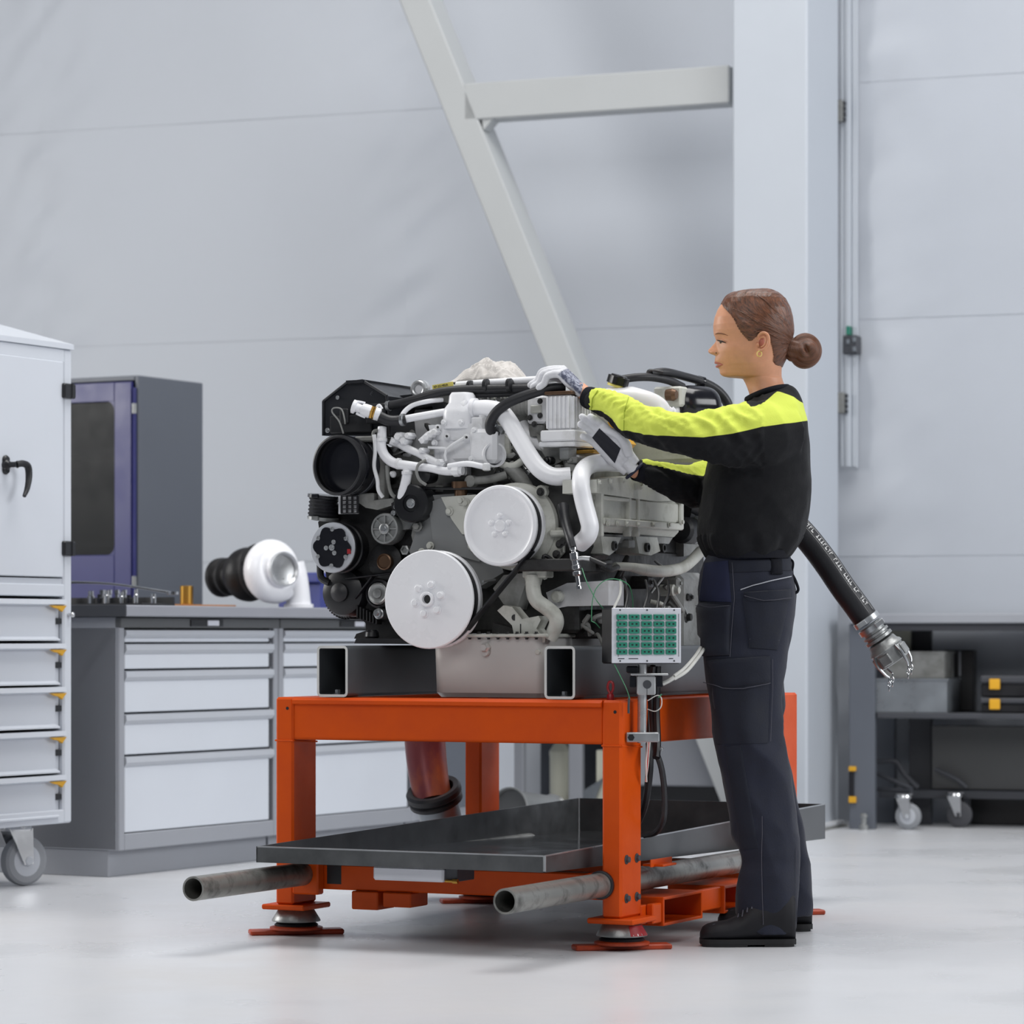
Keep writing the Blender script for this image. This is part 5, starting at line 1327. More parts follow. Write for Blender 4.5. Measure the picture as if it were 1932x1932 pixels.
# ---- bellows and pump behind the pipe
mb = MB(); c = E(984, 768, -.30); prof = []
for k in range(11): prof.append((.022 + (.0045 if k % 2 else 0), -.030 + .006 * k))
mb.lathe(c, S.U, prof, 22); part(mb, 'bellows', 'enggrey')
mb = pxbox(994, 1028, 746, 800, -.34, -.24, .006); pump = part(mb, 'fuel_pump', 'engwhite')
mb = pxbox(1000, 1020, 764, 780, -.348, -.34, .002); part(mb, 'pump_cover', 'engcream', pump)
mb = MB()
for (x, y) in ((1019, 757), (1019, 784), (1000, 788), (1008, 800)): mb.bolt(E(x, y, -.345), FW, .0055)
part(mb, 'pump_bolts', 'engdark', pump)
mb = MB(); mb.lathe(E(1013, 810, -.32), (0, 0, 1), [(.018, -.02), (.022, 0), (.022, .01)], 16); part(mb, 'pump_base', 'enggrey', pump)
ptube([(985, 800, -.30), (998, 822, -.31), (1018, 838, -.32), (1032, 842, -.33)], .016, 16, 5).build('pump_pipe', 'engwhite', eng)
# ---- ribbed filter housing
v0_, v1_ = -.40, -.28
mb = pxbox(1030, 1078, 744, 812, v0_, v1_, .006); flt = part(mb, 'filter_housing', 'engwhite')
a = S.loc(E(1030, 812, v0_)); b_ = S.loc(E(1078, 744, v0_))
for k in range(6):
    uu = a.x + (b_.x - a.x) * (k + .25) / 6; mb = MB(); mb.box(S, uu, uu + .005, v0_ - .006, v0_ + .002, a.z + .004, b_.z - .004, .0015); part(mb, 'rib', 'engwhite', flt)
for k in range(7):
    vv = v0_ + (v1_ - v0_) * (k + .3) / 7; mb = MB(); mb.box(S, b_.x - .002, b_.x + .006, vv, vv + .006, a.z + .004, b_.z - .004, .0015); part(mb, 'rib', 'engwhite', flt)
mb = MB(); mb.box(S, a.x - .012, b_.x + .014, v0_ - .012, v1_ + .01, a.z - .030, a.z - .0005, .004); mb.box(S, a.x - .020, b_.x + .012, v0_ - .006, v1_, a.z - .044, a.z - .0305, .004); part(mb, 'filter_base', 'engwhite')
mb = MB(); mb.box(S, a.x - .004, b_.x + .004, v0_ - .004, v1_ + .002, b_.z + .0005, b_.z + .010, .003); part(mb, 'filter_lid', 'bronze')
mb = MB(); c = E(1071, 845, -.36); mb.lathe(c, (0, 0, -1), [(.026, 0), (.026, .030), (.022, .034)], 6, xdir=S.U); part(mb, 'hex_bowl', 'castalu')
pxpoly([(1010, 815), (1040, 840), (1062, 842), (1060, 870), (1040, 880), (1020, 848)], -.34, .06).build('filter_bracket', 'enggrey', eng)
pxbox(1085, 1120, 848, 856, -.36, -.18, .002).build('yellow_strip', 'brass', eng)
pxbox(1072, 1092, 858, 866, -.36, -.30, .002).build('bracket_plate', 'engwhite', eng)
pxpoly([(1110, 760), (1140, 780), (1170, 825), (1112, 840)], -.16, .10).build('rear_cover', 'engcream', eng)
pxpoly([(1146, 796), (1158, 800), (1178, 820), (1192, 838), (1184, 846), (1168, 838), (1158, 822)], -.22, .03).build('yellow_bracket', 'amber', eng)

# ---- right-hand side: heat exchanger casting
US = .335
mb = sidebox(1133, 1284, 915, 1008, US, .20, .014)
hx = part(mb, 'heat_exchanger', 'engcream')
mb = sidepoly([(1126, 905), (1195, 898), (1232, 912), (1282, 928), (1284, 944), (1240, 946), (1150, 934), (1126, 930)], US + .012, .10); part(mb, 'upper_flange', 'engcream', hx)
mb = sidebox(1140, 1288, 982, 995, US + .016, US - .02, .003); sidebox(1284, 1291, 930, 1000, US + .012, US - .1, .004, mb); part(mb, 'lower_flange', 'engcream', hx)
mb = sidebox(1138, 1190, 937, 945, US + .010, US - .02, .003); sidebox(1190, 1280, 946, 984, US + .006, US - .02, .003, mb); part(mb, 'raised_panel', 'engcream', hx)
for x in (1136, 1188, 1204):
    mb = sidebox(x, x + 4, 930, 1012, US + .011, US - .01, .002); part(mb, 'rib', 'engcream', hx)
mb = MB()
for (x, y) in ((1130, 910), (1152, 908), (1176, 906), (1205, 912), (1240, 922), (1278, 938), (1146, 988), (1164, 988), (1182, 988), (1204, 990), (1232, 990), (1262, 990), (1286, 985), (1288, 945)): mb.bolt(R(x, y, US + .018), S.U, .006)
part(mb, 'flange_bolts', 'engcream', hx)
mb = MB(); mb.lathe(R(1206, 913, US + .02), S.U, [(.016, -.01), (.016, .006), (.009, .008), (.008, .002), (.001, .002)], 16); part(mb, 'lug', 'engcream', hx)
sidepoly([(1130, 1008), (1260, 1010), (1276, 1004), (1262, 1026), (1140, 1024)], US - .02, .12).build('lower_tank', 'enggrey', eng)
for pts_ in ([(1134, 1012), (1172, 1014), (1160, 1040), (1150, 1048), (1138, 1044)], [(1200, 1012), (1240, 1014), (1246, 1040), (1228, 1048), (1206, 1044)]):
    sidepoly(pts_, US - .01, .08).build('mounting_bracket', 'engcream', eng)
mb = MB()
for (x, y) in ((1158, 1030), (1220, 1033), (1250, 1034)): mb.lathe(R(x, y, US - .008), S.U, [(.013, -.01), (.013, .006), (.008, .007), (.007, .001), (.001, .001)], 14)
part(mb, 'bracket_holes', 'engdark')
sidebox(1186, 1199, 1018, 1034, US - .005, US - .08, .003).build('green_grey_plug', 'enggrey', eng)
sidebox(1090, 1330, 1035, 1195, US - .08, .05, .01).build('crankcase_side', 'engdark', eng)
sidepoly([(1120, 880), (1200, 868), (1330, 900), (1330, 1040), (1290, 1050), (1290, 925), (1232, 908), (1120, 905)], US - .06, .15).build('head_side', 'enggrey', eng)
sidepoly([(1190, 845), (1300, 862), (1300, 900), (1190, 880)], US - .10, .10).build('side_cover', 'engcream', eng)
# black pipe at far right with silver clamp
a = R(1290, 1000, US); mb = MB(); mb.lathe(R(1284, 1000, US - .03), S.V, [(.03, 0), (.038, .01), (.038, .10), (.03, .12)], 24); part(mb, 'black_coupling', 'rubber')
clamp(R(1305, 1000, US - .03), S.V, .039, .012)
mb = MB(); mb.lathe(R(1280, 965, US - .06), S.V, [(.04, 0), (.045, .01), (.045, .12)], 24); part(mb, 'black_duct', 'rubber')
# lower pipe running back
mb = MB(); mb.tube([R(1160, 1068, US - .02), R(1190, 1070, US + .0), R(1215, 1075, US + .01), R(1250, 1078, US + .01), R(1285, 1072, US + .01), R(1305, 1058, US + .01), R(1322, 1040, US + .01)], [.011, .012, .016, .0165, .016, .016, .016], 18, 6); part(mb, 'return_hose', 'engcream')
mb = MB(); mb.tube([R(1150, 1060, US - .02), R(1132, 1066, US - .01), R(1150, 1075, US), R(1165, 1070, US)], .008, 12, 5); part(mb, 'bent_pipe', 'engdark')
# clutter of injectors, pipes and fittings on the crankcase side
random.seed(11)
for k in range(22):
    x = random.uniform(1160, 1322); y = random.uniform(1085, 1240)
    p0 = R(x, y, US - .06); m_ = random.choice(['engdark', 'enggrey', 'castalu', 'engcream', 'enggrey'])
    mb = MB()
    if k % 3 == 0:
        mb.tube([p0, p0 + S.V * random.uniform(-.04, .04) + Vector((0, 0, random.uniform(-.06, .06))) + S.U * .03, p0 + S.V * random.uniform(-.05, .08) + Vector((0, 0, random.uniform(-.09, .09)))], random.uniform(.004, .009), 10, 5); part(mb, 'small_pipe', m_)
    elif k % 3 == 1:
        mb.lathe(p0, S.U, [(.017, -.02), (.017, .02), (.012, .024), (.010, .036), (.006, .038)], 14); part(mb, 'side_plug', m_)
    else:
        mb.obox(p0, (S.U, S.V, S.W), (.03, random.uniform(.01, .03), random.uniform(.01, .03)), .005); mb.bolt(p0 + S.U * .03, S.U, .006); part(mb, 'side_fitting', m_)
sidebox(1285, 1335, 1080, 1250, US - .04, .1, .02).build('flywheel_housing', 'enggrey', eng)
# ---- drain valve hanging in front of the right side
pts = [E(1062, 955, -.44), E(1067, 985, -.47), E(1075, 1015, -.51), E(1081, 1034, -.52)]
mb = MB(); mb.tube(pts, [.016, .013, .011, .010], 14, 6); part(mb, 'valve_hose', 'rubber')
q0, q1 = E(1081, 1032, -.52), E(1093, 1112, -.52); axv = (q1 - q0).normalized()
mb = MB(); mb.lathe(q0, axv, [(.007, 0), (.010, .002), (.010, .008), (.007, .010), (.007, .014), (.0125, .016), (.0125, .034), (.010, .036), (.010, .048), (.012, .050), (.012, .058), (.008, .061)], 16); vlv = part(mb, 'ball_valve', 'chrome')
mb = MB(); mb.lathe(q0 + axv * .064, axv, [(.010, 0), (.012, .002), (.012, .010), (.006, .014), (.006, .038), (.0075, .040), (.0075, .048)], 14); part(mb, 'valve_nozzle', 'chrome', vlv)
mb = MB(); hp = q0 + axv * .034; mb.tube([hp, hp + S.U * .02 + Vector((0, 0, .004)), hp + S.U * .045 + Vector((0, 0, .002))], [.005, .006, .007], 10, 4); part(mb, 'valve_lever', 'alu', vlv)
mb = MB(); mb.tube([hp + S.U * .045 + Vector((0, 0, .002)), hp + S.U * .09 - Vector((0, 0, .016))], .006, 10, 1); part(mb, 'lever_grip', 'black', vlv)
sidebox(1092, 1148, 1055, 1078, US - .02, US - .2, .003).build('lower_bracket', 'engdark', eng)
pxpoly([(1030, 935), (1040, 905), (1092, 900), (1106, 960), (1110, 1030), (1078, 1085), (1040, 1066)], -.385, .16).build('recess_shade_plate', 'engdark', eng)  # dark plate added to give the shade of the recess beside the pipe
pxpoly([(960, 905), (1000, 880), (1060, 905), (1090, 910), (1085, 935), (1020, 930), (985, 922)], -.36, .1).build('recess_shade_web', 'engdark', eng)  # second dark plate, shade of the same recess by colour
# ---- lower front right: foot bracket, elbow pipe, white block
mb = pxpoly([(938, 1152), (950, 1142), (966, 1145), (985, 1168), (1016, 1162), (1020, 1170), (1012, 1186), (1020, 1196), (1030, 1194), (1028, 1212), (985, 1218), (972, 1210), (966, 1180)], -.46, .05); fbk = part(mb, 'foot_bracket', 'engcream')
mb = MB(); mb.cyl(E(971, 1165, -.4605), E(971, 1165, -.45), .0085, n=16); part(mb, 'bracket_bore', 'engdark', fbk)
pxbox(981, 983, 1177, 1195, -.461, -.45, 0).build('bracket_slot', 'engdark', fbk)
mb = MB(); mb.bolt(E(985, 1220, -.46), FW, .008); mb.bolt(E(1016, 1230, -.46), FW, .008); part(mb, 'bracket_bolts', 'engcream', fbk)
pxpoly([(950, 1085), (1000, 1080), (985, 1120), (975, 1150), (950, 1140), (930, 1110)], -.42, .06).build('front_web', 'enggrey', eng)
mb = MB(); mb.lathe(E(1007, 1082, -.43), (0, 0, 1), [(.020, -.03), (.027, -.002), (.027, .006), (.020, .008)], 20); pxbox(985, 1030, 1076, 1090, -.45, -.40, .003, mb); part(mb, 'elbow_flange', 'engcream')
ptube([(1006, 1086, -.44), (1006, 1112, -.445), (1012, 1132, -.45), (1030, 1146, -.455), (1046, 1160, -.455), (1050, 1175, -.455), (1044, 1192, -.45), (1038, 1206, -.45)], [.020, .020, .020, .020, .020, .020, .019, .018], 20, 6).build('lower_elbow', 'engcream', eng)
pxpoly([(1030, 1118), (1070, 1100), (1148, 1095), (1148, 1142), (1070, 1144), (1040, 1150)], -.36, .10).build('side_block', 'engwhite', eng)
mb = MB(); mb.lathe(E(1052, 1126, -.37), FW, [(.016, -.01), (.016, .010), (.010, .014), (.006, .014)], 14); part(mb, 'side_plug', 'engcream')
pxbox(1060, 1150, 1150, 1205, -.30, -.10, .006).build('lower_case', 'engdark', eng)
pxpoly([(930, 1175), (968, 1185), (985, 1220), (925, 1222)], -.42, .04).build('corner_web', 'engdark', eng)
random.seed(5)
for (x, y, l) in ((1080, 1165, .05), (1100, 1180, .04), (1088, 1190, .05), (1120, 1170, .04), (1066, 1190, .03)):
    mb = MB(); p0 = E(x, y, -.33); mb.tube([p0, p0 + Vector((random.uniform(-.02, .03), -.01, random.uniform(.0, .03))), p0 + Vector((random.uniform(.0, .04), 0, random.uniform(-.02, .04)))], .006, 10, 5); part(mb, 'small_pipe', 'enggrey')
mb = MB(); mb.tube([E(1065, 1192, -.34), E(1075, 1175, -.35), E(1085, 1160, -.35)], .004, 8, 2); part(mb, 'dipstick', 'castalu')
# green sensor wires curling behind the connector box
def wire(pts, m='cable', r=.0013): mb = MB(); mb.tube(pts, r, 6, 8); return part(mb, 'sensor_wire', m)
wire([P(1116, 1172, 8.16), P(1117, 1140, 8.14), P(1124, 1112, 8.14), P(1142, 1095, 8.14), P(1165, 1093, 8.15), P(1186, 1104, 8.2), P(1193, 1126, 8.25), P(1194, 1146, 8.27)])
wire([P(1098, 1072, 8.2), P(1108, 1100, 8.17), P(1125, 1132, 8.16), P(1138, 1148, 8.2)])
wire([P(1116, 1172, 8.16), P(1124, 1176, 8.16), P(1132, 1185, 8.2)])
for (x0_, x1_) in ((1158, 1170), (1180, 1176), (1215, 1218), (1240, 1234), (1250, 1260)):
    wire([P(x0_, 1148, 8.30), P((x0_ + x1_) / 2 + 6, 1120, 8.34), P(x1_, 1095, 8.40)], random.choice(['black', 'cablewhite', 'black']), .0035)
# ---- top right: expansion tank, cap, air canister, hoses
ct = E(1190, 770, -.06)
mb = MB(); Xt = (S.U * .8 + S.V * .6).normalized(); Yt_ = (S.V * .8 - S.U * .6).normalized()
pts = []; nu, nv = 28, 16
for j in range(nv + 1):
    ph = -pi / 2 + pi * j / nv
    for k in range(nu):
        t = 2 * pi * k / nu; sp = lambda q, e: (abs(q) ** e) * (1 if q > 0 else -1)
        pts.append(ct + Xt * (.112 * sp(cos(ph), .6) * sp(cos(t), .7)) + Yt_ * (.07 * sp(cos(ph), .6) * sp(sin(t), .7)) + Vector((0, 0, .058 * sp(sin(ph), .75) - .10 * max(0, sp(cos(ph), .6) * sp(cos(t), .7)) * .25)))
mb.grid(pts, nu, nv + 1, True); tank = part(mb, 'expansion_tank', 'tank')
cc_ = E(1165, 722, -.10); axc = Vector((.28, -.15, .95)).normalized()
mb = MB(); mb.lathe(cc_ - axc * .012, axc, [(.026, 0), (.026, .006), (.024, .008)], 24); part(mb, 'tank_neck', 'labely', tank)
mb = MB(); pts = []
for k in range(36):
    t = 2 * pi * k / 36; x_, y_, _ = frame_from(axc); rr = .029 * (1 + .055 * (1 if (k // 3) % 2 else -1))
    pts.append(cc_ - axc * .004 + x_ * rr * cos(t) + y_ * rr * sin(t))
mb.prism(pts, axc * .021); mb.lathe(cc_ + axc * .017, axc, [(.024, 0), (.022, .004), (.010, .005)], 20); part(mb, 'tank_cap', 'black', tank)
mb = MB(); mb.lathe(ct + Xt * .108 + Vector((0, 0, -.01)), Xt, [(.012, 0), (.016, .004), (.012, .008), (.016, .012), (.010, .018)], 14); part(mb, 'tank_spigot', 'engwhite', tank)
cd = E(1312, 766, .22); Xd = (S.U * .55 + S.V * .83).normalized(); Yd = Vector((0, 0, 1)).cross(Xd)
mb = MB(); pts = []
for j in range(nv + 1):
    ph = -pi / 2 + pi * j / nv
    for k in range(nu):
        t = 2 * pi * k / nu
        pts.append(cd + Xd * (.070 * sp(sin(ph), .55)) + Yd * (.055 * sp(cos(ph), .6) * cos(t)) + Vector((0, 0, .058 * sp(cos(ph), .6) * sin(t))))
mb.grid(pts, nu, nv + 1, True); part(mb, 'air_canister', 'blackgloss')
mb = MB(); mb.lathe(cd - Xd * .072 - Vector((0, 0, .016)), -Xd, [(.022, -.01), (.026, 0), (.026, .01), (.018, .014), (.012, .012)], 20); mb.lathe(cd - Xd * .086 - Vector((0, 0, .016)), -Xd, [(.014, 0), (.014, .10)], 14); part(mb, 'canister_pipe', 'engwhite')
mb = pxbox(1232, 1285, 728, 768, .12, .30, .006); mb.lathe(E(1262, 742, .11), FW, [(.012, -.01), (.014, .008)], 12); part(mb, 'rear_casting', 'engcream')
mb = MB(); mb.lathe(E(1264, 745, .105), S.U, [(.016, -.01), (.018, .01), (.012, .02)], 14); part(mb, 'rear_plug', 'bronze')
ptube([(1172, 716, .02), (1200, 712, .04), (1230, 712, .08), (1262, 718, .13), (1288, 730, .18)], .0115, 14, 6).build('rear_hose', 'rubber', eng)
ptube([(1228, 704, .08), (1255, 702, .12), (1290, 710, .2), (1330, 722, .28), (1355, 738, .32), (1372, 760, .34), (1380, 790, .36)], [.011, .012, .012, .012, .014, .014, .014], 14, 6).build('rear_hose', 'rubber', eng)
mb = MB(); mb.lathe(E(1322, 720, .27), S.U * .75 + S.V * .65 - Vector((0, 0, .2)), [(.0145, -.012), (.0155, -.01), (.0155, .01), (.0145, .012)], 14); part(mb, 'hose_sleeve', 'blackgloss')
ptube([(1222, 709, .07), (1226, 700, .075), (1250, 703, .10)], .006, 10, 4).build('hose_end', 'black', eng)
pxbox(1180, 1330, 790, 875, -.05, .38, .01).build('rear_manifold', 'engcream', eng)
# extra castings on the top so no gaps show between pipes
pxbox(905, 1028, 756, 850, -.26, .1, .01).build('inlet_manifold', 'enggrey', eng)
for k in range(5):
    mb = MB(); mb.lathe(E(950 + 26 * k, 742, -.20), (0, 0, 1), [(.012, -.03), (.012, .008), (.008, .012)], 12); part(mb, 'injector_cap', 'blackiron' if k % 2 else 'enggrey')
mb = MB()
for k in range(10): mb.bolt(E(905 + 13 * k, 752 - (k % 2) * 5, -.27), FW, .006)
part(mb, 'cover_bolts', 'engcream')
# dark webs and hoses between water pump and block
ptube([(960, 880, -.36), (985, 905, -.36), (1000, 935, -.37)], .020, 14, 4).build('inner_pipe', 'enggrey', eng)
ptube([(935, 872, -.37), (965, 880, -.37), (985, 870, -.36)], .010, 12, 4).build('inner_pipe', 'engcream', eng)
ptube([(950, 862, -.36), (975, 858, -.35), (990, 850, -.34)], .008, 12, 4).build('inner_pipe', 'enggrey', eng)
random.seed(8)
for k in range(16):
    x = random.uniform(935, 1000); y = random.uniform(835, 905); mb = MB(); p0 = E(x, y, -.345)
    if k % 2: mb.bolt(p0, FW, random.uniform(.005, .009))
    else: mb.tube([p0, p0 + S.U * random.uniform(-.02, .03) + FW * .015 + Vector((0, 0, random.uniform(-.02, .02))), p0 + S.U * random.uniform(-.03, .04) + Vector((0, 0, random.uniform(-.03, .03)))], random.uniform(.003, .006), 8, 4)
    part(mb, 'small_fitting', random.choice(['enggrey', 'castalu', 'engcream', 'engdark']))

random.seed(21)
for k in range(46):
    zone = ((738, 900, 886, 928, -.33), (742, 815, 805, 868, -.30), (1030, 1100, 860, 905, -.36), (1060, 1150, 1150, 1205, -.31), (885, 1030, 742, 758, -.275), (985, 1035, 1060, 1075, -.40))[k % 6]
    x = random.uniform(zone[0], zone[1]); y = random.uniform(zone[2], zone[3]); p0 = E(x, y, zone[4]); mb = MB()
    q = k % 4
    if q == 0: mb.lathe(p0, FW, [(.011, -.02), (.011, .008), (.007, .010), (.007, .020), (.004, .021)], 12); nm = 'pipe_plug'
    elif q == 1: mb.tube([p0, p0 + FW * .02 + S.U * random.uniform(-.03, .03), p0 + FW * .02 + S.U * random.uniform(-.05, .05) + Vector((0, 0, random.uniform(-.03, .03))), p0 + S.U * random.uniform(-.06, .06) + Vector((0, 0, random.uniform(-.05, .05)))], random.uniform(.003, .0055), 8, 5); nm = 'small_pipe'
    elif q == 2: mb.obox(p0, (S.U, S.V, S.W), (random.uniform(.008, .02), .016, random.uniform(.006, .015)), .003); mb.bolt(p0 + FW * .016, FW, .005); nm = 'side_fitting'
    else: mb.bolt(p0, FW, random.uniform(.006, .009)); nm = 'bolt'
    part(mb, nm, random.choice(['engwhite', 'enggrey', 'castalu', 'engcream', 'engdark', 'black']))

# ---- cloth lying on the engine top
tc = E(925, 716, -.10)
t = thing('rag', tc, 'crumpled beige rag lying on top of the engine behind the white rail', 'rag')
mb = MB(); pts = []; nx, ny = 90, 50
for j in range(ny):
    for i in range(nx):
        a = (i / (nx - 1) * 2 - 1); b_ = (j / (ny - 1) * 2 - 1)
        h = .050 * max(0, 1 - (abs(a - .06) ** 2.2) * 1.0) * max(0, 1 - abs(b_) ** 2) ** .7
        n1 = noise.noise(Vector((a * 2.6 + b_, b_ * 2.0, 2.2))); n2 = noise.noise(Vector((a * 3.6 - b_ * 2, b_ * 2.4 + a * 1.6, 5.1)))
        h = h * (1 + .45 * n1) + .022 * (.5 - abs(n2) * 1.6) * min(1, h / .02) + .003 * (.4 - abs(noise.noise(Vector((a * 11 + b_ * 6, b_ * 7 - a * 5, 1.1))))) * min(1, h / .02)
        pts.append(tc + S.U * (a * .098 + .006 * n2) + S.V * (b_ * .08 + .01 * n1) + Vector((0, 0, h - .010)))
mb.grid(pts, nx, ny); o = mb.build('rag_cloth', 'cloth', t, ang=80)
md = o.modifiers.new('solid', 'SOLIDIFY'); md.thickness = .003; md.offset = -1

# ---- large black hose with claw coupling, hanging out behind the mechanic
HZ = 8.95
pts = [P(1440, 965, HZ), P(1490, 985, HZ), P(1520, 1012, HZ), P(1556, 1058, HZ), P(1590, 1108, HZ), P(1618, 1146, HZ), P(1636, 1172, HZ)]
t = thing('coolant_hose', pts[2], 'thick black rubber hose with white print and a silver claw coupling', 'hose')
# it leaves the engine's rear side
hose_pts = [S.w(.30, .30, 1.19), P(1400, 955, HZ + .15)] + pts
mb = MB(); mb.tube(hose_pts, .0365, 28, 7); hs = mb.build('hose_body', 'rubber', t)
path = catmull(hose_pts, 12)
# white printed stripe: short letters following the hose
mb = MB()
import random as _r
_r.seed(3)
i0 = int(len(path) * .36)
seg = []
acc = 0; pos = [0]
for i in range(1, len(path)): acc += (path[i] - path[i - 1]).length; pos.append(acc)
def on_path(s_):
    i = int(np.searchsorted(pos, s_)); i = max(1, min(len(path) - 1, i)); k = (s_ - pos[i - 1]) / max(1e-9, pos[i] - pos[i - 1])
    p = path[i - 1].lerp(path[i], k); d = (path[i] - path[i - 1]).normalized(); return p, d
words = 'FLEXIBLE COOLANT HOSE 51MM 10 BAR '
s_ = pos[i0]; end = pos[-1] - .02
def surf(s_, a_):
    p, d = on_path(s_); up_ = Vector((0, 0, 1)); side = d.cross(up_).normalized(); nn = side.cross(d).normalized()
    cam_side = side if side.y < 0 else -side
    dirn = (nn * cos(a_) + cam_side * sin(a_)).normalized(); return p + dirn * .0371
A0_, A1_ = .70, 1.05
ns = 60
for (aa, wd) in ((A0_ - .12, .03), (A1_ + .12, .012)):
    vv = []
    for i in range(ns + 1):
        q = s_ + (end - s_) * i / ns; vv += [surf(q, aa), surf(q, aa + wd)]
    mb.add(vv, [(2 * i, 2 * i + 1, 2 * i + 3, 2 * i + 2) for i in range(ns)])
q = s_; k = 0
while q < end - .012:
    ch = words[k % len(words)]; k += 1; L_ = .010
    if ch != ' ':
        strokes = {0: ((0, 1, 0, .25), (0, .25, .2, .8)), 1: ((0, 1, 0, .25), (.7, 1, .25, 1)), 2: ((0, .25, 0, .8), (0, 1, .4, .6)), 3: ((0, 1, .3, .6), (.75, 1, 0, .9))}[ord(ch) % 4]
        for (a0, a1, b0, b1) in strokes:
            f = lambda aa, bb: surf(q + L_ * .8 * bb, A0_ + (A1_ - A0_) * aa)
            mb.add([f(a0, b0), f(a1, b0), f(a1, b1), f(a0, b1)], [(0, 1, 2, 3)])
    q += L_
mb.build('hose_print', 'inkwhite', hs, smooth=False)
e = pts[-1]; dh = (pts[-1] - pts[-2]).normalized()
for k in (0, 1):
    p = e - dh * (.012 - .026 * k)
    mb = MB(); mb.lathe(p, dh, [(.0368, 0), (.0400, .001), (.0400, .016), (.0368, .017)], 28)
    side = dh.cross(Vector((0, -1, 0))).normalized()
    mb.obox(p + dh * .008 + (side * .5 * (-1 if k else 1) + Vector((0, -1, 0)) * .86) * .043, (side, Vector((0, -1, 0)), dh), (.014, .006, .007), .001)
    mb.build('hose_clamp', 'zinc', t)
mb = MB(); mb.lathe(e + dh * .032, dh, [(.033, -.02), (.033, .006), (.040, .008), (.040, .014), (.034, .016), (.034, .020), (.042, .022), (.042, .030), (.034, .032)], 28); mb.build('hose_tail', 'castalu', t)
mb = MB(); cb3 = e + dh * .066; mb.lathe(cb3, dh, [(.034, 0), (.040, .003), (.044, .016), (.050, .022), (.052, .028), (.048, .032), (.048, .070), (.044, .073), (.040, .073), (.038, .03), (.001, .028)], 30)
x_, y_, _ = frame_from(dh)
for k in range(4):
    a = 2 * pi * k / 4 + .5; d = x_ * cos(a) + y_ * sin(a); q_ = dh.cross(d)
    mb.obox(cb3 + d * .046 + dh * .052, (d, q_, dh), (.006, .017, .016), .003)
cpl = mb.build('claw_coupling', 'castalu', t)
for k in range(4):
    a = 2 * pi * k / 4 + 1.1; d = x_ * cos(a) + y_ * sin(a)
    mb = MB(); mb.tube([cb3 + d * .050 + dh * .03, cb3 + d * .056 + dh * .055, cb3 + d * .052 + dh * .085, cb3 + d * .046 + dh * .098], [.004, .005, .004, .003], 8, 5)
    mb.build('coupling_arm', 'zinc', cpl)
    mb = MB(); qq = cb3 + d * .046 + dh * .098
    for m_ in range(3): 
        ring = [qq + Vector((0, 0, -.012 * m_ - .006)) + (Vector((1, 0, 0)) if m_ % 2 else Vector((0, 1, 0))) * .004 * cos(2 * pi * i / 8) + Vector((0, 0, 1)) * .008 * sin(2 * pi * i / 8) for i in range(9)]
        mb.tube(ring, .0012, 6, 1)
    mb.build('safety_chain', 'chrome', cpl)
# ------------------------------------------------------------------ the mechanic
PY = 8.50                                   # depth of the middle of her body
person = thing('person', P(1420, 1780, 8.5), 'person in a black and hi-vis yellow sweatshirt reaching onto the engine with gloved hands', 'person')
person.location.z = 0

def remesh(mb, voxel, it=4, fac=.5):
    me = bpy.data.meshes.new('tmp'); me.from_pydata([tuple(v) for v in mb.v], [], mb.f); me.update()
    o = bpy.data.objects.new('tmp', me); COL.objects.link(o)
    m = o.modifiers.new('r', 'REMESH'); m.mode = 'VOXEL'; m.voxel_size = voxel
    if it:
        s_ = o.modifiers.new('s', 'SMOOTH'); s_.factor = fac; s_.iterations = it
    dg = bpy.context.evaluated_depsgraph_get()
    me2 = bpy.data.meshes.new_from_object(o.evaluated_get(dg))
    bpy.data.objects.remove(o); bpy.data.meshes.remove(me)
    n = len(me2.vertices); v = np.zeros(n * 3); me2.vertices.foreach_get('co', v)
    nr = np.zeros(n * 3); me2.vertices.foreach_get('normal', nr)
    f = [list(p.vertices) for p in me2.polygons]
    bpy.data.meshes.remove(me2)
    return v.reshape(-1, 3), nr.reshape(-1, 3), f

def mesh_obj(name, v, f, m, parent, attrs=None, vecs=None, smooth=True):
    off = np.array(root_offset(parent)); me = bpy.data.meshes.new(name)
    me.from_pydata((np.asarray(v) - off).tolist(), [], f)
    for x in (m if isinstance(m, (list, tuple)) else [m]): me.materials.append(M[x] if isinstance(x, str) else x)
    if smooth: me.polygons.foreach_set('use_smooth', [True] * len(me.polygons))
    for k, a in (attrs or {}).items():
        at = me.attributes.new(k, 'FLOAT', 'POINT'); at.data.foreach_set('value', np.asarray(a, dtype=np.float32))
    for k, a in (vecs or {}).items():
        at = me.attributes.new(k, 'FLOAT_VECTOR', 'POINT'); at.data.foreach_set('vector', np.asarray(a, dtype=np.float32).ravel())
    me.update(); o = bpy.data.objects.new(name, me); COL.objects.link(o); o.parent = parent
    return o

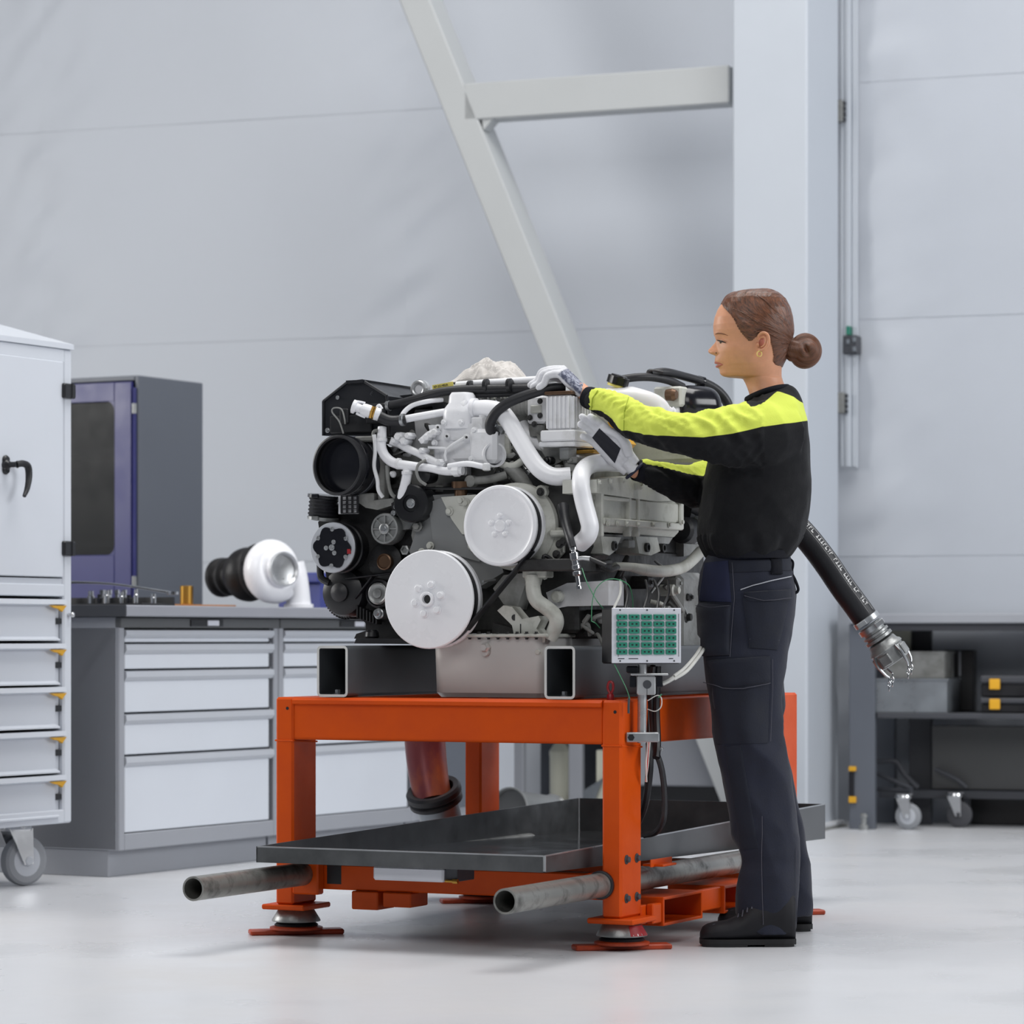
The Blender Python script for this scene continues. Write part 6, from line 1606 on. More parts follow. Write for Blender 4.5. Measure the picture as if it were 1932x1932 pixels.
def two_tone(name, c0, c1, attr, rough=.8, width=.0006, bump=.0006, bscale=240, sheen=.15, var=.08, c1b=None):
    m = mat(name, c0, rough, var=var, scale=30, bump=bump, bscale=bscale, sheen=sheen, spec=.25)
    nt = m.node_tree; N = nt.nodes; L = nt.links; b = N['Principled BSDF']
    src = b.inputs['Base Color'].links[0].from_socket
    at = N.new('ShaderNodeAttribute'); at.attribute_name = attr
    mr = N.new('ShaderNodeMapRange'); mr.inputs['From Min'].default_value = -width; mr.inputs['From Max'].default_value = width
    L.new(at.outputs['Fac'], mr.inputs['Value'])
    mx = N.new('ShaderNodeMix'); mx.data_type = 'RGBA'; L.new(mr.outputs[0], mx.inputs[0]); L.new(src, mx.inputs[6]); mx.inputs[7].default_value = lin(c1)
    if c1b:
        n3 = N.new('ShaderNodeTexNoise'); n3.inputs['Scale'].default_value = 120; n3.inputs['Detail'].default_value = 3
        r3 = N.new('ShaderNodeValToRGB'); r3.color_ramp.elements[0].position = .42; r3.color_ramp.elements[1].position = .58
        r3.color_ramp.elements[0].color = lin(c1); r3.color_ramp.elements[1].color = lin(c1b)
        L.new(N['Texture Coordinate'].outputs['Object'], n3.inputs['Vector']); L.new(n3.outputs[0], r3.inputs[0]); L.new(r3.outputs[0], mx.inputs[7])
    L.new(mx.outputs[2], b.inputs['Base Color'])
    return m
M['sweater'] = two_tone('sweatshirt_fabric', (14, 15, 19), (212, 225, 92), 'hivis', sheen=.04)
M['hiseam'] = mat('hi_vis_seam', (168, 182, 58), .8)
M['knit'] = mat('black_rib_knit', (22, 23, 30), .85, var=.15, scale=40, bump=.0006, bscale=200, spec=.2)
M['trouser'] = mat('navy_work_trousers', (35, 38, 51), .78, var=.14, scale=26, bump=.0005, bscale=220, spec=.22, sheen=.1)
M['trouser2'] = mat('navy_pocket_cloth', (31, 34, 45), .78, var=.14, scale=26, bump=.0005, bscale=220, spec=.22, sheen=.1)
M['navy'] = mat('blue_pocket_lining', (38, 42, 66), .75, var=.15, scale=26, spec=.22)
M['stitch'] = mat('grey_stitching', (74, 74, 84), .8)
M['piping'] = mat('reflective_piping', (170, 172, 180), .5)
M['skin'] = mat('skin', (212, 154, 122), .46, var=.05, scale=60, sss=.18, spec=.4, bump=.00012, bscale=500)
M['ear_shade'] = mat('ear_shade_skin', (176, 104, 84), .55, sss=.1)  # redder and darker skin, with the ear's inner shadow in the colour
M['lip'] = mat('lips', (186, 108, 98), .42, var=.04)
M['brow'] = mat('eyebrow', (118, 76, 54), .7)
M['lash'] = mat('lashes', (52, 36, 30), .6)
M['eye'] = mat('eye_white', (214, 208, 204), .2)
M['iris'] = mat('iris', (70, 62, 48), .15)
M['gold'] = mat('gold', (240, 212, 140), .32, .7)
M['shoe'] = mat('black_shoe', (24, 24, 29), .6, var=.15, scale=30, spec=.3)
M['sole'] = mat('black_sole', (20, 20, 23), .7)
M['glove'] = two_tone('glove_leather', (216, 217, 222), (84, 88, 108), 'meshback', c1b=(158, 162, 178), rough=.7, width=.002, bump=.0008, bscale=160)
M['glovedark'] = mat('glove_black_pad', (26, 28, 38), .7, var=.2, scale=60)
M['glovetrim'] = mat('glove_navy_trim', (34, 38, 58), .7)
def hair_material():
    m = mat('brown_hair', (98, 62, 42), .33, spec=.5, sheen=.0)
    nt = m.node_tree; N = nt.nodes; L = nt.links; b = N['Principled BSDF']
    at = N.new('ShaderNodeAttribute'); at.attribute_name = 'comb'
    nz = N.new('ShaderNodeTexNoise'); nz.inputs['Scale'].default_value = 1.0; nz.inputs['Detail'].default_value = 6; nz.inputs['Roughness'].default_value = .65
    L.new(at.outputs['Vector'], nz.inputs['Vector'])
    rp = N.new('ShaderNodeValToRGB'); rp.color_ramp.elements[0].position = .32; rp.color_ramp.elements[1].position = .72
    rp.color_ramp.elements[0].color = lin((52, 32, 22)); rp.color_ramp.elements[1].color = lin((134, 84, 58))
    L.new(nz.outputs[0], rp.inputs[0]); L.new(rp.outputs[0], b.inputs['Base Color'])
    bp = N.new('ShaderNodeBump'); bp.inputs['Distance'].default_value = .0016; bp.inputs['Strength'].default_value = 1
    L.new(nz.outputs[0], bp.inputs['Height']); L.new(bp.outputs[0], b.inputs['Normal'])
    return m
M['hair'] = hair_material()

def bvh_of(v, f): return BVHTree.FromPolygons([Vector(p) for p in v], f)
def ray_px(px, py):
    d = Vector(((px - CX) / F, 1, -(py - HY) / F)).normalized(); return Vector((0, 0, CH)), d

# ---- head and neck: measured in tenths of the head profile (k units), then scaled to metres
HK = PY / F / 6.9
def hx(x): return ((1300 + x / 6.9) - CX) * PY / F
def hz_(y): return CH - ((520 + y / 6.9) - HY) * PY / F
prof_rows = np.array([  # y, front, back, half width, widest place, front exponent
    (203, 880, 940, .006, .5, 2.0), (206, 830, 990, .015, .5, 2.0), (212, 775, 1040, .024, .5, 2.0), (222, 705, 1088, .034, .52, 2.0), (242, 615, 1135, .046, .54, 2.1), (280, 520, 1190, .057, .56, 2.2),
    (330, 455, 1235, .064, .57, 2.3), (390, 405, 1268, .069, .58, 2.4), (450, 368, 1295, .0725, .58, 2.4), (550, 332, 1322, .0755, .58, 2.45), (650, 315, 1332, .0765, .56, 2.4),
    (720, 318, 1333, .0765, .55, 2.3), (760, 326, 1328, .0760, .54, 2.2), (800, 339, 1320, .0750, .53, 2.1), (845, 350, 1310, .0742, .52, 2.0), (880, 355, 1300, .0735, .52, 2.0),
    (940, 358, 1282, .0722, .51, 2.0), (1000, 358, 1262, .0705, .50, 1.95), (1040, 358, 1248, .0690, .50, 1.88), (1080, 360, 1236, .0672, .50, 1.8), (1120, 366, 1224, .065, .51, 1.74),
    (1160, 376, 1214, .063, .53, 1.7), (1190, 385, 1210, .0605, .55, 1.67),
    (1222, 392, 1206, .058, .56, 1.66), (1250, 399, 1205, .0555, .57, 1.65), (1275, 404, 1205, .0535, .58, 1.65), (1295, 420, 1205, .052, .58, 1.65), (1312, 448, 1206, .0505, .58, 1.7), (1322, 490, 1207, .0495, .57, 1.75),
    (1327, 560, 1208, .0490, .55, 1.8), (1332, 650, 1210, .0490, .52, 1.9), (1345, 702, 1214, .0495, .5, 2.0), (1400, 733, 1233, .0505, .5, 2.0), (1450, 755, 1255, .053, .5, 2.0), (1520, 780, 1292, .060, .5, 2.0), (1600, 805, 1345, .078, .5, 2.0), (1700, 800, 1420, .11, .5, 2.0)])
nose_y = np.array([850, 880, 900, 940, 965, 985, 1003, 1018, 1035, 1050])
nose_x = np.array([0, 22, 42, 78, 104, 108, 102, 82, 34, 0])
nose_w = np.array([.0065, .0072, .008, .0105, .0125, .0138, .0142, .014, .012, .010])
def head_point(y, t, off=0.0):
    """Vectorised: y rows, t in -pi..pi (0 at the face), returns arrays x (k units), side (m)."""
    col = lambda i: np.interp(y, prof_rows[:, 0], prof_rows[:, i])
    xf, xb, w, sm, ex = col(1), col(2), col(3), col(4), col(5)
    c, s_ = np.cos(t), np.sin(t)
    fr = c > 0
    # front part: s runs 0..sm, back part: sm..1
    sf = sm * (1 - np.abs(c) ** (2 / ex)); gf = np.abs(s_) ** (2 / ex)
    sbk = sm + (1 - sm) * np.abs(c); gb = np.abs(s_)
    ss = np.where(fr, sf, sbk); g = np.where(fr, gf, gb)
    side = w * g * np.sign(s_)
    x = xf + (xb - xf) * ss
    # nose
    N_ = np.interp(y, nose_y, nose_x, left=0, right=0); nw = np.interp(y, nose_y, nose_w)
    x = x - np.where(fr, N_ * np.exp(-(np.abs(side) / nw) ** 2.4), 0)
    al = np.exp(-((y - 1008) / 26) ** 2) * np.exp(-((np.abs(side) - .0125) / .0045) ** 2); x = x - np.where(fr, 26 * al, 0)   # nostril wings
    ly = np.array([1035, 1055, 1080, 1110, 1124, 1136, 1150, 1160, 1170, 1186, 1200, 1216, 1235, 1262]); lx = np.array([0, 14, 22, 31, 30, 24, 12, 4, 14, 22, 14, 0, -2, 0])
    x = x - np.where(fr, np.interp(y, ly, lx, left=0, right=0) * np.exp(-(np.abs(side) / .0185) ** 2.2), 0)
    # eye socket, brow ridge, cheek bone, mouth corners
    ab = np.abs(side)
    es = np.exp(-((y - 852) / 40) ** 2) * np.exp(-((ab - .0265) / .0125) ** 2); x = x + np.where(fr, 26 * es, 0)
    br = np.exp(-((y - 768) / 26) ** 2) * np.exp(-((ab - .024) / .017) ** 2); x = x - np.where(fr, 9 * br, 0)
    ck = np.exp(-((y - 960) / 60) ** 2) * np.exp(-((ab - .050) / .014) ** 2); side = side + np.where(fr, .0030 * ck * np.sign(side), 0)
    mc = np.exp(-((y - 1160) / 18) ** 2) * np.exp(-((ab - .022) / .008) ** 2); x = x + np.where(fr, 5 * mc, 0)
    return x, side
rows = np.concatenate([np.linspace(203, 214, 9)[:-1], np.linspace(214, 260, 18)[:-1], np.arange(260, 1304, 6.0), np.linspace(1304, 1350, 24)[:-1], np.arange(1350, 1701, 14.0)])
nth = 200
tt_ = np.linspace(-1, 1, nth, endpoint=False); tt_ = np.pi * np.sign(tt_) * np.abs(tt_) ** 1.25
Yg, Tg = np.meshgrid(rows, tt_, indexing='ij')
Xk, Sd = head_point(Yg, Tg)
HXYZ = np.stack([hx(Xk), PY + Sd, hz_(Yg)], -1)
nr_, nc_ = HXYZ.shape[:2]
hv = HXYZ.reshape(-1, 3)
hf = [[j * nc_ + i, (j + 1) * nc_ + i, (j + 1) * nc_ + (i + 1) % nc_, j * nc_ + (i + 1) % nc_] for j in range(nr_ - 1) for i in range(nc_)]
hf.append(list(range(nc_)))
head_bvh = bvh_of(hv, hf)

# ---- limbs (centre x px, y px, depth, half height px, half depth m)
near_arm = [(1092, 731, 8.50, 15, .022), (1113, 751, 8.47, 17, .026), (1122, 754, 8.46, 21, .031), (1150, 763, 8.43, 25, .036), (1200, 792, 8.38, 36, .045), (1250, 810, 8.34, 34, .048), (1300, 820, 8.32, 38, .052), (1340, 823, 8.32, 49, .058), (1390, 822, 8.34, 58, .068), (1440, 822, 8.37, 66, .078), (1474, 818, 8.42, 58, .085)]
far_arm = [(1190, 884, 8.47, 15, .022), (1204, 888, 8.48, 19, .027), (1216, 889, 8.49, 22, .032), (1252, 901, 8.52, 28, .038), (1285, 913, 8.56, 35, .045), (1322, 916, 8.61, 43, .052), (1380, 890, 8.66, 50, .058), (1435, 840, 8.66, 56, .07), (1462, 820, 8.62, 55, .08)]
def limb(mb, ch, scale=1.0, i0=0, sub=6, n=22):
    C = [P(a[0], a[1], a[2]) for a in ch[i0:]]; H = [a[3] * a[2] / F * scale for a in ch[i0:]]; D = [a[4] * scale for a in ch[i0:]]
    path = catmull(C, sub); m = len(path); q = np.linspace(0, 1, len(C))
    vs = []
    for i, p in enumerate(path):
        t = (path[min(i + 1, m - 1)] - path[max(i - 1, 0)]).normalized()
        yv = Vector((0, 1, 0)); yv = (yv - t * yv.dot(t)).normalized(); zv = t.cross(yv).normalized()
        h = float(np.interp(i / (m - 1), q, H)); d = float(np.interp(i / (m - 1), q, D))
        for k in range(n):
            a = 2 * pi * k / n; vs.append(p + yv * (d * cos(a)) + zv * (h * sin(a)))
    fs = [(i * n + k, (i + 1) * n + k, (i + 1) * n + (k + 1) % n, i * n + (k + 1) % n) for i in range(m - 1) for k in range(n)]
    fs += [[k for k in range(n)], [(m - 1) * n + k for k in range(n)][::-1]]
    mb.add(vs, fs)
def loft(mb, secs, n=40, ex=.85, tilt=None):
    """secs: (y px, left px, right px, depth centre, half depth)"""
    secs = np.array(secs); yy = np.arange(secs[0, 0], secs[-1, 0] + .1, 3.0); vs = []
    for y in yy:
        l, r, d, h = [float(np.interp(y, secs[:, 0], secs[:, i])) for i in range(1, 5)]
        xc = ((l + r) / 2 - CX) * d / F; hw = (r - l) / 2 * d / F; z = CH - (y - HY) * d / F
        for k in range(n):
            a = 2 * pi * k / n; c_, s_ = cos(a), sin(a)
            x = hw * abs(c_) ** ex * (1 if c_ > 0 else -1); yv = h * abs(s_) ** ex * (1 if s_ > 0 else -1)
            vs.append(Vector((xc + x, d + yv, z + (tilt(y, x) if tilt else 0))))
    m = len(yy)
    fs = [(i * n + k, i * n + (k + 1) % n, (i + 1) * n + (k + 1) % n, (i + 1) * n + k) for i in range(m - 1) for k in range(n)]
    fs += [[k for k in range(n)][::-1], [(m - 1) * n + k for k in range(n)]]
    mb.add(vs, fs)
torso = [(738, 1422, 1488, 8.51, .070), (746, 1408, 1500, 8.51, .100), (756, 1400, 1507, 8.52, .135), (770, 1390, 1514, 8.52, .165), (785, 1376, 1519, 8.52, .180), (800, 1364, 1523, 8.52, .186), (840, 1345, 1528, 8.52, .182), (880, 1334, 1529, 8.52, .176), (920, 1327, 1528, 8.52, .172), (960, 1320, 1524, 8.52, .170), (1000, 1317, 1517, 8.52, .172), (1022, 1319, 1508, 8.52, .172), (1038, 1326, 1497, 8.52, .166), (1050, 1336, 1487, 8.52, .156)]
near_leg = [(1180, 1330, 1490, 8.45, .085), (1235, 1328, 1484, 8.44, .088), (1280, 1332, 1477, 8.43, .087), (1330, 1339, 1472, 8.42, .084), (1380, 1347, 1474, 8.41, .080), (1430, 1354, 1483, 8.40, .077), (1480, 1362, 1493, 8.40, .075), (1530, 1373, 1501, 8.39, .073), (1580, 1385, 1504, 8.38, .072), (1612, 1399, 1505, 8.37, .070), (1625, 1402, 1504, 8.37, .070), (1650, 1395, 1503, 8.36, .070), (1700, 1390, 1502, 8.35, .070), (1735, 1390, 1501, 8.35, .070), (1762, 1398, 1500, 8.34, .068)]
far_leg = [(1180, 1336, 1488, 8.60, .085), (1280, 1338, 1478, 8.61, .086), (1380, 1352, 1478, 8.63, .080), (1480, 1370, 1496, 8.65, .074), (1550, 1395, 1512, 8.67, .070), (1600, 1410, 1520, 8.69, .068), (1650, 1418, 1528, 8.71, .068), (1700, 1425, 1532, 8.73, .068), (1730, 1428, 1531, 8.74, .066)]
pelvis = [(1040, 1340, 1486, 8.52, .135), (1060, 1330, 1491, 8.52, .145), (1085, 1322, 1494, 8.52, .155), (1120, 1319, 1500, 8.52, .164), (1160, 1320, 1499, 8.52, .168), (1200, 1325, 1493, 8.52, .166), (1235, 1330, 1484, 8.52, .155)]

# ---- body under the clothes, one mesh with the head
mb = MB()
shrink = lambda secs, q, dd: [(s[0], (s[1] + s[2]) / 2 - (s[2] - s[1]) / 2 * q, (s[1] + s[2]) / 2 + (s[2] - s[1]) / 2 * q, s[3], s[4] * dd) for s in secs]
loft(mb, shrink(torso, .86, .86)[2:]); loft(mb, shrink(pelvis, .88, .88)); loft(mb, shrink(near_leg, .70, .72)); loft(mb, shrink(far_leg, .70, .72))
limb(mb, near_arm, .62, 3); limb(mb, far_arm, .55, 3)
bv, bn, bf = remesh(mb, .012, 6)
mb = MB(); limb(mb, [(1094, 734, 8.50, 15, .021)] + near_arm[1:3] + [(1150, 763, 8.43, 18, .026)], .92, 0, 6, 20); limb(mb, [(1190, 884, 8.468, 14, .020)] + far_arm[1:2] + [(1240, 897, 8.51, 15, .022)], .92, 0, 6, 20)
wv, wf = np.array([tuple(p) for p in mb.v]), mb.f
allv = np.concatenate([hv, bv, wv]); n1, n2 = len(hv), len(hv) + len(bv)
allf = hf + [[i + n1 for i in f] for f in bf] + [[i + n2 for i in f] for f in wf]
body = mesh_obj('body', allv, allf, 'skin', person)

def drape(px, py, off=.004, bv_=None):
    o, d = ray_px(px, py); loc, nr, i, dist = (bv_ if bv_ is not None else tb).ray_cast(o, d)
    if loc is None:
        loc, nr, i, dist = (bv_ if bv_ is not None else tb).find_nearest(P(px, py, 8.42))
    if nr.dot(d) > 0: nr = -nr
    return loc + nr * off
def patch(name, quad, m, off=.006, nu=12, nv=12, par=None, bv_=None):
    """A cloth patch laid on the garment: quad of pixel corners, with a folded rim."""
    q = [Vector((a, b_, 0)) for a, b_ in quad]; top = []; bot = []
    for j in range(nv + 1):
        for i in range(nu + 1):
            s_, t = i / nu, j / nv
            p = (q[0] * (1 - s_) + q[1] * s_) * (1 - t) + (q[3] * (1 - s_) + q[2] * s_) * t
            e = min(s_, 1 - s_, t, 1 - t); o_ = off * (1 if e > 1e-6 else .55)
            top.append(drape(p.x, p.y, o_, bv_)); bot.append(drape(p.x, p.y, -.002, bv_))
    n = nu + 1; mb = MB(); mb.grid(top, n, nv + 1)
    k = len(top); mb.v += [tuple(b_) for b_ in bot]
    edge = [i for i in range(n)] + [j * n + nu for j in range(1, nv + 1)] + [nv * n + i for i in range(nu - 1, -1, -1)] + [j * n for j in range(nv - 1, 0, -1)]
    for a, b_ in zip(edge, edge[1:] + edge[:1]): mb.f.append([a, a + k, b_ + k, b_]); mb.mi.append(0)
    return mb.build(name, m, par if par is not None else trs, ang=60)
def seam(name, pts, m, r=.0012, off=.002, sub=6, bv_=None, par=None):
    pp = []
    for (a, b_) in zip(pts[:-1], pts[1:]):
        for k in range(sub): pp.append(drape(a[0] + (b_[0] - a[0]) * k / sub, a[1] + (b_[1] - a[1]) * k / sub, off, bv_))
    pp.append(drape(pts[-1][0], pts[-1][1], off, bv_)); mb = MB(); mb.tube(pp, r, 6, 1); return mb.build(name, m, par if par is not None else trs)
# ---- sweatshirt
mb = MB()
tilt = lambda y, x: max(0, (775 - y) / 37) * (x * .32)
loft(mb, torso, 44, .86, tilt)
limb(mb, near_arm, 1.0, 1); limb(mb, far_arm, 1.0, 1)
mb.ell(P(1465, 812, 8.42), (Vector((1, 0, 0)), Vector((0, 1, 0)), Vector((0, 0, 1))), (.072, .10, .085))
mb.ell(P(1462, 812, 8.60), (Vector((1, 0, 0)), Vector((0, 1, 0)), Vector((0, 0, 1))), (.072, .10, .085))
sv, sn, sf = remesh(mb, .0055, 8)
pxs = CX + sv[:, 0] / sv[:, 1] * F; pys = HY - (sv[:, 2] - CH) / sv[:, 1] * F
# cloth folds
na = catmull([P(a[0], a[1], a[2]) for a in near_arm], 4); fa = catmull([P(a[0], a[1], a[2]) for a in far_arm], 4)
na_ = np.array([tuple(p) for p in na]); fa_ = np.array([tuple(p) for p in fa])
dn = np.linalg.norm(sv[:, None, :] - na_[None], axis=2); df = np.linalg.norm(sv[:, None, :] - fa_[None], axis=2)
ia, ifr = dn.argmin(1), df.argmin(1); dna, dfa = dn.min(1), df.min(1)
rnear = np.interp(ia / (len(na_) - 1), np.linspace(0, 1, len(near_arm)), [a[4] for a in near_arm])
rfar = np.interp(ifr / (len(fa_) - 1), np.linspace(0, 1, len(far_arm)), [a[4] for a in far_arm])
arm_n = (dna < rnear * 1.5) & (pxs < 1440); arm_f = (dfa < rfar * 1.45) & (pxs < 1350) & (sv[:, 1] > 8.45) & (pys > 850)
disp = np.zeros(len(sv))
for i in range(len(sv)):
    x, y, z = sv[i]
    if arm_n[i] and not arm_f[i]:
        rel = sv[i] - na_[ia[i]]; ang = atan2(rel[2], -rel[1])
        s_ = ia[i] / (len(na_) - 1)
        q = noise.noise(Vector((x * 17 + ang * .9, ang * 1.1, 1.7 + z * 4))); q2 = noise.noise(Vector((x * 34 - ang * 1.6, ang * 1.4, 9.1)))
        disp[i] = (.017 * (.33 - abs(q)) + .007 * (.3 - abs(q2))) * min(1, .45 + s_ * 1.3)
    elif arm_f[i]:
        rel = sv[i] - fa_[ifr[i]]; ang = atan2(rel[2], -rel[1])
        disp[i] = .011 * (.35 - abs(noise.noise(Vector((x * 26 + ang, ang * 1.2, 4.4)))))
    else:
        q = noise.noise(Vector((x * 9 + z * 3.5, y * 9, z * 3.2 - x * 2 + 3))); q2 = noise.noise(Vector((x * 16 - z * 9, y * 12, z * 8 + 11)))
        low = max(0, min(1, (1.30 - z) / .3))
        disp[i] = (.019 * (.3 - abs(q)) + .007 * (.3 - abs(q2))) * (.4 + .6 * low)
        if z < 1.08:                          # bloused gathers over the hem
            disp[i] += .0055 * noise.noise(Vector((atan2(y - 8.52, x - .62) * 7, z * 6, 2)))
sv = sv + sn * disp[:, None]
# hi-vis panels: shoulder and outer sleeve
cx_ = np.array([1098, 1109, 1132, 1176, 1216, 1258, 1327, 1383, 1439, 1522, 1560]); cy_ = np.array([765, 769, 776, 811, 819, 822, 825, 818, 805, 794, 790])
hm = (np.interp(pxs, cx_, cy_) - pys) * .0014
tx = np.array([1360, 1400, 1417, 1439, 1467, 1497, 1540]); ty = np.array([700, 755, 768, 763, 739, 749, 780])
up_lim = np.where(pxs > 1398, (pys - np.interp(pxs, tx, ty)) * .0014, 1.0)
front_far = np.where((pxs > 1330) & (pxs < 1440) & (sv[:, 1] > 8.47), -1.0, 1.0)
hm = np.minimum(np.minimum(hm, up_lim), front_far)
hm = np.where(arm_f & ~(arm_n & (dna < dfa)), np.where(pxs < 1342, (sv[:, 2] - fa_[ifr][:, 2]) - rfar * .52, -1.0), hm)
hm = np.where((pys > 840) & ~arm_f, -1.0, hm)
hm = np.where((pxs < 1112) & (pys < 800), -1.0, hm) + .0
sweat = mesh_obj('sweatshirt', sv, sf, 'sweater', person, {'hivis': hm})
sweat_bvh = bvh_of(sv, sf)
# rib collar, cuffs, waist rib
mb = MB(); pts = []
for k in range(41):
    a = 2 * pi * k / 40
    x = (1300 + (1022 + 262 * cos(a)) / 6.9 - CX) * PY / F; pts.append(Vector((x, PY + .074 * sin(a), hz_(1535 - 75 * cos(a) - 20 * sin(a) ** 2))))
mb.tube(pts, .0085, 10, 1); mb.build('collar', 'knit', person, ang=80)
def cuff(ch, r, px, name='cuff'):
    a = P(*ch[1][:3]); b_ = P(*ch[2][:3]); d = (a - b_).normalized()
    mb = MB(); mb.lathe(a - d * .012, d, [(r * 1.02, 0), (r * 1.08, .006), (r * 1.05, .016), (r * .98, .024), (r * .86, .025), (r * .84, .010)], 28)
    return mb.build(name, 'knit', person)
cuff(near_arm, .0285, 0); cuff(far_arm, .0275, 0)
mb = MB(); loft(mb, [(1040, 1331, 1491, 8.52, .162), (1046, 1333, 1491, 8.52, .163), (1056, 1336, 1489, 8.52, .161)], 48); mb.build('waist_rib', 'knit', person, ang=80)

seam('sleeve_seam', [(1186, 750), (1178, 776), (1177, 812)], 'hiseam', .0011, .0012, 8, sweat_bvh, sweat)
seam('sleeve_seam', [(1128, 737), (1118, 752), (1116, 772)], 'hiseam', .0016, .0012, 8, sweat_bvh, sweat)
# ---- trousers
mb = MB(); loft(mb, pelvis); loft(mb, near_leg, 36, .9); loft(mb, far_leg, 36, .9)
tv_, tn, tf = remesh(mb, .006, 8)
for i in range(len(tv_)):
    x, y, z = tv_[i]
    q = noise.noise(Vector((x * 9 + z * 4, y * 9, z * 5 - x * 5))); q2 = noise.noise(Vector((x * 14, y * 14, z * 11 + x * 6 + 4)))
    knee = exp(-((z - .58) / .16) ** 2) + .9 * exp(-((z - .2) / .13) ** 2) + .6 * exp(-((z - .98) / .08) ** 2)
    tv_[i] += tn[i] * ((.022 * (.3 - abs(q)) + .007 * (.3 - abs(q2))) * (.30 + .75 * min(1, knee)))
# slanting hem: higher at the front
for i in range(len(tv_)):
    x, y, z = tv_[i]
    if z < .10 and y < 8.5:
        fx = max(0, min(1, (P(1432, 1700, 8.34).x - x) / .06)); tv_[i][2] = max(z, .032 + .042 * fx + (z - .03) * .15)
trs = mesh_obj('trousers', tv_, tf, 'trouser', person)
tb = bvh_of(tv_, tf)
patch('front_pocket', [(1330, 1062), (1374, 1058), (1380, 1136), (1320, 1134)], 'navy', .004)
patch('holster_pocket', [(1317, 1138), (1379, 1142), (1376, 1236), (1322, 1238)], 'trouser2', .013)
patch('back_pocket', [(1402, 1128), (1490, 1122), (1466, 1226), (1414, 1222)], 'trouser2', .006)
patch('pocket_flap', [(1403, 1118), (1490, 1112), (1488, 1132), (1408, 1136)], 'trouser2', .010)
patch('thigh_pocket', [(1334, 1244), (1452, 1238), (1448, 1402), (1352, 1404)], 'trouser2', .004)
patch('thigh_flap', [(1334, 1246), (1452, 1238), (1452, 1288), (1366, 1300)], 'trouser2', .009)
patch('knee_patch', [(1366, 1408), (1398, 1406), (1430, 1600), (1398, 1604)], 'trouser2', .003)
patch('belt', [(1376, 1058), (1490, 1054), (1492, 1076), (1378, 1080)], 'trouser2', .006, 14, 4)
patch('belt_loop', [(1452, 1054), (1472, 1053), (1474, 1084), (1454, 1084)], 'knit', .011, 4, 6)
seam('reflective_piping', [(1397, 1113), (1420, 1105), (1455, 1096), (1491, 1088)], 'piping', .0016, .003)
for pts_ in ([(1382, 1062), (1386, 1130), (1378, 1240)], [(1404, 1125), (1440, 1134), (1488, 1128)], [(1334, 1286), (1366, 1299), (1405, 1300), (1450, 1288)], [(1438, 1540), (1438, 1640), (1440, 1745)], [(1456, 1244), (1456, 1300), (1452, 1400)], [(1414, 1205), (1468, 1208)], [(1320, 1142), (1348, 1146), (1378, 1143)], [(1500, 1600), (1500, 1740)]):
    seam('stitching', pts_, 'stitch', .0009, .0105 if pts_[0][1] in (1125, 1286, 1142) else .0045)
mb = MB()                                       # tool loops at the back of the waist
mb.tube([P(1487, 1052, 8.46), P(1496, 1060, 8.45), P(1495, 1074, 8.45), P(1489, 1084, 8.46)], .003, 8, 6); mb.tube([P(1492, 1080, 8.45), P(1500, 1094, 8.45), P(1506, 1112, 8.46), P(1500, 1118, 8.46), P(1492, 1104, 8.46)], .004, 8, 5)
mb.build('tool_loop', 'knit', trs)

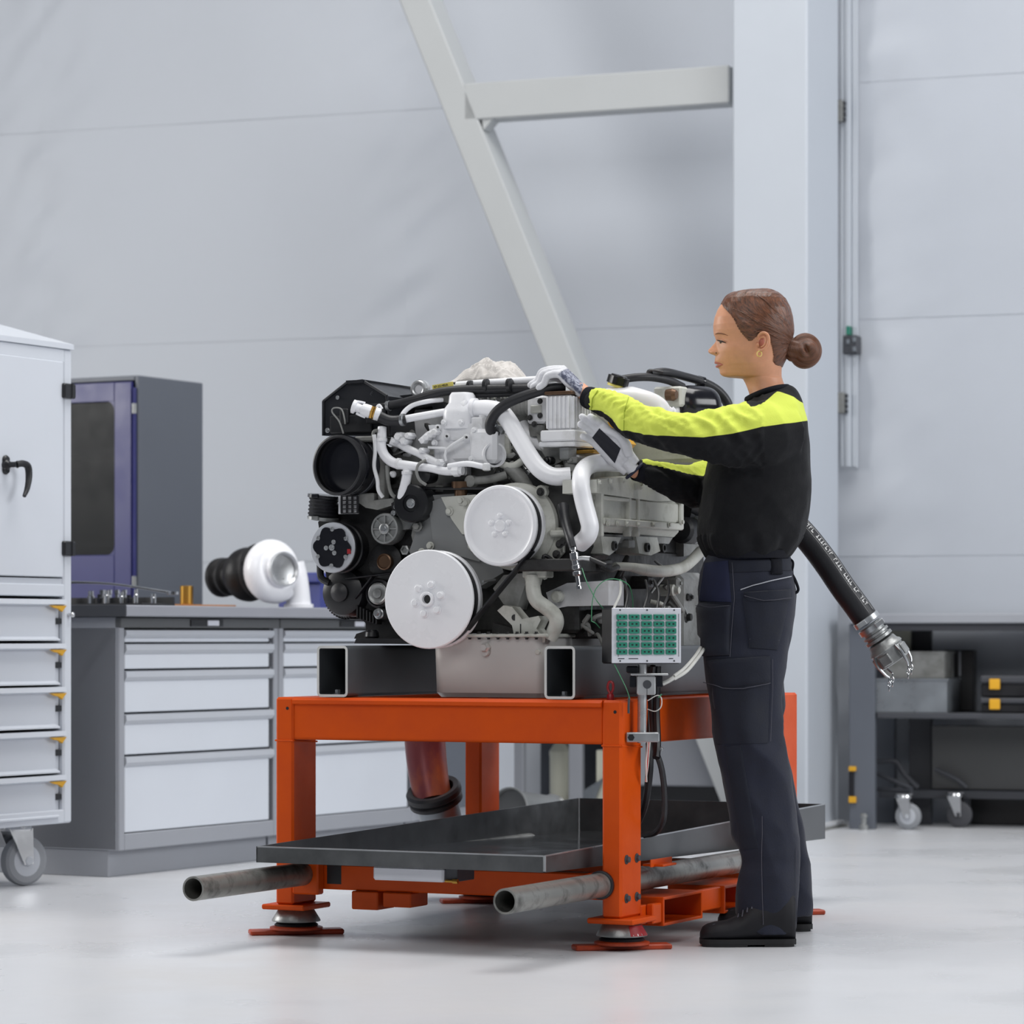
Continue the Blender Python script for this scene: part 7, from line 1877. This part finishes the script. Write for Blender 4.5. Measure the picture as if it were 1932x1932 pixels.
# ---- shoes
def shoe(xt, xh, yg, Y, name='shoe'):
    """toe x px, heel x px, ground y px"""
    z0 = 0.0; tx_, hx_ = (xt - CX) * Y / F, (xh - CX) * Y / F; L_ = hx_ - tx_
    secs = [(0.0, .020, .036), (.02, .033, .048), (.07, .043, .057), (.16, .049, .063), (.28, .050, .067), (.40, .047, .080), (.52, .045, .108), (.72, .042, .135), (.88, .041, .145), (.97, .034, .14), (1.0, .026, .13)]
    A = np.array(secs); n = 24; vs = []; m = 40
    for i in range(m):
        s_ = i / (m - 1); w = float(np.interp(s_, A[:, 0], A[:, 1])); h = float(np.interp(s_, A[:, 0], A[:, 2]))
        for k in range(n):
            a = 2 * pi * k / n; c_, sn_ = cos(a), sin(a)
            yv = w * abs(c_) ** .7 * (1 if c_ > 0 else -1); zv = .014 + (h - .014) * (.5 + .5 * abs(sn_) ** .75 * (1 if sn_ > 0 else -1))
            vs.append(Vector((tx_ + L_ * s_, Y + yv * (1 - .25 * max(0, sn_)), z0 + zv)))
    mb = MB(); mb.add(vs, [(i * n + k, i * n + (k + 1) % n, (i + 1) * n + (k + 1) % n, (i + 1) * n + k) for i in range(m - 1) for k in range(n)] + [list(range(n))[::-1], [(m - 1) * n + k for k in range(n)]])
    sh_ = mb.build(name, 'shoe', person, ang=60)
    mb = MB(); out = []
    for i in range(m):
        s_ = i / (m - 1); w = float(np.interp(s_, A[:, 0], A[:, 1])) + .0005; out.append((tx_ - .001 + (L_ + .002) * s_, w))
    poly = [Vector((x, Y - w, .001)) for x, w in out] + [Vector((x, Y + w, .001)) for x, w in out[::-1]]
    mb.prism([p + Vector((0, 0, .005)) for p in poly], Vector((0, 0, .014)))
    for (a, b_) in ((0.02, .50), (.66, 1.0)):
        sub = [p for p in out if a <= (p[0] - tx_) / L_ <= b_]; pl = [Vector((x, Y - w, .001)) for x, w in sub] + [Vector((x, Y + w, .001)) for x, w in sub[::-1]]
        mb.prism(pl, Vector((0, 0, .006)))
    mb.build('sole', 'sole', sh_)
    for q in range(4):
        s_ = .40 + .05 * q; h = float(np.interp(s_, A[:, 0], A[:, 2])); x = tx_ + L_ * s_
        mb = MB(); mb.tube([Vector((x - .004, Y - .030, h - .014)), Vector((x, Y - .012, h + .001)), Vector((x + .002, Y + .012, h + .001)), Vector((x + .004, Y + .030, h - .014))], .0022, 8, 4); mb.build('lace', 'stitch', sh_)
    mb = MB(); mb.tube([Vector((tx_ + L_ * s, Y - .026 + .012 * abs(s - .14) / .06, float(np.interp(s, A[:, 0], A[:, 2])) - .004)) for s in (.08, .11, .14, .18, .21)], .0014, 6, 4); mb.build('toe_stitch', 'stitch', sh_)
    return sh_
shoe(1321, 1500, 1785, 8.32); shoe(1355, 1531, 1750, 8.75)

# ---- face details, both sides of the head
def face_pt(xk, yk, off, side=-1):
    """Point on the head's side at profile position (k units); side -1 is towards the window of the hall's open side."""
    z = hz_(yk); x = hx(xk)
    loc, nr, i, d = head_bvh.ray_cast(Vector((x, PY + side * .3, z)), Vector((0, -side, 0)))
    if loc is None:
        loc, nr, i, d = head_bvh.find_nearest(Vector((x, PY + side * .03, z)))
    if nr.y * side < 0: nr = -nr
    return loc + nr * off
for sd2 in (-1, 1):
    # eyeball, lids, lashes, brow
    ec = face_pt(412, 864, -.0068, sd2)
    mb = MB(); mb.ell(ec, (Vector((1, 0, 0)), Vector((0, 1, 0)), Vector((0, 0, 1))), (.0105, .0105, .0088)); mb.build('eyeball', 'eye', person)
    gaze = Vector((-.86, sd2 * .42, -.28)).normalized()
    mb = MB(); mb.lathe(ec + gaze * .0086, gaze, [(.0048, 0), (.0040, .0016), (.0001, .0021)], 16); mb.build('iris', 'iris', person)
    mb = MB(); mb.tube([face_pt(x, y, .0012, sd2) for x, y in ((372, 838), (392, 842), (420, 852), (450, 868), (482, 888))], [.0009, .0018, .0022, .0018, .0006], 8, 4, flat=.7); mb.build('eyelid', 'skin', person)
    mb = MB(); mb.tube([face_pt(x, y, .0022, sd2) for x, y in ((364, 842), (384, 854), (410, 868), (440, 884), (474, 902))], [.0006, .0017, .0022, .0017, .0004], 8, 4); mb.build('eyelashes', 'lash', person)
    mb = MB(); mb.tube([face_pt(x, y, .0006, sd2) for x, y in ((340, 772), (365, 768), (400, 772), (440, 784), (490, 806))], [.0012, .0030, .0028, .0020, .0004], 8, 4, flat=.5); mb.build('eyebrow', 'brow', person)
    # lips: strips laid along the mouth from the middle line to the corner
    def lip_pt(y, sd_m, off):
        loc, nr, i, d = head_bvh.ray_cast(Vector((hx(150), PY + sd2 * sd_m, hz_(y))), Vector((1, 0, 0)))
        return loc + Vector((-1, sd2 * .4, 0)).normalized() * off
    mb = MB(); mb.tube([lip_pt(y, q, .0004) for y, q in ((1134, .0), (1136, .006), (1144, .013), (1158, .019), (1168, .024))], [.0028, .0028, .0022, .0013, .0004], 8, 4); mb.build('upper_lip', 'lip', person)
    mb = MB(); mb.tube([lip_pt(y, q, .0004) for y, q in ((1184, .0), (1183, .006), (1180, .012), (1174, .019), (1169, .024))], [.0034, .0034, .0026, .0014, .0004], 8, 4); mb.build('lower_lip', 'lip', person)
    # ear
    def ep(x, y, off): return face_pt(x, y, off, sd2)
    ce_ = ep(925, 895, 0)
    def er(x, y, out): return Vector((hx(x), ce_.y + sd2 * (out + .012 * (x - 860) / 150), hz_(y)))
    mb = MB(); mb.tube([er(868, 868, .001), er(872, 820, .006), er(905, 788, .009), er(950, 784, .010), er(990, 815, .010), er(1006, 870, .009), er(1000, 925, .008), er(972, 968, .007), er(935, 1000, .006), er(900, 1010, .005), er(882, 985, .003)], [.002, .0032, .0034, .0034, .0034, .0032, .003, .0034, .0048, .0050, .003], 10, 6)
    mb.tube([er(905, 845, .004), er(945, 835, .006), er(968, 870, .007), er(960, 920, .006), er(935, 955, .005), er(905, 965, .004)], [.002, .003, .0034, .0032, .003, .002], 10, 6)
    mb.tube([er(862, 905, .003), er(866, 930, .006), er(874, 955, .003)], [.002, .0038, .002], 8, 5)
    mb.ell(er(930, 900, -.010), (Vector((1, 0, 0)), Vector((0, 1, 0)), Vector((0, 0, 1))), (.0150, .006, .0225), 18, 10)
    ear_ = mb.build('ear', 'skin', person, ang=70)
    mb = MB(); mb.ell(er(922, 905, -.0055), (Vector((1, 0, 0)), Vector((0, 1, 0)), Vector((0, 0, 1))), (.0085, .0045, .0150), 14, 8); mb.build('ear_hollow_shade', 'ear_shade', ear_)  # dark red ellipsoid standing in for the shadow inside the ear
    mb = MB(); hc = er(885, 1052, .007); pts = [hc + Vector((.0062 * cos(2 * pi * k / 20), sd2 * .002 * sin(2 * pi * k / 20), .0068 * sin(2 * pi * k / 20))) for k in range(21)]
    mb.tube(pts, .0018, 8, 1); mb.build('hoop_earring', 'gold', person)
    mb = MB(); nc = face_pt(352, 1016, -.001, sd2); mb.ell(nc, (Vector((1, 0, 0)), Vector((0, 1, 0)), Vector((0, 0, 1))), (.0035, .0015, .0018), 10, 6); mb.build('nostril', 'lash', person)

# ---- hair: a combed cap over the skull and a twisted bun
hp = [(418, 372), (440, 430), (478, 486), (522, 540), (566, 612), (600, 690), (640, 760), (690, 822), (748, 880), (786, 884), (826, 850), (872, 812), (930, 776), (992, 796), (1030, 880), (1052, 960), (1072, 1050), (1064, 1130), (1110, 1180), (1230, 1196), (1500, 1196), (1500, 100), (360, 100)]
def inside(px, py):
    r = np.zeros(px.shape, bool); n = len(hp); j = n - 1
    for i in range(n):
        xi, yi = hp[i]; xj, yj = hp[j]
        c = ((yi > py) != (yj > py)) & (px < (xj - xi) * (py - yi) / (yj - yi + 1e-9) + xi); r ^= c; j = i
    return r
ins = inside(Xk, Yg)
edge = np.array(hp[:20], float); dd = np.full(Xk.shape, 1e9)
for a, b_ in zip(edge[:-1], edge[1:]):
    ab_ = b_ - a; L2 = (ab_ ** 2).sum(); t = np.clip(((Xk - a[0]) * ab_[0] + (Yg - a[1]) * ab_[1]) / L2, 0, 1)
    dd = np.minimum(dd, np.hypot(Xk - a[0] - t * ab_[0], Yg - a[1] - t * ab_[1]))
th_ = np.where(ins, .0012 + .0058 * np.clip(dd / 130, 0, 1) ** .7, 0)
# strands run from the hairline back to the bun
bx, by = 1335.0, 900.0
angc = np.arctan2(Yg - by, bx - Xk) ; radc = np.hypot(Xk - bx, Yg - by)
groove = np.zeros(Xk.shape)
for j in range(nr_):
    for i in range(nc_):
        if ins[j, i]:
            s_ = Sd[j, i]
            groove[j, i] = noise.noise(Vector((angc[j, i] * 9 + s_ * 60, radc[j, i] * .003, s_ * 40 + 3))) + .5 * noise.noise(Vector((angc[j, i] * 24 + s_ * 120, radc[j, i] * .004, s_ * 60)))
th_ = th_ + np.where(ins, .0022 * groove * np.clip(dd / 100, .15, 1), 0)
c0_ = np.array([hx(830.0), PY, hz_(700.0)])
dirs = HXYZ - c0_; dirs[..., 2] = np.where(Yg > 900, dirs[..., 2] * .2, dirs[..., 2]); dirs = dirs / np.linalg.norm(dirs, axis=2, keepdims=True)
HH = HXYZ + dirs * th_[..., None]
hairf = [f for f in hf[:-1] if ins.reshape(-1)[f].sum() >= 3] + [hf[-1]]
comb = np.stack([angc * 34 + Sd * 260, radc * .010, Sd * 140], -1).reshape(-1, 3)
used = sorted(set(i for f in hairf for i in f)); mp_ = {k: n for n, k in enumerate(used)}
hair = mesh_obj('hair', HH.reshape(-1, 3)[used], [[mp_[i] for i in f] for f in hairf], 'hair', person, vecs={'comb': comb[used]})
def bun():
    mb = MB()
    K = lambda x, y, s_: Vector((hx(x), PY + s_, hz_(y)))
    X3 = (Vector((1, 0, 0)), Vector((0, 1, 0)), Vector((0, 0, 1)))
    mb.ell(K(1500, 985, 0), X3, (.031, .032, .036)); mb.ell(K(1335, 960, 0), X3, (.019, .026, .030))
    for (R_, s0, ph, w) in ((.033, -.010, .3, .0120), (.021, -.021, 1.5, .0105), (.0125, -.028, 2.6, .009), (.033, .010, 1.0, .0120), (.021, .021, 2.2, .0105), (.012, .028, .4, .009)):
        pts = [K(1512, 980, s0 + .005 * sin(2 * t_ + ph)) + Vector((R_ * .98 * cos(t_ + ph), 0, R_ * 1.08 * sin(t_ + ph))) for t_ in np.linspace(0, 2 * pi, 22)]
        mb.tube(pts, w, 12, 2)
    for (y0, s0) in ((860, -.014), (900, -.022), (960, -.025), (1030, -.020), (1075, -.008), (870, .014), (940, .024), (1030, .02)):
        mb.tube([K(1250, y0 * .5 + 470, s0 * .9), K(1320, y0, s0), K(1390, y0 * .9 + 105, s0 * 1.1), K(1450, y0 * .7 + 310, s0)], [.007, .010, .010, .008], 10, 4)
    v, n, f = remesh(mb, .0022, 3)
    cb = []
    ct_ = np.array(K(1515, 960, 0))
    for p in v:
        r_ = p - ct_; cb.append((np.hypot(r_[0], r_[2]) * 900 + r_[1] * 300, atan2(r_[2], r_[0]) * .8, r_[1] * 60))
    o = mesh_obj('hair_bun', v, f, 'hair', person, vecs={'comb': np.array(cb)})
bun()
mb = MB(); mb.tube([Vector((hx(1290 + 20 * sin(a)), PY + .017 * cos(a), hz_(960 + 95 * sin(a)))) for a in np.linspace(0, 2 * pi, 24)], .004, 8, 1); mb.build('hair_tie', 'knit', person)
# a few loose strands
for pts_ in ([(690, 690), (800, 640), (950, 700), (1100, 760), (1200, 800)], [(560, 470), (700, 540), (850, 640), (1000, 690), (1150, 740)], [(860, 300), (1000, 420), (1150, 560), (1270, 680)], [(700, 230), (900, 330), (1100, 500), (1260, 660)], [(800, 790), (900, 760), (1020, 790), (1150, 860)]):
    pp = [face_pt(x, y, .0065, -1) for x, y in pts_]; mb = MB(); mb.tube(pp, [.0006, .0016, .0018, .0016, .0006], 6, 5)
    v = np.array([tuple(p) for p in mb.v]); mesh_obj('hair_strand', v, mb.f, 'hair', hair, vecs={'comb': np.stack([v[:, 2] * 300, v[:, 0] * 8, v[:, 1] * 100], -1)})

# ---- gloved hands
def hand(wrist, a, n, bdir, spec, thumb, name, mesh_fn, palm_len=.085, hw=.036, pinch=1.0):
    """a: towards the fingers, n: back of the hand, bdir: towards the thumb side. spec: four finger curls, index first."""
    a = a.normalized(); n = (n - a * n.dot(a)).normalized(); b_ = a.cross(n).normalized()
    if b_.dot(bdir) < 0: b_ = -b_
    mb = MB()
    offs = [.027, .009, -.009, -.026]; lens = [(.042, .026, .020), (.047, .029, .021), (.043, .027, .020), (.034, .021, .018)]
    plen = [palm_len, palm_len * 1.03, palm_len * .98, palm_len * .88]
    for k in range(4):
        kn = wrist + a * plen[k] + b_ * offs[k]
        mb.tube([wrist + b_ * (offs[k] * .62) - a * .01, wrist + a * plen[k] * .5 + b_ * offs[k] * .9 - n * .001, kn], [.0145, .0145, .0118], 14, 4, flat=.95)
        d = a.copy(); p = kn.copy(); pts = [p - d * .006]; rad = [.0108]
        for L_, c in zip(lens[k], spec[k]):
            q = Matrix.Rotation(c, 3, n.cross(d).normalized() * -1) if False else None
            axis = b_ if (Matrix.Rotation(.3, 3, b_) @ d).dot(n) < d.dot(n) else -b_
            d = (Matrix.Rotation(c, 3, axis) @ d).normalized()
            n_steps = 2
            for s_ in range(1, n_steps + 1): pts.append(p + d * (L_ * s_ / n_steps)); rad.append(.0104 - .0012 * (len(pts) / 7))
            p = p + d * L_
        mb.tube(pts, rad, 14, 3)
        mb.ell(p, frame_from(d), (.0088, .0088, .0095), 12, 8)
    tp = [wrist + a * thumb[0][0] + b_ * thumb[0][1] - n * thumb[0][2]] + [wrist + a * t_[0] + b_ * t_[1] - n * t_[2] for t_ in thumb[1:]]
    mb.tube(tp, [.014, .0145, .0118, .0105, .0095], 14, 4); mb.ell(tp[-1], frame_from(tp[-1] - tp[-2]), (.0095, .0095, .011), 12, 8)
    mb.tube([wrist - a * .022, wrist - a * .004, wrist + a * .012], [.026, .0235, .026], 20, 4, flat=.72)
    v, nr, f = remesh(mb, .0022, 3)
    for i in range(len(v)):
        x, y, z = v[i]; v[i] += nr[i] * .0010 * (.3 - abs(noise.noise(Vector((x * 90, y * 90, z * 90)))))
    mk = mesh_fn(v, nr, wrist, a, n, b_)
    g = mesh_obj(name, v, f, 'glove', person, {'meshback': mk})
    mb = MB(); x_, y_, _ = frame_from(a)
    ring = [wrist - a * .022 + (b_ * (.0275 * cos(t_)) + n * (.0205 * sin(t_))) for t_ in np.linspace(0, 2 * pi, 30)]
    mb.tube(ring, .0042, 8, 1); mb.build('glove_cuff', 'glovetrim', g)
    return g, a, n, b_, v, f
# left hand: lies over the hose on the engine's top, seen from the little-finger side
w1 = P(1096, 737, 8.495)
k1 = P(1053, 695, 8.50)
a1 = (k1 - w1); 
curl1 = [(.95, .75, .5), (1.0, .8, .5), (1.05, .8, .5), (1.1, .8, .5)]
th1 = [(.012, .020, .004), (.035, .036, .010), (.058, .044, .022), (.078, .040, .034), (.092, .032, .042)]
def back1(v, nr, w, a, n, b_):
    h = (v - np.array(w)) @ np.array(n); s_ = (v - np.array(w)) @ np.array(b_); l = (v - np.array(w)) @ np.array(a)
    return np.minimum(np.minimum(h + .003, .070 - l), l + .014)
g1, *_r1 = hand(w1, a1, Vector((.55, -.30, .78)), Vector((0, 1, 0)), curl1, th1, 'left_glove', back1, palm_len=.084)
# right hand: palm turned to the near side, thumb up, fingers on the filter's base
w2 = P(1186, 877, 8.462); k2 = P(1138, 826, 8.455)
a2 = k2 - w2
curl2 = [(.25, .35, .3), (.2, .3, .25), (.22, .3, .25), (.3, .35, .3)]
th2 = [(.020, .020, .006), (.045, .036, .012), (.075, .040, .012), (.100, .030, .012), (.122, .018, .010)]
def back2(v, nr, w, a, n, b_):
    h = (v - np.array(w)) @ np.array(n); return h + .001
g2, a2, n2, b2, v2_, f2_ = hand(w2, a2, Vector((.25, .93, .25)), Vector((.5, 0, .86)), curl2, th2, 'right_glove', back2, palm_len=.090)
gb = bvh_of(v2_, f2_)
patch('palm_pad', [(1117, 826), (1131, 808), (1171, 846), (1160, 874)], 'glovedark', .0022, 10, 10, par=g2, bv_=gb)

# ------------------------------------------------------------------ pieces that can be told apart become parts of their own
def explode(o, piece):
    me = o.data; n = len(me.vertices); par = list(range(n))
    def find(a):
        while par[a] != a: par[a] = par[par[a]]; a = par[a]
        return a
    for p in me.polygons:
        a = find(p.vertices[0])
        for q in p.vertices[1:]:
            b_ = find(q)
            if a != b_: par[b_] = a
    co = np.zeros(n * 3); me.vertices.foreach_get('co', co); co = co.reshape(-1, 3)
    ids = np.array([find(i) for i in range(n)]); keys = list(dict.fromkeys(ids.tolist()))
    if len(keys) < 2: return
    lo = [co[ids == k].min(0) - .0006 for k in keys]; hi = [co[ids == k].max(0) + .0006 for k in keys]
    cl = list(range(len(keys)))
    def cf(a):
        while cl[a] != a: a = cl[a]
        return a
    for i in range(len(keys)):
        for j in range(i):
            if (lo[i] <= hi[j]).all() and (lo[j] <= hi[i]).all():
                a, b_ = cf(i), cf(j)
                if a != b_: cl[a] = b_
    groups = {}
    for i, k in enumerate(keys): groups.setdefault(cf(i), []).append(k)
    if len(groups) < 2: return
    mats = list(me.materials); first = True
    for g in groups.values():
        sel = np.isin(ids, g); idx = np.nonzero(sel)[0]; mp2 = {int(a): k for k, a in enumerate(idx)}
        fs = []; mi = []
        for p in me.polygons:
            if sel[p.vertices[0]]: fs.append([mp2[v] for v in p.vertices]); mi.append(p.material_index)
        m2 = bpy.data.meshes.new(piece); m2.from_pydata(co[idx].tolist(), [], fs)
        for x in mats: m2.materials.append(x)
        m2.polygons.foreach_set('material_index', mi); m2.polygons.foreach_set('use_smooth', [True] * len(fs)); m2.set_sharp_from_angle(angle=radians(32)); m2.update()
        if first: o.data = m2; o.name = piece; first = False
        else:
            c = bpy.data.objects.new(piece, m2); COL.objects.link(c); c.parent = o.parent; c.location = o.location
PIECE = {'flange_bolts': 'bolt', 'cover_bolts': 'bolt', 'housing_bolts': 'bolt', 'base_bolts': 'bolt', 'bracket_bolts': 'bolt', 'pump_bolts': 'bolt', 'clutch_bolts': 'bolt', 'bolt_set': 'bolt',
         'bolt_sockets': 'bolt_socket', 'bracket_holes': 'bore', 'cluster_nuts': 'pipe_nut', 'pipe_nuts': 'pipe_nut', 'screw_set': 'screw', 'shroud_screws': 'screw', 'cooling_fins': 'cooling_fin'}
for o in [x for x in bpy.data.objects if x.type == 'MESH' and x.parent is not None]:
    nm = o.name.split('.')[0]
    if nm in PIECE: explode(o, PIECE[nm])
    elif nm in ('intake_bracket', 'clamp_block', 'weld_bead', 'cross_pad', 'side_rail', 'clip', 'socket_face', 'pipe_bracket', 'printed_line', 'corner_web', 'tool_loop', 'cart_frame', 'rear_casting', 'pump_housing', 'thermostat_base', 'shroud_rib', 'pipe_support', 'canister_pipe', 'idler_pulley', 'rocker_cover', 'elbow_flange', 'lower_flange', 'raised_panel', 'carcass', 'hoop_earring'): explode(o, {'socket_face': 'socket_face'}.get(nm, nm))
